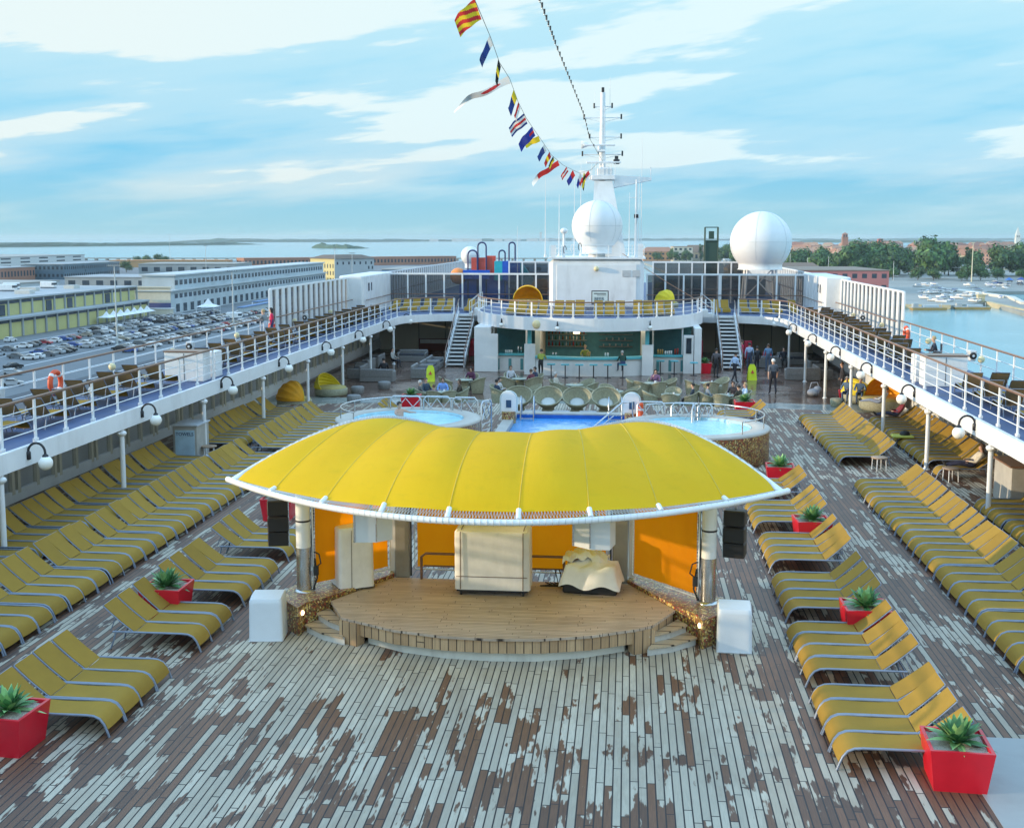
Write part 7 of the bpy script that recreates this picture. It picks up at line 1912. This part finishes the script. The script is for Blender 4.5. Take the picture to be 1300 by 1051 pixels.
# the cream church group behind the mast
block('church', (70, 1490), (24, 26), 19, cream, 'cream square building behind the mast, tallest of its group', .1, pm('terracotta', (.36, .17, .10), .8), 3, 4, 'building')
block('church_nave', (98, 1520), (46, 20), 12, pm('stone_wall', (.42, .36, .26), .8), 'long building with a steep brown roof right of the cream square one', .05, pm('brown_tiles', (.20, .14, .10), .8), 1, 8, 'building', None, 9)
block('old_house', (42, 1560), (40, 26), 12, pm('orange_render', (.50, .26, .12), .8), 'orange building with a red roof left of the cream square one', .1, pm('terracotta', (.36, .17, .10), .8), 2, 7, 'building', None, 6)
block('long_hall', (128, 1180), (60, 18), 9, palew, 'pale long hall with a row of windows left of the big radome', .0, palew, 2, 18, 'building')
block('boathouse', (112, 905), (70, 24), 8, pm('boathouse_wall', (.36, .30, .22), .8), 'low brown-roofed boathouse beside the big radome', .05, pm('brown_tiles', (.20, .14, .10), .8), 1, 12, 'building', None, 4)
hr_ = random.Random(21)
walls = [pm('render_ochre', (.50, .36, .18), .8), pm('render_cream', (.58, .50, .36), .8), pm('render_pink', (.50, .28, .20), .8), pm('render_white', (.62, .60, .54), .8), pm('render_red', (.42, .17, .11), .8)]
wname = ['ochre', 'cream', 'pink', 'white', 'brick-red']
tiles = [pm('terracotta', (.36, .17, .10), .8, var=.2), pm('terracotta_dark', (.27, .12, .08), .8, var=.2), pm('terracotta_pale', (.43, .24, .15), .8, var=.2)]
hp = {}
def make_house(k, t):
    r = empty('town_house'); tag(r, None, 'house'); d = (22, 13); h = 11
    b = MB(); b.box((0, 0, h / 2), (d[0], d[1], h)); b.build('wall', walls[k], r)
    b = MB(); b.add([(-11.5, -7, h), (11.5, -7, h), (11.5, 7, h), (-11.5, 7, h), (-7.5, 0, h + 4), (7.5, 0, h + 4)], [(0, 1, 5, 4), (2, 3, 4, 5), (1, 2, 5), (3, 0, 4)]); b.box((4, 2, h + 3.6), (1.2, 1.2, 2.4)); b.build('roof', tiles[t], r)
    b = MB()
    for z in (1.5, 4.9, 8.2): windows_on(b, (-11, -6.5), (11, -6.5), z, z + 1.8, 7, .35); windows_on(b, (-11, 6.5), (-11, -6.5), z, z + 1.8, 4, .35)
    b.build('window', bldg_glass, r); return r
SHADE = ['red', 'dark red', 'pale red']
cnt = 0
for y, u in sorted((1080 * (3300 / 1080) ** (hr_.random() ** .85), hr_.random()) for _ in range(150)):
    px2 = lerp(1002, 1330, u)
    x = 2.5 + y * (px2 - 797) / 1480 * .99
    k, t = hr_.randrange(5), hr_.randrange(3)
    if (k, t) not in hp: hp[(k, t)] = (make_house(k, t), [])
    p_, u_ = hp[(k, t)]; cnt += 1
    put(p_, u_, (x, y, GZ - .3), hr_.uniform(-.6, .6), '%s house with a %s tiled roof, %s nearest to the water in the town' % (wname[k], SHADE[t], nth(cnt)), 'town houses', hr_.uniform(.8, 1.45))
# boats
def make_boat(L, cab):
    r = empty('boat'); tag(r, None, 'boat'); n = 9; secs = []
    for i in range(n):
        t = i / (n - 1); x = lerp(-L / 2, L / 2, t); w_ = L * .16 * (1 - max(0, t - .45) ** 2 * 3.0) ; w_ = max(.03, w_)
        secs.append([(x, -w_, 1.0 + .35 * t * t), (x, -w_ * .7, .35), (x, 0, .12 + .2 * t ** 4), (x, w_ * .7, .35), (x, w_, 1.0 + .35 * t * t)])
    b = MB(); b.sheet(secs, 0, False); b.add([s[0] for s in secs] + [s[4] for s in secs], [(i, i + 1, n + i + 1, n + i) for i in range(n - 1)], 0); b.add([secs[0][i] for i in range(5)], [(4, 3, 2, 1, 0)], 0); b.build('hull', white, r)
    if cab:
        b = MB(); b.box((-.05 * L, 0, 1.5), (L * .34, L * .2, 1.0), 0, bev=.12); b.box((-.05 * L, 0, 1.65), (L * .345, L * .205, .35), 1); b.build('cabin', [white, bldg_glass], r)
    else:
        b = MB(); b.box((0, 0, 1.15), (L * .6, L * .2, .25), 0, bev=.1); b.build('cover', pm('boat_cover_blue', (.03, .07, .28), .7), r)
    return r
bo = [make_boat(8, True), make_boat(6, False), make_boat(11, True)]; bu = [[], [], []]
brn = random.Random(4); nb = [0, 0, 0]
for v, u in sorted((brn.random(), brn.random()) for _ in range(42)):
    px2 = lerp(1150, 1260, u); y = lerp(575, 800, v)
    x = 2.5 + y * (px2 - 797) / 1480
    if x > 185 and y < 610: continue
    k = brn.choice((0, 0, 1, 1, 2)); nb[k] += 1
    put(bo[k], bu[k], (x, y, GZ - .3), brn.uniform(0, 6.28), '%s in the boatyard, %s nearest of its kind' % (('small white cabin boat', 'little open boat under a blue cover', 'bigger white motor boat')[k], nth(nb[k])), 'boats in the boatyard')
def make_barge():
    r = empty('work_barge'); tag(r, None, 'barge')
    b = MB(); b.box((0, 0, .3), (16, 5, 1.6), 0, taper=.9); b.build('hull', pm('barge_ochre', (.42, .27, .09), .7, var=.2, dirt=.3), r)
    b = MB(); b.box((-1, 0, 1.2), (14, 4.2, .2)); b.box((-6, 0, 2.1), (2.4, 2.4, 1.8)); b.build('deck', pm('barge_grey', (.40, .42, .42), .7), r)
    b = MB(); b.box((1, 0, 1.8), (7, 3, 1.0), bev=.1); b.tube([(6, 0, 1.2), (6, 0, 3.2)], .15, 6); b.build('cargo', palew, r); return r
bg_ = make_barge(); bgu = []
for x, y, rz, lab in ((139, 547, .1, 'ochre work barge moored at the left end of the quay'), (160, 553, .05, 'ochre work barge with a pale cargo moored near the quay corner'), (126, 556, .3, 'ochre barge half hidden by the right windbreak')): put(bg_, bgu, (x, y, -25), rz, lab, 'work barges')
b = MB(); b.box((0, 0, 1.5), (3.2, 3.2, 3.2)); b.box((0, 0, 3.3), (3.8, 3.8, .5)); o = b.build('quay_hut', pm('hut_cream', (.55, .48, .30), .7)); o.location = (173, 585, GZ - .1); tag(o, 'small cream hut at the corner of the quay', 'hut')
for i, (x, y, c, lab) in enumerate(((258, 815, 'emblem_blue', 'blue'), (268, 822, 'boat_cover_blue', 'dark blue'), (276, 815, 'lime_towel', 'lime green'))):
    b = MB(); b.lathe((0, 0, 0), [(3.2, 2.6), (.1, 4.4)], 8); b.tube([(0, 0, 0), (0, 0, 4.4)], .08, 5); o = b.build('parasol', MATS.get(c) or white); o.location = (x, y, GZ - .3); tag(o, '%s parasol standing in the boatyard by the cream pole' % lab, 'parasol', 'parasols in the boatyard')
for i, y in enumerate(sorted(brn.uniform(770, 850) for _ in range(26))):
    place_car(brn.uniform(240, 340), y, brn.uniform(0, 3), '%%s car in the yard on the right bank, %s nearest there' % nth(i + 1))
for i, (x, y, h) in enumerate(((112, 960, 16), (130, 940, 18), (142, 930, 15), (158, 930, 16), (192, 860, 14))):
    b = MB(); b.tube([(0, 0, 0), (0, 0, h)], .12, 5); b.tube([(0, 0, h * .25), (3.5, 0, h * .25)], .1, 5); o = b.build('yacht_mast', white); o.location = (x, y, GZ); tag(o, 'thin white yacht mast among the trees, %s from the big radome' % nth(i + 1), 'yacht mast', 'yacht masts')

# ------------------------------------------------------------------ far shores
fr_rnd = random.Random(6)
shore = pm('far_woods', (.045, .085, .05), .9, var=.4, scale=.004, rnd=0)
def shoreline(name, pts, h0, h1, depth, lab, step=28):
    b = MB(); G = []; top = []
    for i in range(len(pts) - 1):
        L = math.dist(pts[i], pts[i + 1]); n = max(2, int(L / step))
        for k in range(n):
            t = k / n; p = (lerp(pts[i][0], pts[i + 1][0], t), lerp(pts[i][1], pts[i + 1][1], t)); top.append(p)
    ph = fr_rnd.random() * 9; e = len(top)
    for i, (x, y) in enumerate(top):
        en = min(1, i / 6, (e - 1 - i) / 6)
        h = lerp(h0, h1, .5 + .3 * math.sin(i * .09 + ph) + .2 * math.sin(i * .31) + fr_rnd.uniform(-.28, .28)) * max(.12, en)
        G.append([(x, y, -25.3), (x, y + depth * .02, -25 + h * .55), (x + fr_rnd.uniform(-6, 6), y + depth * .10, -25 + h), (x, y + depth * .6, -25 + h * fr_rnd.uniform(.75, 1.05)), (x, y + depth, -25.3)])
    b.sheet(G, 0, False); o = b.build(name, shore); tag(o, lab, 'woods', kind='stuff'); return o
shoreline('far_woods', [(-4200, 2900), (-2900, 3250), (-2025, 3627), (-1750, 4500), (-1600, 4900)], 10, 15, 250, 'far wooded shore along the left horizon')
shoreline('far_woods', [(-2900, 7000), (-1650, 7600), (-1450, 8300), (-640, 9700), (300, 10500), (2200, 11500), (5500, 11500)], 14, 24, 500, 'most distant wooded shore along the horizon', 60)
shoreline('island_trees', [(-935, 3420), (-860, 3330), (-790, 3270), (-740, 3300)], 9, 19, 90, 'small dark green wooded island in the lagoon', 9)
shoreline('far_woods', [(900, 7200), (1800, 7000), (3200, 6800)], 8, 16, 250, 'low far shore behind the town at the right', 40)
b = MB(); 
for i in range(26):
    x = lerp(-1500, -150, fr_rnd.random()); y = lerp(8300, 9900, (x + 1500) / 1350) - 100; b.box((x, y, -25 + 10), (fr_rnd.uniform(20, 90), 30, fr_rnd.uniform(12, 26)))
b.box((-700, 9500, 10), (18, 18, 75)); o = b.build('far_town', pm('far_town_white', (.55, .52, .48), .8)); tag(o, 'pale far town on the horizon left of the mast', 'town', kind='stuff')
# ------------------------------------------------------------------ the evening air over the lagoon
hz = bpy.data.materials.new('lagoon_haze'); ht = NT(hz); hz.node_tree.nodes.remove(ht.n['Principled BSDF'])
pv = ht.n.new('ShaderNodeVolumePrincipled'); pv.inputs['Color'].default_value = (.72, .88, .96, 1); pv.inputs['Density'].default_value = .00007; pv.inputs['Anisotropy'].default_value = .2
ht.link(pv.outputs[0], ht.n['Material Output'].inputs['Volume'])
b = MB(); b.box((0, 5500, -.5), (28400, 17400, 54)); o = b.build('haze', hz); o['kind'] = 'stuff'
